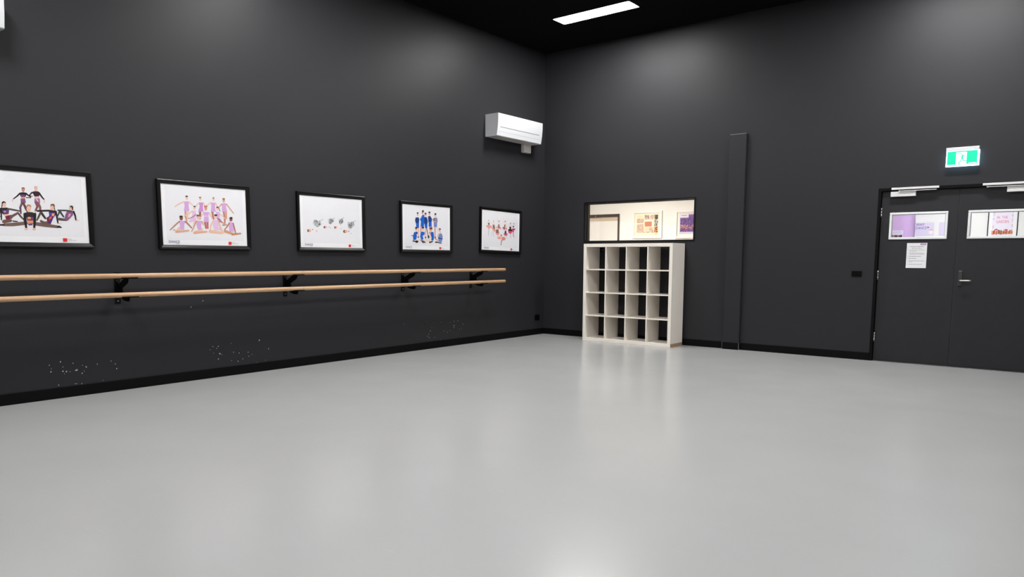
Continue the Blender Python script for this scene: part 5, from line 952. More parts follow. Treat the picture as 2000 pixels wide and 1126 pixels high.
M_PLATEB = mat('black_plastic_plate', rgb(4, 4, 5), rough=0.5, spec=0.1)
M_WHITEPL = mat('white_plastic', rgb(202, 204, 207), rough=0.4, spec=0.4)
M_GREYPL = mat('grey_slot_plastic', rgb(120, 122, 124), rough=0.5)
M_DARKSLOT = mat('dark_slot', rgb(70, 70, 72), rough=0.6)
M_OUTLET = mat('aged_plastic', rgb(205, 200, 195), rough=0.5)
M_ALU = mat('painted_aluminium', rgb(224, 227, 227), rough=0.35, spec=0.5)
M_CLOSER = mat('silver_closer_paint', rgb(215, 214, 214), rough=0.4, spec=0.5)
M_STEEL = mat('satin_steel', rgb(200, 200, 192), rough=0.3, metal=1.0)
M_PLATE = mat('dark_lock_plate', rgb(52, 52, 52), rough=0.4, spec=0.5)
M_SHELF = mat('off_white_laminate', rgb(240, 233, 223), rough=0.35, spec=0.5, noise=0.015, nscale=3)
M_CHIP = mat('bare_chipboard', rgb(172, 138, 108), rough=0.85, noise=0.25, nscale=160)
M_WOOD = None
M_CREAM = mat('warm_white_wall_paint', rgb(238, 237, 235), rough=0.8, spec=0.2)
M_CREAMC = mat('white_ceiling_paint', rgb(240, 238, 234), rough=0.9, spec=0.1)
M_FFLOOR = mat('foyer_vinyl_floor', rgb(150, 140, 130), rough=0.5)
M_BROWN = mat('dark_brown_metal_frame', rgb(62, 50, 44), rough=0.5)
M_BEIGE = mat('beige_panel', rgb(205, 188, 168), rough=0.7)
M_PURPLE = mat('lilac_purple_paint', rgb(196, 164, 212), rough=0.6, spec=0.3)
M_LILAC = mat('pale_lilac_print', rgb(214, 204, 232), rough=0.5)
M_PAPER = mat('white_paper', rgb(228, 228, 231), rough=0.7, spec=0.2)
M_BOARD = mat('white_display_board', rgb(238, 238, 236), rough=0.5, spec=0.3)
M_INK = mat('grey_ink', rgb(150, 148, 152), rough=0.8)
M_SPECK = mat('exposed_white_plaster', rgb(190, 190, 190), rough=0.9)
M_LINE = mat('joint_and_highlight_grey', rgb(120, 120, 122), rough=0.7)  # pale grey for skirting joints and the painted column highlight
M_GLASS = glass_mat('clear_glass')
M_LAMPFRAME = mat('lamp_frame_black', rgb(20, 20, 20), rough=0.6)
M_LIGHT = mat('lit_diffuser', rgb(255, 255, 255), rough=0.6, emit=(1.0, 0.985, 0.97, 1), estr=PANEL_E)
M_FLIGHT = mat('lit_foyer_diffuser', rgb(255, 255, 255), rough=0.6, emit=(1.0, 0.91, 0.81, 1), estr=FOYER_E)
M_FLIGHT2 = mat('lit_foyer_diffuser_neutral', rgb(255, 255, 255), rough=0.6, emit=(0.95, 0.98, 1.0, 1), estr=FOYER2_E)
M_SIGNW = mat('exit_sign_white_legend', rgb(240, 255, 250), rough=0.3, emit=(0.93, 1.0, 0.98, 1), estr=1.6)
M_SIGNG = mat('exit_sign_green_legend', rgb(0, 120, 80), rough=0.3, emit=(0.0, 0.72, 0.42, 1), estr=1.0)
M_SIGNE = mat('exit_sign_edge_glow', rgb(235, 255, 255), rough=0.3, emit=(0.50, 0.85, 1.0, 1), estr=6.0)

def wood_mat():
    m = bpy.data.materials.new('pale_oak_rail'); m.use_nodes = True
    nt = m.node_tree; b = nt.nodes['Principled BSDF']
    tc = nt.nodes.new('ShaderNodeTexCoord'); mp = nt.nodes.new('ShaderNodeMapping')
    mp.inputs['Scale'].default_value = (60, 1.5, 60)
    n = nt.nodes.new('ShaderNodeTexNoise'); n.inputs['Scale'].default_value = 1.5; n.inputs['Detail'].default_value = 8
    cr = nt.nodes.new('ShaderNodeValToRGB')
    cr.color_ramp.elements[0].position = 0.3; cr.color_ramp.elements[0].color = rgb(176, 138, 102)
    cr.color_ramp.elements[1].position = 0.7; cr.color_ramp.elements[1].color = rgb(200, 165, 128)
    nt.links.new(tc.outputs['Object'], mp.inputs[0]); nt.links.new(mp.outputs[0], n.inputs['Vector'])
    nt.links.new(n.outputs['Fac'], cr.inputs[0]); nt.links.new(cr.outputs[0], b.inputs['Base Color'])
    b.inputs['Roughness'].default_value = 0.4
    return m
M_WOOD = wood_mat()

def floor_mat():
    m = bpy.data.materials.new('grey_dance_vinyl'); m.use_nodes = True
    nt = m.node_tree; b = nt.nodes['Principled BSDF']; N = nt.nodes.new; Lk = nt.links.new
    tc = N('ShaderNodeTexCoord')
    n = N('ShaderNodeTexNoise'); n.inputs['Scale'].default_value = 1.1; n.inputs['Detail'].default_value = 5
    Lk(tc.outputs['Object'], n.inputs['Vector'])
    cr = N('ShaderNodeValToRGB')
    cr.color_ramp.elements[0].position = 0.0; cr.color_ramp.elements[0].color = rgb(*[c - 3 for c in FLOORC])
    cr.color_ramp.elements[1].position = 1.0; cr.color_ramp.elements[1].color = rgb(*[c + 3 for c in FLOORC])
    Lk(n.outputs['Fac'], cr.inputs[0])
    # thin scuffs: two fields of stretched noise, thresholded
    last = cr.outputs[0]
    for ang, sc, th, dark in ((0.5, 5, 0.83, (0.30, 0.29, 0.27, 1)), (-0.9, 4, 0.83, (0.68, 0.68, 0.67, 1)), (1.3, 6, 0.83, (0.36, 0.35, 0.33, 1))):
        mp = N('ShaderNodeMapping'); mp.inputs['Rotation'].default_value = (0, 0, ang); mp.inputs['Scale'].default_value = (1.6, 60, 1)
        n2 = N('ShaderNodeTexNoise'); n2.inputs['Scale'].default_value = sc; n2.inputs['Detail'].default_value = 0
        Lk(tc.outputs['Object'], mp.inputs[0]); Lk(mp.outputs[0], n2.inputs['Vector'])
        r = N('ShaderNodeMapRange'); r.inputs['From Min'].default_value = th; r.inputs['From Max'].default_value = th + 0.03; r.inputs['To Max'].default_value = 0.18
        Lk(n2.outputs['Fac'], r.inputs['Value'])
        mx = N('ShaderNodeMix'); mx.data_type = 'RGBA'; mx.inputs['B'].default_value = dark
        Lk(r.outputs['Result'], mx.inputs['Factor']); Lk(last, mx.inputs['A']); last = mx.outputs['Result']
    Lk(last, b.inputs['Base Color'])
    n3 = N('ShaderNodeTexNoise'); n3.inputs['Scale'].default_value = 2.2; n3.inputs['Detail'].default_value = 2
    Lk(tc.outputs['Object'], n3.inputs['Vector'])
    r3 = N('ShaderNodeMapRange'); r3.inputs['To Min'].default_value = FLOORR - 0.02; r3.inputs['To Max'].default_value = FLOORR + 0.02
    Lk(n3.outputs['Fac'], r3.inputs['Value']); Lk(r3.outputs['Result'], b.inputs['Roughness'])
    b.inputs['Specular IOR Level'].default_value = 0.42
    mp4 = N('ShaderNodeMapping'); mp4.inputs['Scale'].default_value = (0.25, 1.0, 1)
    n4 = N('ShaderNodeTexNoise'); n4.inputs['Scale'].default_value = 5; n4.inputs['Detail'].default_value = 3
    Lk(tc.outputs['Object'], mp4.inputs[0]); Lk(mp4.outputs[0], n4.inputs['Vector'])
    bp = N('ShaderNodeBump'); bp.inputs['Strength'].default_value = 0.04; bp.inputs['Distance'].default_value = 0.002
    Lk(n4.outputs['Fac'], bp.inputs['Height']); Lk(bp.outputs['Normal'], b.inputs['Normal'])
    return m
M_FLOOR = floor_mat()

def flat_col(r, g, b, rough=0.45, coat=0.35):
    return mat('print_ink_%d_%d_%d' % (r, g, b), rgb(r, g, b), rough=rough, spec=0.3, coat=coat)

# ------------------------------------------------------------------ mesh helpers
class MB:
    def __init__(s): s.v = []; s.f = []; s.m = []; s.mats = []; s.smooth = []
    def mi(s, m):
        if m not in s.mats: s.mats.append(m)
        return s.mats.index(m)
    def face(s, pts, m, smooth=False):
        i0 = len(s.v); s.v += [tuple(p) for p in pts]; s.f.append(list(range(i0, i0 + len(pts)))); s.m.append(s.mi(m)); s.smooth.append(smooth)
    def addbm(s, bm, m, smooth=False):
        i0 = len(s.v); bm.verts.ensure_lookup_table()
        s.v += [tuple(v.co) for v in bm.verts]
        for f in bm.faces: s.f.append([i0 + v.index for v in f.verts]); s.m.append(s.mi(m)); s.smooth.append(smooth)
        bm.free()
    def box(s, x0, x1, y0, y1, z0, z1, m, bev=0.0, seg=2):
        bm = bmesh.new(); bmesh.ops.create_cube(bm, size=1)
        for v in bm.verts:
            v.co = Vector(((x0 + x1) / 2 + v.co.x * (x1 - x0), (y0 + y1) / 2 + v.co.y * (y1 - y0), (z0 + z1) / 2 + v.co.z * (z1 - z0)))
        if bev > 0: bmesh.ops.bevel(bm, geom=list(bm.edges), offset=bev, segments=seg, affect='EDGES', profile=0.5)
        bm.verts.index_update(); s.addbm(bm, m, False)
    def prism(s, pts, axis, a, b, m, bev=0.0):
        """polygon pts (2-D in the two other axes, in order) extruded along axis from a to b"""
        def mk(p, t):
            if axis == 'x': return (t, p[0], p[1])
            if axis == 'y': return (p[0], t, p[1])
            return (p[0], p[1], t)
        bm = bmesh.new()
        A = [bm.verts.new(mk(p, a)) for p in pts]; B = [bm.verts.new(mk(p, b)) for p in pts]
        n = len(pts)
        bm.faces.new(A); bm.faces.new(B[::-1])
        for i in range(n): bm.faces.new((A[i], A[(i + 1) % n], B[(i + 1) % n], B[i]))
        bmesh.ops.recalc_face_normals(bm, faces=list(bm.faces))
        if bev > 0: bmesh.ops.bevel(bm, geom=list(bm.edges), offset=bev, segments=2, affect='EDGES', profile=0.5)
        bm.verts.index_update(); s.addbm(bm, m)
    def tube(s, path, r, m, n=16, closed_ends=True):
        path = [Vector(p) for p in path]; rings = []
        for i, p in enumerate(path):
            d = (path[min(i + 1, len(path) - 1)] - path[max(i - 1, 0)]).normalized()
            up = Vector((0, 0, 1)) if abs(d.z) < 0.9 else Vector((1, 0, 0))
            a = d.cross(up).normalized(); b = d.cross(a).normalized()
            rr = r[i] if isinstance(r, (list, tuple)) else r
            rings.append([p + a * rr * math.cos(2 * PI * k / n) + b * rr * math.sin(2 * PI * k / n) for k in range(n)])
        i0 = len(s.v)
        for R_ in rings: s.v += [tuple(q) for q in R_]
        for j in range(len(rings) - 1):
            for k in range(n):
                s.f.append([i0 + j * n + k, i0 + j * n + (k + 1) % n, i0 + (j + 1) * n + (k + 1) % n, i0 + (j + 1) * n + k]); s.m.append(s.mi(m)); s.smooth.append(True)
        if closed_ends:
            s.f.append([i0 + k for k in range(n)][::-1]); s.m.append(s.mi(m)); s.smooth.append(False)
            s.f.append([i0 + (len(rings) - 1) * n + k for k in range(n)]); s.m.append(s.mi(m)); s.smooth.append(False)
    def text(s, string, m, fit, fn, shear=0.0, bold=0.0):
        """string fitted into fit=(a0,a1,b0,b1), each vertex mapped by fn(a,b)"""
        cu = bpy.data.curves.new('t', 'FONT'); cu.body = string; cu.fill_mode = 'FRONT'; cu.resolution_u = 3; cu.offset = bold; cu.shear = shear
        ob = bpy.data.objects.new('t', cu); C.objects.link(ob)
        bpy.context.view_layer.update()
        me = ob.evaluated_get(bpy.context.evaluated_depsgraph_get()).to_mesh()
        xs = [v.co.x for v in me.vertices]; ys = [v.co.y for v in me.vertices]
        x0, x1, y0, y1 = min(xs), max(xs), min(ys), max(ys); a0, a1, b0, b1 = fit
        i0 = len(s.v)
        for v in me.vertices: s.v.append(tuple(fn(a0 + (v.co.x - x0) / (x1 - x0) * (a1 - a0), b0 + (v.co.y - y0) / (y1 - y0) * (b1 - b0))))
        for p in me.polygons: s.f.append([i0 + i for i in p.vertices]); s.m.append(s.mi(m)); s.smooth.append(False)
        bpy.data.objects.remove(ob, do_unlink=True); bpy.data.curves.remove(cu)
    def build(s, name, parent=None, origin=None, label=None):
        o0 = Vector(origin) if origin is not None else Vector((0, 0, 0))
        me = bpy.data.meshes.new(name)
        me.from_pydata([tuple(Vector(v) - o0) for v in s.v], [], s.f)
        for m in s.mats: me.materials.append(m)
        me.polygons.foreach_set('material_index', s.m); me.polygons.foreach_set('use_smooth', s.smooth)
        me.update()
        o = bpy.data.objects.new(name, me); C.objects.link(o)
        if parent: o.parent = parent
        if origin is not None: o.location = o0
        if label: o['label'] = label
        return o

def thing(name, label, cat, loc=(0, 0, 0), group=None, kind=None):
    o = bpy.data.objects.new(name, None); C.objects.link(o); o.location = loc; o.empty_display_size = 0.1
    o['label'] = label; o['category'] = cat
    if group: o['group'] = group
    if kind: o['kind'] = kind
    return o
def tag(o, label, cat, group=None, kind=None):
    o['label'] = label; o['category'] = cat
    if group: o['group'] = group
    if kind: o['kind'] = kind
    return o
def struct(o, label=None, cat=None):
    o['kind'] = 'structure'
    if label: o['label'] = label
    if cat: o['category'] = cat
    return o
def L3(parent, mb, name, label=None):
    """build a mesh given in world coordinates as a child of a thing that sits unrotated at its loc"""
    mb.v = [tuple(Vector(v) - parent.matrix_basis.translation - (parent.parent.matrix_basis.translation if parent.parent else Vector())) for v in mb.v]
    o = mb.build(name); o.parent = parent
    if label: o['label'] = label
    return o

# ------------------------------------------------------------------ the room
XR, YB, H = 7.45, -10.15, 4.5
def wall_holes(name, x0, x1, z0, z1, y0, y1, holes, m_front, m_back, m_rev, label):
    mb = MB()
    xs = sorted({x0, x1} | {h[0] for h in holes} | {h[1] for h in holes}); zs = sorted({z0, z1} | {h[2] for h in holes} | {h[3] for h in holes})
    for i in range(len(xs) - 1):
        for j in range(len(zs) - 1):
            cx, cz = (xs[i] + xs[i + 1]) / 2, (zs[j] + zs[j + 1]) / 2
            if any(h[0] < cx < h[1] and h[2] < cz < h[3] for h in holes): continue
            a, b, c, d = xs[i], xs[i + 1], zs[j], zs[j + 1]
            mb.face([(a, y0, c), (b, y0, c), (b, y0, d), (a, y0, d)], m_front)
            mb.face([(a, y1, c), (a, y1, d), (b, y1, d), (b, y1, c)], m_back)
    for (a, b, c, d) in holes:
        mb.face([(a, y0, c), (a, y1, c), (a, y1, d), (a, y0, d)], m_rev); mb.face([(b, y0, c), (b, y0, d), (b, y1, d), (b, y1, c)], m_rev)
        mb.face([(a, y0, d), (a, y1, d), (b, y1, d), (b, y0, d)], m_rev)
        if c > z0: mb.face([(a, y0, c), (b, y0, c), (b, y1, c), (a, y1, c)], m_rev)
    for (a, b) in ((x0, x0), (x1, x1)):
        mb.face([(a, y0, z0), (a, y1, z0), (a, y1, z1), (a, y0, z1)], m_front)
    mb.face([(x0, y0, z1), (x1, y0, z1), (x1, y1, z1), (x0, y1, z1)], m_front)
    o = mb.build(name); return struct(o, label, 'wall')

T = 0.12
WIN = (0.775, 2.65, 1.500, 2.125); DOOR = (5.02, 6.725, 0.0, 2.108)
wall_holes('wall_back', -0.12, XR + 0.12, 0, H, 0, T, [WIN, DOOR], M_WALL, M_CREAM, M_GLOSSBLACK, 'charcoal wall with the window, shelf unit and double doors')
mb = MB(); mb.box(-0.12, 0, YB - 0.12, 0, 0, H, M_WALL); wl = struct(mb.build('wall_left'), 'charcoal wall carrying the framed photos and ballet barre', 'wall')
mb = MB(); mb.box(XR, XR + 0.12, YB - 0.12, 0, 0, H, M_PALE); struct(mb.build('wall_right'), 'grey wall on the right, outside the picture', 'wall')
mb = MB(); mb.box(0, XR, YB - 0.12, YB, 0, H, M_PALE); struct(mb.build('wall_front'), 'grey wall behind the camera', 'wall')
mb = MB(); mb.box(-0.12, XR + 0.12, YB - 0.12, T, -0.1, 0, M_FLOOR); struct(mb.build('floor'), 'glossy light grey vinyl dance floor', 'floor')

# ceiling lights: recessed 1.2 x 0.3 panels
PX = (1.67, 5.75); PY = (-1.195, -4.87, -8.52)
PLX, PLY = 0.596, 0.146
mb = MB()
# ceiling slab with light recesses left open
xs = sorted({-0.12, XR + 0.12} | {p + s for p in PX for s in (-PLX, PLX)}); ys = sorted({YB - 0.12, T} | {p + s for p in PY for s in (-PLY, PLY)})
for i in range(len(xs) - 1):
    for j in range(len(ys) - 1):
        cx, cy = (xs[i] + xs[i + 1]) / 2, (ys[j] + ys[j + 1]) / 2
        if any(abs(cx - px) < PLX for px in PX) and any(abs(cy - py) < PLY for py in PY): continue
        mb.box(xs[i], xs[i + 1], ys[j], ys[j + 1], H, H + 0.1, M_CEIL)
struct(mb.build('ceiling'), 'black ceiling', 'ceiling')
lights = []
lab = {(0, 0): 'long lit white rectangular panel light in the black ceiling near the room corner'}
oth = {(1, 0): 'panel light set in the ceiling in front of the double doors, above the frame', (0, 1): 'panel light set in the ceiling above the middle of the barre',
       (1, 1): 'panel light set in the ceiling over the middle of the floor', (0, 2): 'panel light set in the ceiling beside the left wall, nearest the camera',
       (1, 2): 'panel light set in the ceiling straight above the camera'}
for i, px in enumerate(PX):
    for j, py in enumerate(PY):
        t = thing('ceiling_light', lab.get((i, j)) or oth[(i, j)], 'ceiling light', (px, py, H), 'recessed ceiling panel lights')
        if not lights:
            f = MB(); w = 0.008
            for (a, b, c, d) in ((-PLX, PLX, -PLY, -PLY + w), (-PLX, PLX, PLY - w, PLY), (-PLX, -PLX + w, -PLY + w, PLY - w), (PLX - w, PLX, -PLY + w, PLY - w)):
                f.box(a, b, c, d, 0.0, 0.06, M_LAMPFRAME)
            fo = f.build('frame', t)
            g = MB(); g.box(-PLX + w, PLX - w, -PLY + w, PLY - w, 0.004, 0.02, M_LIGHT); go = g.build('diffuser', t)
            lights = [fo, go]
        else:
            for o in lights: c = o.copy(); C.objects.link(c); c.parent = t

# paint chips on the left wall
mb = MB()
SP = [(-7.403, 0.304), (-7.39, 0.272), (-7.339, 0.119), (-7.212, 0.301), (-7.104, 0.255), (-7.009, 0.27), (-6.85, 0.254), (-7.194, 0.112), (-7.242, 0.227), (-7.194, 0.234), (-7.183, 0.236), (-7.141, 0.201), (-7.134, 0.272), (-7.27, 0.232), (-7.298, 0.239), (-7.313, 0.324), (-7.296, 0.276), (-7.287, 0.215), (-7.394, 0.244), (-6.841, 0.209), (-6.887, 0.285), (-7.15, 0.107), (-7.206, 0.113), (-7.123, 0.218), (-6.967, 0.112), (-5.903, 0.296), (-5.873, 0.326), (-5.813, 0.324), (-5.868, 0.257), (-5.776, 0.234), (-5.797, 0.245), (-5.662, 0.342), (-5.64, 0.245), (-5.576, 0.23), (-5.535, 0.161), (-5.327, 0.347), (-5.365, 0.105), (-5.667, 0.158), (-5.593, 0.142), (-5.468, 0.228), (-5.462, 0.182), (-5.424, 0.197), (-5.216, 0.24), (-5.258, 0.117), (-5.832, 0.303), (-5.816, 0.191), (-3.16, 0.376), (-2.111, 0.349), (-2.189, 0.349), (-2.27, 0.338), (-2.189, 0.287), (-2.19, 0.259), (-2.275, 0.221), (-2.396, 0.222), (-2.024, 0.236), (-1.996, 0.294), (-2.641, 0.289), (-2.668, 0.248), (-2.699, 0.207), (-2.703, 0.178), (-2.726, 0.177), (-2.692, 0.155), (-2.588, 0.152), (-2.472, 0.112), (-2.458, 0.35), (-2.332, 0.2), (-2.07, 0.228), (-5.959, 0.806), (-6.087, 0.75)]
for k, (y, z) in enumerate(SP):
    r = 0.0026 + 0.0030 * random.random(); n = 7
    if k % 5 == 0: r *= 1.3
    pts = [(0.0006, y + r * math.cos(2 * PI * q / n) * (0.7 + 0.5 * random.random()), z + r * math.sin(2 * PI * q / n) * (0.8 + 0.7 * random.random())) for q in range(n)]
    mb.face(pts, M_SPECK)
o = mb.build('paint_chips', wl); o['kind'] = 'stuff'; o['label'] = 'white paint chips scattered low on the dark wall'

# baseboards
BH = 0.096
def bb(name, x0, x1, y0, y1, label):
    mb = MB(); mb.box(x0, x1, y0, y1, 0, BH, M_BLACK, bev=0.002); return struct(mb.build(name), label, 'baseboard')
bb('baseboard_left', 0, 0.012, YB, 0, 'black skirting along the left wall')
COL = (3.132, 3.364, -0.045, 2.925)
bb('baseboard_back', 0.012, COL[0], -0.012, 0, 'black skirting from the corner to the boxed column')
bb('baseboard_middle', COL[1], 5.019, -0.012, 0, 'black skirting between the boxed column and the doors')
bb('baseboard_far', 6.76, XR, -0.012, 0, 'black skirting right of the double doors')
bb('baseboard_right', XR - 0.012, XR, YB, -0.012, 'black skirting along the right wall')
mb = MB(); mb.box(COL[0] - 0.002, COL[1] + 0.002, COL[2] - 0.010, COL[2], 0, BH, M_BLACK, bev=0.001)
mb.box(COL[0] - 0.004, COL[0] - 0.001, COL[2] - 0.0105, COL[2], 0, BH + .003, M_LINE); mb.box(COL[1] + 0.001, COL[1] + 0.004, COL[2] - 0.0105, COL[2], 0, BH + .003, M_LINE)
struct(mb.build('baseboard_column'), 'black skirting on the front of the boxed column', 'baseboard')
mb = MB(); mb.box(COL[0], COL[1], COL[2], 0, 0, COL[3], M_WALL, bev=0.002)
mb.box(COL[0] + 0.004, COL[1] - 0.002, COL[2] + 0.0005, COL[2] + 0.008, COL[3] - 0.0005, COL[3] + 0.004, M_LINE)  # dusty highlight along the column top, put in as a pale strip
struct(mb.build('trim_1'), 'tall shallow charcoal boxed column on the wall right of the shelf unit', 'column')

# ------------------------------------------------------------------ window
mb = MB(); a, b, c, d = WIN; fw = 0.026
for (x0, x1, z0, z1) in ((a, b, d - fw, d), (a, b, c, c + fw), (a, a + fw, c + fw, d - fw), (b - fw, b, c + fw, d - fw)):
    mb.box(x0, x1, -0.006, 0.05, z0, z1, M_GLOSSBLACK, bev=0.0015)
a2, b2, c2, d2 = a + 0.004, b - 0.004, c + 0.002, d - 0.004
for (x0, x1, z0, z1) in ((a2, b2, d2 - 0.03, d2), (a2, b2, c2, c2 + 0.018), (a2, a2 + 0.03, c2 + .018, d2 - .03), (b2 - 0.02, b2, c2 + .018, d2 - .03)):
    mb.box(x0, x1, 0.056, T - 0.001, z0, z1, M_BROWN if x1 - x0 < 0.04 else M_GLOSSBLACK)
win = struct(mb.build('window_1'), 'long horizontal black framed internal window above the shelf unit', 'window')
mb = MB(); mb.box(a + 0.012, b - 0.012, 0.0505, 0.0555, c + 0.012, d - 0.012, M_GLASS); mb.build('glass_pane', win)

# ------------------------------------------------------------------ doors
XS = 5.869; DY0, DY1 = 0.03, 0.075; DZ = 2.07
mb = MB()
for (x0, x1, z0, z1) in ((5.02, 5.052, 0, 2.108), (6.686, 6.725, 0, 2.108), (5.052, 6.686, 2.074, 2.108)):
    mb.box(x0, x1, -0.008, T, z0, z1, M_BLACK, bev=0.001)
mb.box(5.035, 5.062, DY1 + .002, T - .005, 0, 2.08, M_BLACK); mb.box(6.676, 6.7, DY1 + .002, T - .005, 0, 2.08, M_BLACK); mb.box(5.062, 6.676, DY1 + .002, T - .005, 2.06, 2.08, M_BLACK)

struct(mb.build('trim_2'), 'black door frame around the charcoal double doors', 'door frame')
mb = MB(); mb.box(5.052, 6.686, 0.0, 0.10, 0.0, 0.006, M_DARKSLOT, bev=0.001); struct(mb.build('trim_3'), 'thin metal threshold under the double doors', 'threshold')

def make_leaf(name, x0, x1, vx0, vx1, label, hinge_left, hinge_label):
    vz0, vz1 = 1.494, 1.815; fr = 0.026
    mb = MB(); z0 = 0.010
    hx0, hx1, hz0, hz1 = vx0 + fr * .8, vx1 - fr * .8, vz0 + fr * .8, vz1 - fr * .8
    for (p, q, r, s_) in ((x0, hx0, z0, DZ), (hx1, x1, z0, DZ), (hx0, hx1, z0, hz0), (hx0, hx1, hz1, DZ)): mb.box(p, q, DY0, DY1, r, s_, M_DOOR)
    d = struct(mb.build(name), label, 'door')
    f = MB()
    for (p, q, r, s_) in ((vx0, vx1, vz1 - fr, vz1), (vx0, vx1, vz0, vz0 + fr), (vx0, vx0 + fr, vz0 + fr, vz1 - fr), (vx1 - fr, vx1, vz0 + fr, vz1 - fr)):
        f.box(p, q, DY0 - 0.010, DY0 + 0.012, r, s_, M_ALU, bev=0.004)
        f.box(p, q, DY1 - 0.005, DY1 + 0.006, r, s_, M_ALU)
    gx0, gx1, gz0, gz1 = vx0 + fr - .001, vx1 - fr + .001, vz0 + fr - .001, vz1 - fr + .001; gs = 0.005
    for (p, q, r, s_) in ((gx0, gx1, gz1 - gs, gz1), (gx0, gx1, gz0, gz0 + gs * .5), (gx0, gx0 + gs, gz0 + gs * .5, gz1 - gs), (gx1 - gs, gx1, gz0 + gs * .5, gz1 - gs)):
        f.box(p, q, DY0 - 0.002, DY0 + 0.020, r, s_, M_GREYPL)
    fo = f.build('vision_frame', d, label='silver framed vision window')
    g = MB(); g.box(hx0, hx1, 0.050, 0.056, hz0, hz1, M_GLASS); g.build('glass_pane', fo)
    for (r, s_) in ((1.764, 1.875), (1.004, 1.117), (0.240, 0.351)):
        h = MB(); hx = x0 + 0.0005 if hinge_left else x1 - 0.0005
        for k in range(3):
            h.tube([(hx, DY0 - 0.004, r + (s_ - r) * k / 3 + .001), (hx, DY0 - 0.004, r + (s_ - r) * (k + 1) / 3 - .001)], 0.0062, M_STEEL, 10)
        h.build('hinge', d, label='steel hinge')
    return d
dl = make_leaf('door_1', 5.058, XS - 0.002, 5.154, 5.770, 'left leaf of the charcoal double doors, with a notice below its window', True, '')
dr = make_leaf('door_2', XS + 0.002, 6.680, 5.970, 6.586, 'right leaf of the charcoal double doors, with the lever handle', False, '')
mb = MB(); mb.box(5.914, 5.954, DY0 - 0.013, DY0, 0.951, 1.123, M_PLATE, bev=0.002); hp = mb.build('lock_plate', dr)
mb = MB(); mb.box(5.916, 5.952, DY0 - 0.0125, DY0 - 0.001, 1.1225, 1.1245, M_ALU); mb.build('plate_highlight', hp, label='top edge highlight put in as a bright strip')  # bright strip imitates light caught on the plate's top edge
mb = MB(); mb.tube([(5.936, DY0 - 0.012, 1.014), (5.936, DY0 - 0.045, 1.014), (5.941, DY0 - 0.055, 1.014), (5.955, DY0 - 0.06, 1.014), (6.03, DY0 - 0.06, 1.014), (6.045, DY0 - 0.056, 1.014), (6.05, DY0 - 0.04, 1.014)], 0.0085, M_STEEL, 12)
mb.build('lever_handle', dr, label='satin steel lever handle')
mb = MB(); mb.tube([(5.936, DY0 - 0.02, 0.967), (5.936, DY0 - 0.010, 0.967)], 0.010, M_PLATE, 14); mb.build('thumb_turn', dr)
def closer(d, bx0, bx1, ax0, ax1):
    c_ = MB(); c_.box(bx0, bx1, DY0 - 0.048, DY0, 2.003, 2.062, M_CLOSER, bev=0.0025)
    co_ = c_.build('door_closer', d, label='silver door closer box')
    a_ = MB(); a_.prism([(ax0, -0.020), (ax0 + 0.004, -0.034), (ax1, -0.030), (ax1, -0.020)], 'z', 2.064, 2.070, M_CLOSER)
    a_.tube([(ax0 + .012, -0.027, 2.06), (ax0 + .012, -0.027, 2.072)], 0.008, M_CLOSER, 10)
    a_.build('arm', co_)
closer(dl, 5.157, 5.427, 5.24, 5.64); closer(dr, 6.325, 6.595, 6.13, 6.51)
def track(name, x0, x1, lab_):
    t_ = MB(); t_.box(x0, x1, -0.030, -0.008, 2.084, 2.108, M_CLOSER, bev=0.002); t_.box(x0 + .02, x1 - .02, -0.026, -0.014, 2.080, 2.085, M_GREYPL)
    struct(t_.build(name), lab_, 'door closer track')
track('trim_4', 5.165, 5.666, 'silver closer track over the left door leaf'); track('trim_5', 6.095, 6.596, 'silver closer track over the right door leaf')

# notice
def wallmap(y): return lambda a_, b_: (a_, y, b_)
mb = MB(); ny = DY0 - 0.001
mb.box(5.360, 5.575, ny - 0.0006, ny, 1.153, 1.450, M_PAPER)
yy = ny - 0.0009
M_LOGO = mat('mauve_logo_ink', rgb(150, 112, 158), rough=0.8)
mb.face([(5.503, yy, 1.424), (5.565, yy, 1.424), (5.565, yy, 1.445), (5.503, yy, 1.445)], M_LOGO)
M_LOGOT = mat('pale_logo_ink', rgb(222, 205, 226), rough=0.8)
for k in range(5): mb.face([(5.513 + k * .009, yy - .0002, 1.431), (5.519 + k * .009, yy - .0002, 1.431), (5.519 + k * .009, yy - .0002, 1.439), (5.513 + k * .009, yy - .0002, 1.439)], M_LOGOT)
random.seed(3)
for (z, xa, xb, th) in ((1.407, 5.392, 5.545, .008), (1.388, 5.412, 5.525, .007), (1.367, 5.392, 5.555, .005), (1.353, 5.392, 5.465, .005), (1.330, 5.392, 5.548, .006), (1.317, 5.392, 5.556, .005),
                        (1.292, 5.390, 5.515, .007), (1.267, 5.390, 5.465, .007), (1.238, 5.390, 5.556, .006), (1.226, 5.390, 5.428, .005), (1.198, 5.390, 5.53, .006)):
    x = xa
    if z not in (1.407, 1.388, 1.353, 1.317, 1.226): mb.face([(5.372, yy, z - .002), (5.378, yy, z - .002), (5.378, yy, z + .003), (5.372, yy, z + .003)], M_INK)
    while x < xb - .004:
        w = random.uniform(.008, .026); w = min(w, xb - x)
        mb.face([(x, yy, z - th / 2), (x + w, yy, z - th / 2), (x + w, yy, z + th / 2 * random.uniform(.4, 1)), (x, yy, z + th / 2)], M_INK); x += w + .004
tag(mb.build('paper_notice', origin=(5.4675, ny, 1.153)), 'white printed sheet with a mauve logo stuck on the left door leaf', 'notice')

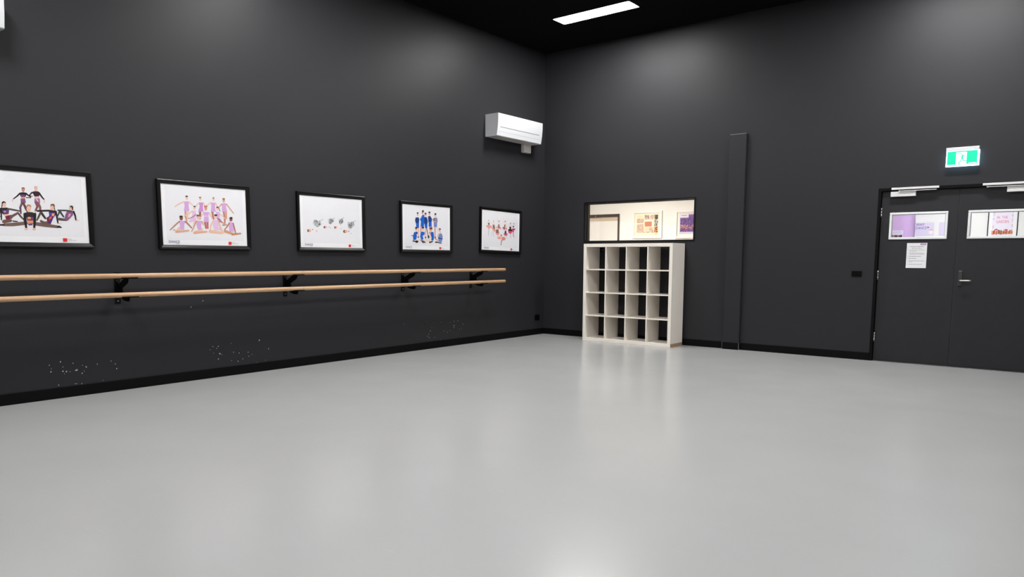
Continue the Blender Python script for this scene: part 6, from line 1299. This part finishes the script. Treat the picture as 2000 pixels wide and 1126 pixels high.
# ------------------------------------------------------------------ exit sign
t = thing('exit_sign', 'green lit running person exit sign on the wall above the double doors', 'exit sign', (5.88, 0, 2.31))
mb = MB(); mb.box(5.716, 6.040, -0.060, 0.0, 2.484, 2.524, M_WHITEPL, bev=0.003); mb.box(5.80, 5.96, -0.040, 0, 2.46, 2.49, M_WHITEPL); L3(t, mb, 'housing', 'white housing')
mb = MB(); y0 = -0.054; mb.box(5.720, 6.046, y0, y0 + 0.010, 2.309, 2.484, M_SIGNE, bev=0.0015)
yf = y0 - 0.0006
def q4(x0, x1, z0, z1, m, dy=0): mb.face([(x0, yf - dy, z0), (x1, yf - dy, z0), (x1, yf - dy, z1), (x0, yf - dy, z1)], m)
q4(5.731, 6.026, 2.330, 2.480, M_SIGNG); q4(5.818, 5.922, 2.331, 2.466, M_SIGNW, .0003)
q4(5.945, 6.015, 2.339, 2.345, M_SIGNW, .0003)
for (w, pts) in ((.016, [(5.884, 2.432), (5.878, 2.402)]), (.010, [(5.878, 2.402), (5.862, 2.362), (5.846, 2.346)]), (.010, [(5.880, 2.402), (5.892, 2.367), (5.926, 2.368)]), (.009, [(5.846, 2.346), (5.848, 2.334), (5.860, 2.332)]),
                 (.007, [(5.880, 2.430), (5.862, 2.418), (5.843, 2.411), (5.826, 2.412)]), (.007, [(5.886, 2.430), (5.904, 2.424), (5.908, 2.408)])):
    for (p, q) in zip(pts[:-1], pts[1:]):
        d = Vector((q[0] - p[0], q[1] - p[1])).normalized(); n = Vector((-d.y, d.x)) * w / 2; e = d * w * .3
        mb.face([(p[0] - n.x - e.x, yf - .0006, p[1] - n.y - e.y), (q[0] - n.x + e.x, yf - .0006, q[1] - n.y + e.y), (q[0] + n.x + e.x, yf - .0006, q[1] + n.y + e.y), (p[0] + n.x - e.x, yf - .0006, p[1] + n.y - e.y)], M_SIGNG)
mb.face([(5.866 + .008 * math.cos(k * PI / 6), yf - .0007, 2.446 + .008 * math.sin(k * PI / 6)) for k in range(12)], M_SIGNG)
L3(t, mb, 'sign_blade', 'glowing green and white blade with a running figure')

# ------------------------------------------------------------------ switches and outlets
def plate_thing(name, label, cat, c, n_axis, w, h, kind_):
    t = thing(name, label, cat, c)
    mb = MB(); x, y, z = c
    if n_axis == 'y': mb.box(x - w / 2, x + w / 2, -0.009, 0, z - h / 2, z + h / 2, M_PLATEB, bev=0.002)
    else: mb.box(0, 0.009, y - w / 2, y + w / 2, z - h / 2, z + h / 2, M_PLATEB, bev=0.002)
    L3(t, mb, 'face_plate')
    for s_ in ((-1, 1) if kind_ == 2 else (0,)):
        mb = MB()
        if n_axis == 'y': mb.box(x + s_ * w * .27 - .008, x + s_ * w * .27 + .008, -0.013, -0.009, z - .010, z + .010, M_STEELBLACK, bev=.001)
        else: mb.box(0.009, 0.013, y + s_ * w * .27 - .008, y + s_ * w * .27 + .008, z - .012, z + .012, M_STEELBLACK, bev=.001)
        L3(t, mb, 'switch_rocker')
    return t
plate_thing('light_switch', 'small black double switch plate on the wall left of the doors', 'light switch', (4.823, 0, 1.073), 'y', .118, .070, 2)
plate_thing('power_outlet', 'small black outlet low on the left wall by the corner', 'power outlet', (0, -0.181, .282), 'x', .13, .086, 2)
t = plate_thing('power_outlet', 'small dark outlet on the wall behind the upper left cube of the shelf unit', 'power outlet', (1.102, 0, 1.380), 'y', .075, .075, 0)
mb = MB(); mb.box(1.118, 1.136, -0.010, -0.0085, 1.365, 1.395, M_DARKSLOT); L3(t, mb, 'socket_face')

# ------------------------------------------------------------------ shelf unit
sx0, sx1, sy0, sy1, SH = 1.045, 2.515, -0.417, -0.0285, 1.47; TH = 0.048; th = 0.016
t = thing('cube_shelf', 'off white open four by four cube shelf unit standing below the window', 'shelf unit', ((sx0 + sx1) / 2, (sy0 + sy1) / 2, 0))
mb = MB(); mb.box(sx0, sx1, sy0, sy1, SH - TH, SH, M_SHELF, bev=.0012); L3(t, mb, 'top_panel')
mb = MB(); mb.box(sx0, sx1, sy0, sy1, 0.001, TH, M_SHELF, bev=.0012); L3(t, mb, 'bottom_panel')
mb = MB(); mb.box(sx1, sx1 + .0012, sy0 + .002, sy1, 0.002, TH - .002, M_CHIP); L3(t, mb, 'panel_edge', 'bare brown chipboard edge at the foot of the right side')
for x in (sx0, sx1 - TH):
    mb = MB(); mb.box(x, x + TH, sy0, sy1, TH + .0003, SH - TH - .0003, M_SHELF, bev=.0012); L3(t, mb, 'side_panel')
ih = (SH - 2 * TH - 3 * th) / 4; iw = (sx1 - sx0 - 2 * TH - 3 * th) / 4
for k in range(1, 4):
    z = TH + k * ih + (k - 1) * th
    mb = MB(); mb.box(sx0 + TH, sx1 - TH, sy0 + .001, sy1, z, z + th, M_SHELF, bev=.0008); L3(t, mb, 'shelf_board')
div0 = None
for r in range(4):
    for k in range(1, 4):
        if div0 is None:
            x = sx0 + TH + k * iw + (k - 1) * th; z = TH
            mb = MB(); mb.box(x, x + th, sy0 + .001, sy1, z, z + ih, M_SHELF, bev=.0008); div0 = L3(t, mb, 'divider')
        else:
            c = div0.copy(); C.objects.link(c); c.parent = t; c.location = ((k - 1) * (iw + th), 0, r * (ih + th))

# ------------------------------------------------------------------ air conditioners
def make_ac(loc, label):
    W_, D_, H_ = 1.088, 0.245, 0.318
    t = thing('air_conditioner', label, 'air conditioner', loc, 'wall mounted air conditioners')
    prof = [(0, 0.0), (0.208, 0.0), (0.216, 0.006), (0.224, 0.05), (0.236, 0.12), (0.245, 0.22), (0.247, 0.312), (0.243, 0.318), (0, H_)]
    mb = MB(); mb.prism(prof, 'y', -W_ / 2, W_ / 2, M_WHITEPL, bev=.0)
    mb.v = [(v[0], v[1], v[2]) for v in mb.v]
    # prism() on axis y maps (p0 -> x, p1 -> z)
    mb.build('casing', t)
    def fx(z):
        for (x0, z0), (x1, z1) in zip(prof[2:7], prof[3:8]):
            if z0 <= z <= z1: return x0 + (x1 - x0) * (z - z0) / (z1 - z0)
        return .21
    def strip(name, m, y0, y1, z0, z1, out=.0008, lb=None):
        s_ = MB(); s_.face([(fx(z0) + out, y0, z0), (fx(z0) + out, y1, z0), (fx(z1) + out, y1, z1), (fx(z1) + out, y0, z1)], m); return s_.build(name, t, label=lb)
    strip('front_slot', M_DARKSLOT, -W_ / 2 + .055, W_ / 2 - .075, 0.124, 0.131, lb='dark horizontal slot')
    strip('louver_seam', M_GREYPL, -W_ / 2 + .04, W_ / 2 - .05, 0.062, 0.0645, lb='thin seam above the air flap')
    strip('flap_edge', M_GREYPL, -W_ / 2 + .038, -W_ / 2 + .041, 0.004, 0.0645, lb='thin flap edge')
    s_ = MB(); s_.box(.06, .20, -W_ / 2 + .08, W_ / 2 - .08, -.002, .002, M_OUTLET); s_.build('air_outlet', t)
    mk = MB(); mk.face([(fx(.02) + .001, W_ / 2 - .15, .034), (fx(.02) + .001, W_ / 2 - .10, .034), (fx(.03) + .001, W_ / 2 - .10, .044), (fx(.03) + .001, W_ / 2 - .15, .044)], M_GREYPL); mk.build('maker_mark', t)
    return t
ac = make_ac((0, -0.949, 3.017), 'white wall air conditioner high on the left wall near the room corner')
mb = MB(); mb.box(0.0, 0.07, -0.64, -0.46, 2.885, 3.018, M_OUTLET, bev=.012); L3(ac, mb, 'pipe_cover', 'off white pipe cover below the casing')
ac2 = thing('air_conditioner', 'white wall air conditioner cut off by the top left edge of the picture', 'air conditioner', (0, -7.632 - 0.544, 3.045), 'wall mounted air conditioners')
for o in list(ac.children):
    if o.name.startswith('pipe'): continue
    c = o.copy(); C.objects.link(c); c.parent = ac2

# ------------------------------------------------------------------ ballet barre
t = thing('ballet_barre', 'double pale wooden ballet barre on black brackets along the left wall', 'ballet barre', (0, -4.5, 0.8))
BXc = 0.25
for z in (1.081, 0.908):
    for (y0, y1) in ((-9.6, -4.931), (-4.929, -1.335)):
        mb = MB(); r = .0222
        ends = [(BXc, y0, z), (BXc, y0 + .003, z), (BXc, y1 - .006, z), (BXc, y1, z)]
        mb.tube(ends, [r * .93, r, r, r * (.8 if y1 > -2 else .97)], M_WOOD, 24)
        L3(t, mb, 'rail', 'pale wooden rail')
def bracket(yc):
    mb = MB(); w = 0.05
    mb.box(0, 0.006, yc - w / 2, yc + w / 2, 0.815, 1.108, M_STEELBLACK, bev=.001)
    prof = [(0.006, 0.87), (0.075, 0.885), (0.10, 0.862), (0.165, 0.846), (0.235, 0.846), (0.250, 0.884), (0.16, 0.888), (0.118, 0.905), (0.112, 0.965), (0.225, 1.016), (0.246, 1.058), (0.165, 1.058), (0.044, 1.000), (0.006, 1.045)]
    mb.prism(prof, 'y', yc - .003, yc + .003, M_STEELBLACK)
    br = L3(t, mb, 'wall_bracket')
    for z in (1.081, 0.908):
        s_ = MB(); pts = []
        n = 7
        for k in range(n):
            a_ = PI + PI * (0.22 + 0.56 * k / (n - 1)); pts.append((BXc + .0235 * math.cos(a_), z + .0235 * math.sin(a_)))
        for k in reversed(range(n)):
            a_ = PI + PI * (0.22 + 0.56 * k / (n - 1)); pts.append((BXc + .0265 * math.cos(a_), z + .0265 * math.sin(a_)))
        s_.prism(pts, 'y', yc - .075, yc + .075, M_STEELBLACK)
        L3(br, s_, 'rail_saddle')
    for z in (0.842, 1.03):
        s_ = MB(); s_.tube([(0.006, yc, z), (0.0095, yc, z)], [.0065, .0045], M_STEEL, 10); L3(br, s_, 'screw', 'bright steel screw')
    return br
_l3 = L3
for yc in (-6.795, -4.98, -3.18, -1.825, -8.6): bracket(yc)

# ------------------------------------------------------------------ framed photos on the left wall
M_MAT = mat('photo_mount_white', rgb(228, 228, 231), rough=0.45, spec=0.3, coat=0.35)
M_PHBG = mat('photo_backdrop_grey', rgb(221, 221, 225), rough=0.45, spec=0.3, coat=0.35)
M_PHL = mat('photo_border_line', rgb(196, 196, 200), rough=0.45, spec=0.3, coat=0.35)
M_DANCE = mat('print_violet_grey', rgb(112, 100, 140), rough=0.5, coat=0.35)
M_PINK = mat('print_faint_ink', rgb(190, 182, 184), rough=0.5, coat=0.35)
def picture(key, yc, zc, tilt, label, dance=True):
    W_, H_ = 0.906, 0.588; fw = 0.040
    t = thing('framed_picture', label, 'framed picture', (0, yc, zc), 'framed dance photos on the left wall')
    t.rotation_euler = (tilt, 0, 0)
    # frame: four mitred rails, profile (distance outward from the sight edge, height from wall)
    prof = [(0.0, 0.004), (0.0, 0.020), (0.004, 0.024), (0.024, 0.034), (0.034, 0.036), (fw, 0.033), (fw, 0.002)]
    mb = MB(); hy, hz = W_ / 2, H_ / 2
    cs = [(-1, -1), (1, -1), (1, 1), (-1, 1)]
    for k in range(4):
        c0, c1 = cs[k], cs[(k + 1) % 4]
        for i in range(len(prof) - 1):
            (d0, h0), (d1, h1) = prof[i], prof[i + 1]
            mb.face([(h0, c0[0] * (hy + d0), c0[1] * (hz + d0)), (h0, c1[0] * (hy + d0), c1[1] * (hz + d0)), (h1, c1[0] * (hy + d1), c1[1] * (hz + d1)), (h1, c0[0] * (hy + d1), c0[1] * (hz + d1))], M_FRAME)
    mb.build('frame', t)
    mb = MB(); x = 0.016
    def r4(y0, y1, z0, z1, m, dx): mb.face([(x + dx, y0, z0), (x + dx, y1, z0), (x + dx, y1, z1), (x + dx, y0, z1)], m)
    mb.box(0.004, x, -hy, hy, -hz, hz, M_MAT)
    iy0, iy1, iz0, iz1 = -hy + .042, hy - .042, -hz + .055, hz - .022
    r4(iy0 - .001, iy1 + .001, iz0 - .001, iz1 + .001, M_PHL, .0002); r4(iy0, iy1, iz0, iz1, M_PHBG, .0003)
    k = 0; stp = min(.000025, .0018 / len(ART[key]))
    for rec in ART[key]:
        m = flat_col(*rec[:3]); q = [v * 1e-4 for v in rec[3:]]
        pts = [(x + .0004 + k * stp, q[i], q[i + 1]) for i in range(0, len(q), 2)]
        pts = [(a_, max(-hy, min(hy, b_)), max(-hz, min(hz, c_))) for a_, b_, c_ in pts]
        mb.face(pts, m); k += 1
    f2 = .0024
    # red square mark and faint lettering, bottom right
    red = flat_col(214, 43, 47); rd2 = flat_col(226, 96, 78)
    r4(.237, .270, -hz + .010, -hz + .041, red, f2); r4(.268, .273, -hz + .020, -hz + .034, rd2, f2 + .0001)
    for (y0, y1, z) in ((.277, .288, .031), (.290, .307, .031), (.277, .296, .022), (.299, .318, .022), (.321, .345, .022)): r4(y0, y1, -hz + z, -hz + z + .004, M_PINK, f2)
    mb.text('DANCE', M_DANCE, (-hy + .062, -hy + .166, -hz + .019, -hz + .044), lambda a_, b_: (x + f2, a_, b_), bold=.012)
    for z in (.037, .030, .023): r4(-hy + .050, -hy + .058, -hz + z, -hz + z + .003, M_PINK, f2)
    r4(-hy + .128, -hy + .160, -hz + .010, -hz + .0135, M_PINK, f2)
    mb.build('print', t, label='printed group photo in a white mount')
    return t
ZC = 1.6635
picture('P1', -7.019 - .453, 1.666, 0, 'black framed photo of six dancers in dark purple costumes doing splits, cut off at left')
picture('P2', -5.8955, 1.6645, 0.0, 'black framed photo of eleven dancers in lilac leotards')
picture('P3', -4.3125, 1.662, 0.0, 'black framed photo of four figures in grey striped ruffles on white')
picture('P4', -2.7315, 1.6535, -0.004, 'black framed photo of nine dancers in blue')
picture('P5', -1.1425, 1.6590, -0.021, 'black framed photo of dancers in pink and coral tutus, nearest the corner')

# ------------------------------------------------------------------ the lit foyer seen through the window and doors
FY, FH, FX0, FX1 = 3.0, 2.7, -2.6, 8.2
mb = MB(); mb.box(FX0, FX1, T, FY + .1, -0.1, 0, M_FFLOOR); struct(mb.build('floor_foyer'), 'floor of the lit foyer behind the back wall', 'floor')
mb = MB(); mb.box(FX0, FX1, T, FY + .1, FH, FH + .1, M_CREAMC); struct(mb.build('ceiling_foyer'), 'white foyer ceiling', 'ceiling')
mb = MB()
for (p, q, r, s_) in ((FX0, -1.14, 0, FH), (-0.316, FX1, 0, FH), (-1.14, -0.316, 2.13, FH)): mb.box(p, q, FY, FY + .1, r, s_, M_CREAM)
struct(mb.build('wall_foyer_back'), 'cream foyer wall seen through the window', 'wall')
mb = MB(); mb.box(FX0 - .1, FX0, T, FY + .1, 0, FH, M_CREAM); struct(mb.build('wall_foyer_left'), 'cream left end wall of the foyer', 'wall')
mb = MB(); mb.box(FX1, FX1 + .1, T, FY + .1, 0, FH, M_CREAM); struct(mb.build('wall_foyer_right'), 'cream right end wall of the foyer', 'wall')
mb = MB(); mb.box(FX0, -.12, T - .02, T, 0, FH, M_CREAM); mb.box(XR + .12, FX1, T - .02, T, 0, FH, M_CREAM); struct(mb.build('wall_foyer_front'), 'cream wall ends beside the studio', 'wall')
# brown framed door in the foyer wall
mb = MB()
for (p, q, r, s_) in ((-1.14, -1.10, 0, 2.13), (-.351, -.316, 0, 2.13), (-1.10, -.351, 2.075, 2.13)): mb.box(p, q, FY - .02, FY + .09, r, s_, M_BROWN, bev=.002)
d3 = struct(mb.build('door_3'), 'brown framed white door seen through the window', 'door')
mb = MB(); mb.box(-1.10, -.351, FY + .02, FY + .06, .01, 1.998, M_BOARD); mb.build('door_leaf', d3, label='white door leaf')
mb = MB(); mb.box(-1.10, -.351, FY + .015, FY + .06, 1.998, 2.075, M_BEIGE); mb.build('transom_panel', d3, label='beige panel over the leaf')
mb = MB(); mb.box(-.866, -.860, FY - .026, FY - .02, 2.08, 2.112, M_WHITEPL); mb.build('closer_pin', d3)

# two white framed posters
def poster_frame(label, x0, x1, z0, z1, dep=.035, fw=.038):
    t = thing('framed_poster', label, 'framed poster', ((x0 + x1) / 2, FY, z0), 'white framed posters on the foyer wall')
    mb = MB()
    for (p, q, r, s_) in ((x0, x1, z1 - fw, z1), (x0, x1, z0, z0 + fw), (x0, x0 + fw, z0 + fw, z1 - fw), (x1 - fw, x1, z0 + fw, z1 - fw)): mb.box(p, q, FY - dep, FY, r, s_, M_BOARD, bev=.003)
    L3(t, mb, 'frame', 'white frame'); return t
y = FY - .012
def rq(mb, x0, x1, z0, z1, m, dy=0.0): mb.face([(x0, y - dy, z0), (x1, y - dy, z0), (x1, y - dy, z1), (x0, y - dy, z1)], m)
def fc(*c): return mat('poster_ink_%d_%d_%d' % c, rgb(*c), rough=.6, spec=.3)
t = poster_frame('white framed collage poster seen through the left part of the window', -.012, .621, 1.640, 2.162)
mb = MB(); mb.box(.02, .59, y, FY - .001, 1.67, 2.13, fc(240, 228, 210))
rq(mb, .055, .545, 1.705, 2.105, fc(245, 230, 200), .0004)
random.seed(11)
def patch(mb, x0, x1, z0, z1, cols, nx, nz, dy):
    for i in range(nx):
        for j in range(nz):
            c_ = random.choice(cols); a_, b_ = x0 + (x1 - x0) * i / nx, x0 + (x1 - x0) * (i + 1) / nx; e_, g_ = z0 + (z1 - z0) * j / nz, z0 + (z1 - z0) * (j + 1) / nz
            rq(mb, a_, b_, e_, g_, fc(*c_), dy)
pal = [(206, 180, 164), (190, 160, 148), (222, 205, 190), (214, 176, 158), (175, 150, 140)]
patch(mb, .080, .225, 1.935, 2.02, pal, 12, 8, .0008); patch(mb, .078, .225, 1.752, 1.915, pal, 14, 12, .0008)
patch(mb, .245, .345, 2.00, 2.085, [(180, 160, 158), (205, 185, 180), (150, 130, 130)], 5, 4, .0008); patch(mb, .362, .44, 2.00, 2.085, [(198, 160, 155), (215, 190, 184)], 4, 4, .0008)
rq(mb, .250, .400, 1.865, 1.96, fc(206, 130, 112), .0008); rq(mb, .235, .33, 1.76, 1.855, fc(225, 212, 180), .0008); patch(mb, .335, .44, 1.752, 1.85, pal, 5, 4, .0008)
patch(mb, .225, .44, 1.745, 1.765, pal, 6, 1, .0009)
patch(mb, .455, .53, 1.995, 2.085, [(60, 62, 70), (110, 96, 70), (150, 140, 130), (40, 50, 72)], 4, 5, .0008); patch(mb, .455, .53, 1.872, 1.985, [(150, 150, 158), (70, 72, 84), (180, 178, 180)], 4, 5, .0008)
patch(mb, .455, .53, 1.748, 1.862, [(130, 70, 44), (180, 120, 84), (96, 50, 36), (205, 150, 110)], 4, 5, .0008)
patch(mb, .450, .528, 1.716, 1.728, [(110, 112, 60), (150, 150, 90), (240, 230, 200)], 7, 1, .0008); rq(mb, .085, .195, 2.048, 2.060, fc(222, 208, 160), .0008)
L3(t, mb, 'poster_sheet', 'collage of small dance photos')
t = poster_frame('white framed purple stage poster at the right end of the window', .894, 1.56, 1.630, 2.152)
mb = MB(); mb.box(.926, 1.53, y, FY - .001, 1.66, 2.12, fc(246, 234, 224))
rq(mb, .978, 1.478, 1.709, 2.096, fc(205, 200, 228), .0004)
pp = [(78, 62, 128), (98, 74, 146), (120, 84, 150), (66, 56, 104), (140, 92, 150), (90, 84, 140)]
patch(mb, .992, 1.462, 1.88, 2.010, pp, 40, 12, .0008); patch(mb, 1.160, 1.462, 2.010, 2.068, [(150, 88, 160), (120, 78, 150), (96, 70, 130)], 14, 3, .0008)
patch(mb, .992, 1.462, 1.812, 1.88, [(66, 58, 96), (150, 96, 130), (210, 130, 130), (96, 70, 110), (205, 160, 150)], 44, 5, .0008); patch(mb, .992, 1.462, 1.750, 1.812, pp + [(190, 110, 140)], 40, 5, .0008)
rq(mb, .990, 1.150, 2.020, 2.085, fc(232, 230, 238), .0010)
mb.text('DANCE', fc(84, 80, 110), (1.012, 1.128, 2.040, 2.066), lambda a_, b_: (a_, y - .0014, b_), bold=.015)
L3(t, mb, 'poster_sheet', 'purple stage photo with a pale lettered corner')

# lilac pillar behind the left door leaf
pts = [(4.05, 3.0), (4.05, 2.7)] + [(4.80 + .122 * math.sin(k * PI / 16), 2.822 - .122 * math.cos(k * PI / 16)) for k in range(9)] + [(4.922, 3.0)]
mb = MB(); mb.prism(pts, 'z', 0, FH, M_PURPLE); struct(mb.build('wall_foyer_pillar'), 'lilac round cornered pillar seen through the left door window', 'wall')
mb = MB(); mb.box(4.61, 4.82, 2.6985, 2.6998, 1.50, 1.696, fc(222, 210, 236))
for k, (z, w) in enumerate(((1.684, .10), (1.672, .14), (1.662, .12), (1.652, .13))): mb.face([(4.80 - w, 2.698, z - .003), (4.80, 2.698, z - .003), (4.80, 2.698, z + .002), (4.80 - w, 2.698, z + .002)], fc(176, 166, 214))
random.seed(5)
for k in range(9):
    x = 4.625 + k * .0215; hh = random.uniform(.032, .045)
    mb.face([(x - .009, 2.6978, 1.560), (x + .009, 2.6978, 1.560), (x + .011, 2.6978, 1.628), (x + .005, 2.6978, 1.615 + hh * .5), (x - .003, 2.6978, 1.618), (x - .010, 2.6978, 1.605 + hh * .5)], fc(44, 34, 46) if k % 3 else fc(170, 110, 100))
tag(mb.build('paper_flyer', origin=(4.715, 2.6998, 1.50)), 'pale flyer with a row of dark figures on the lilac pillar', 'flyer')

# board with the lilac posters
mb = MB(); mb.box(4.93, 5.60, FY - .018, FY, 1.45, 1.848, M_BOARD, bev=.002); tag(mb.build('display_board', origin=(5.26, FY, 1.45)), 'white board on the foyer wall holding the lilac posters', 'board')
y = FY - .0195
mb = MB(); mb.box(4.934, 5.188, y, FY - .0182, 1.615, 1.815, fc(222, 214, 236))
VI = fc(76, 58, 138)
mb.text('WHY', VI, (4.940, 5.058, 1.767, 1.806), lambda a_, b_: (a_, y - .0006, b_), bold=.003)
mb.text('DANCE', VI, (4.940, 5.088, 1.716, 1.755), lambda a_, b_: (a_, y - .0006, b_), bold=.002)
hp_ = []
for k in range(24):
    a_ = 2 * PI * k / 24; hp_.append((5.107 + .0135 * (math.sin(a_) ** 3), y - .0007, 1.742 + .0011 * (13 * math.cos(a_) - 5 * math.cos(2 * a_) - 2 * math.cos(3 * a_) - math.cos(4 * a_)) * .8))
mb.face(hp_, fc(120, 60, 130))
mb.face([(5.148 + .030 * math.cos(k * PI / 8), y - .0006, 1.672 + .034 * math.sin(k * PI / 8)) for k in range(16)], fc(246, 238, 238))
arc = [(5.150 + .022 * math.cos(PI * k / 8), y - .0009, 1.690 + .024 * math.sin(PI * k / 8)) for k in range(9)] + [(5.150 + .010 * math.cos(PI * k / 8), y - .0009, 1.690 + .010 * math.sin(PI * k / 8)) for k in range(8, -1, -1)]
for i in range(8): mb.face([arc[i], arc[i + 1], arc[16 - i], arc[17 - i]], fc(240, 160, 136))
tag(mb.build('lilac_poster', origin=(5.06, y, 1.615)), 'lilac poster lettered WHY DANCE seen through the left door window', 'poster')
mb = MB(); mb.box(5.252, 5.505, y, FY - .0182, 1.615, 1.816, fc(222, 212, 238)); tag(mb.build('lilac_poster', origin=(5.378, y, 1.615)), 'plain lilac poster at the right edge of the left door window', 'poster')

# dark strips and garden poster
for k, (x, n_) in enumerate(((5.879, 6), (6.2375, 7))):
    mb = MB(); mb.box(x - .006, x + .006, FY - .006, FY, 1.2, 2.3, M_STEELBLACK); struct(mb.build('trim_%d' % n_), ('dark vertical strip left of the garden poster', 'dark vertical strip right of the garden poster')[k], 'wall strip')
for k, x in enumerate((5.62, 6.5)):
    pass
y = FY - .002
PG = fc(238, 230, 244)
mb = MB(); mb.box(5.895, 6.222, y, FY - .0001, 1.55, 1.99, fc(244, 243, 244)); rq(mb, 5.932, 6.186, 1.59, 1.948, PG, .0004)
RS = fc(222, 92, 142)
mb.text('IN  THE', RS, (5.985, 6.115, 1.848, 1.886), lambda a_, b_: (a_, y - .0008, b_))
mb.text('GARDEN', RS, (5.979, 6.130, 1.784, 1.824), lambda a_, b_: (a_, y - .0008, b_))
random.seed(9)
for k in range(30):
    x = 5.934 + .250 * k / 29; z1 = random.uniform(1.665, 1.692); c_ = random.choice([(196, 120, 70), (170, 90, 60), (210, 150, 90), (120, 110, 70), (190, 60, 60), (226, 180, 140)])
    rq(mb, x - .005, x + .004, 1.617 + random.uniform(0, .012), z1, fc(*c_), .0006 + k * .00002)
for (cx, cz) in ((5.985, 1.690), (6.105, 1.685)):
    mb.face([(cx + .024 * math.cos(PI * q / 6), y - .0014, cz - .008 + .020 * math.sin(PI * q / 6)) for q in range(7)], fc(200, 70, 74))
for k in range(26):
    s_ = -1 if k % 2 else 1; x = 6.06 + s_ * random.uniform(.108, .122); z = random.uniform(1.71, 1.945)
    mb.face([(x + .005 * math.cos(PI * q / 3), y - .0015, z + .005 * math.sin(PI * q / 3)) for q in range(6)], fc(*random.choice([(196, 130, 160), (170, 150, 160), (220, 120, 150), (190, 190, 190)])))
tag(mb.build('garden_poster', origin=(6.06, y, 1.55)), 'white poster lettered IN THE GARDEN with red flowers, seen through the right door window', 'poster')

# foyer ceiling lights
fl = None
for (x, yy_, lab_, m_) in ((0.35, 1.1, 'foyer ceiling light nearest the internal window', M_FLIGHT), (5.6, 1.5, 'foyer ceiling light behind the double doors', M_FLIGHT2)):
    t = thing('foyer_light', lab_, 'ceiling light', (x, yy_, FH), 'foyer ceiling lights')
    mb = MB(); mb.box(x - .31, x + .31, yy_ - .31, yy_ + .31, FH - .03, FH, M_WHITEPL); L3(t, mb, 'frame')
    mb = MB(); mb.box(x - .29, x + .29, yy_ - .29, yy_ + .29, FH - .034, FH - .0302, m_); L3(t, mb, 'diffuser')

# ------------------------------------------------------------------ world, camera, view
w = bpy.data.worlds.new('World'); bpy.context.scene.world = w; w.use_nodes = True
w.node_tree.nodes['Background'].inputs[0].default_value = (0.02, 0.02, 0.02, 1); w.node_tree.nodes['Background'].inputs[1].default_value = 0.05

cam = bpy.data.cameras.new('camera'); co = bpy.data.objects.new('camera', cam); C.objects.link(co); bpy.context.scene.camera = co
cam.sensor_width = 36; cam.lens = 1427.421 * 36 / 2000; cam.shift_y = 0.05081; cam.clip_start = 0.05
yaw, pit, roll = 0.668252, -0.112974, 0.003818
fwv = Vector((-math.sin(yaw) * math.cos(pit), math.cos(yaw) * math.cos(pit), math.sin(pit)))
rt = Vector((math.cos(yaw), math.sin(yaw), 0)); up = rt.cross(fwv)
R_ = rt * math.cos(roll) + up * math.sin(roll); U_ = -rt * math.sin(roll) + up * math.cos(roll)
m = Matrix((R_, U_, -fwv)).transposed().to_4x4(); m.translation = Vector((7.1278, -9.8723, 1.2587))
co.matrix_world = m

sc = bpy.context.scene
sc.view_settings.view_transform = 'Standard'; sc.view_settings.look = 'None'; sc.view_settings.gamma = 1; sc.view_settings.use_curve_mapping = False
sc.view_settings.exposure = 0.0
sc.cycles.use_denoising = True
sc.cycles.max_bounces = 8
sc.cycles.sample_clamp_indirect = 8
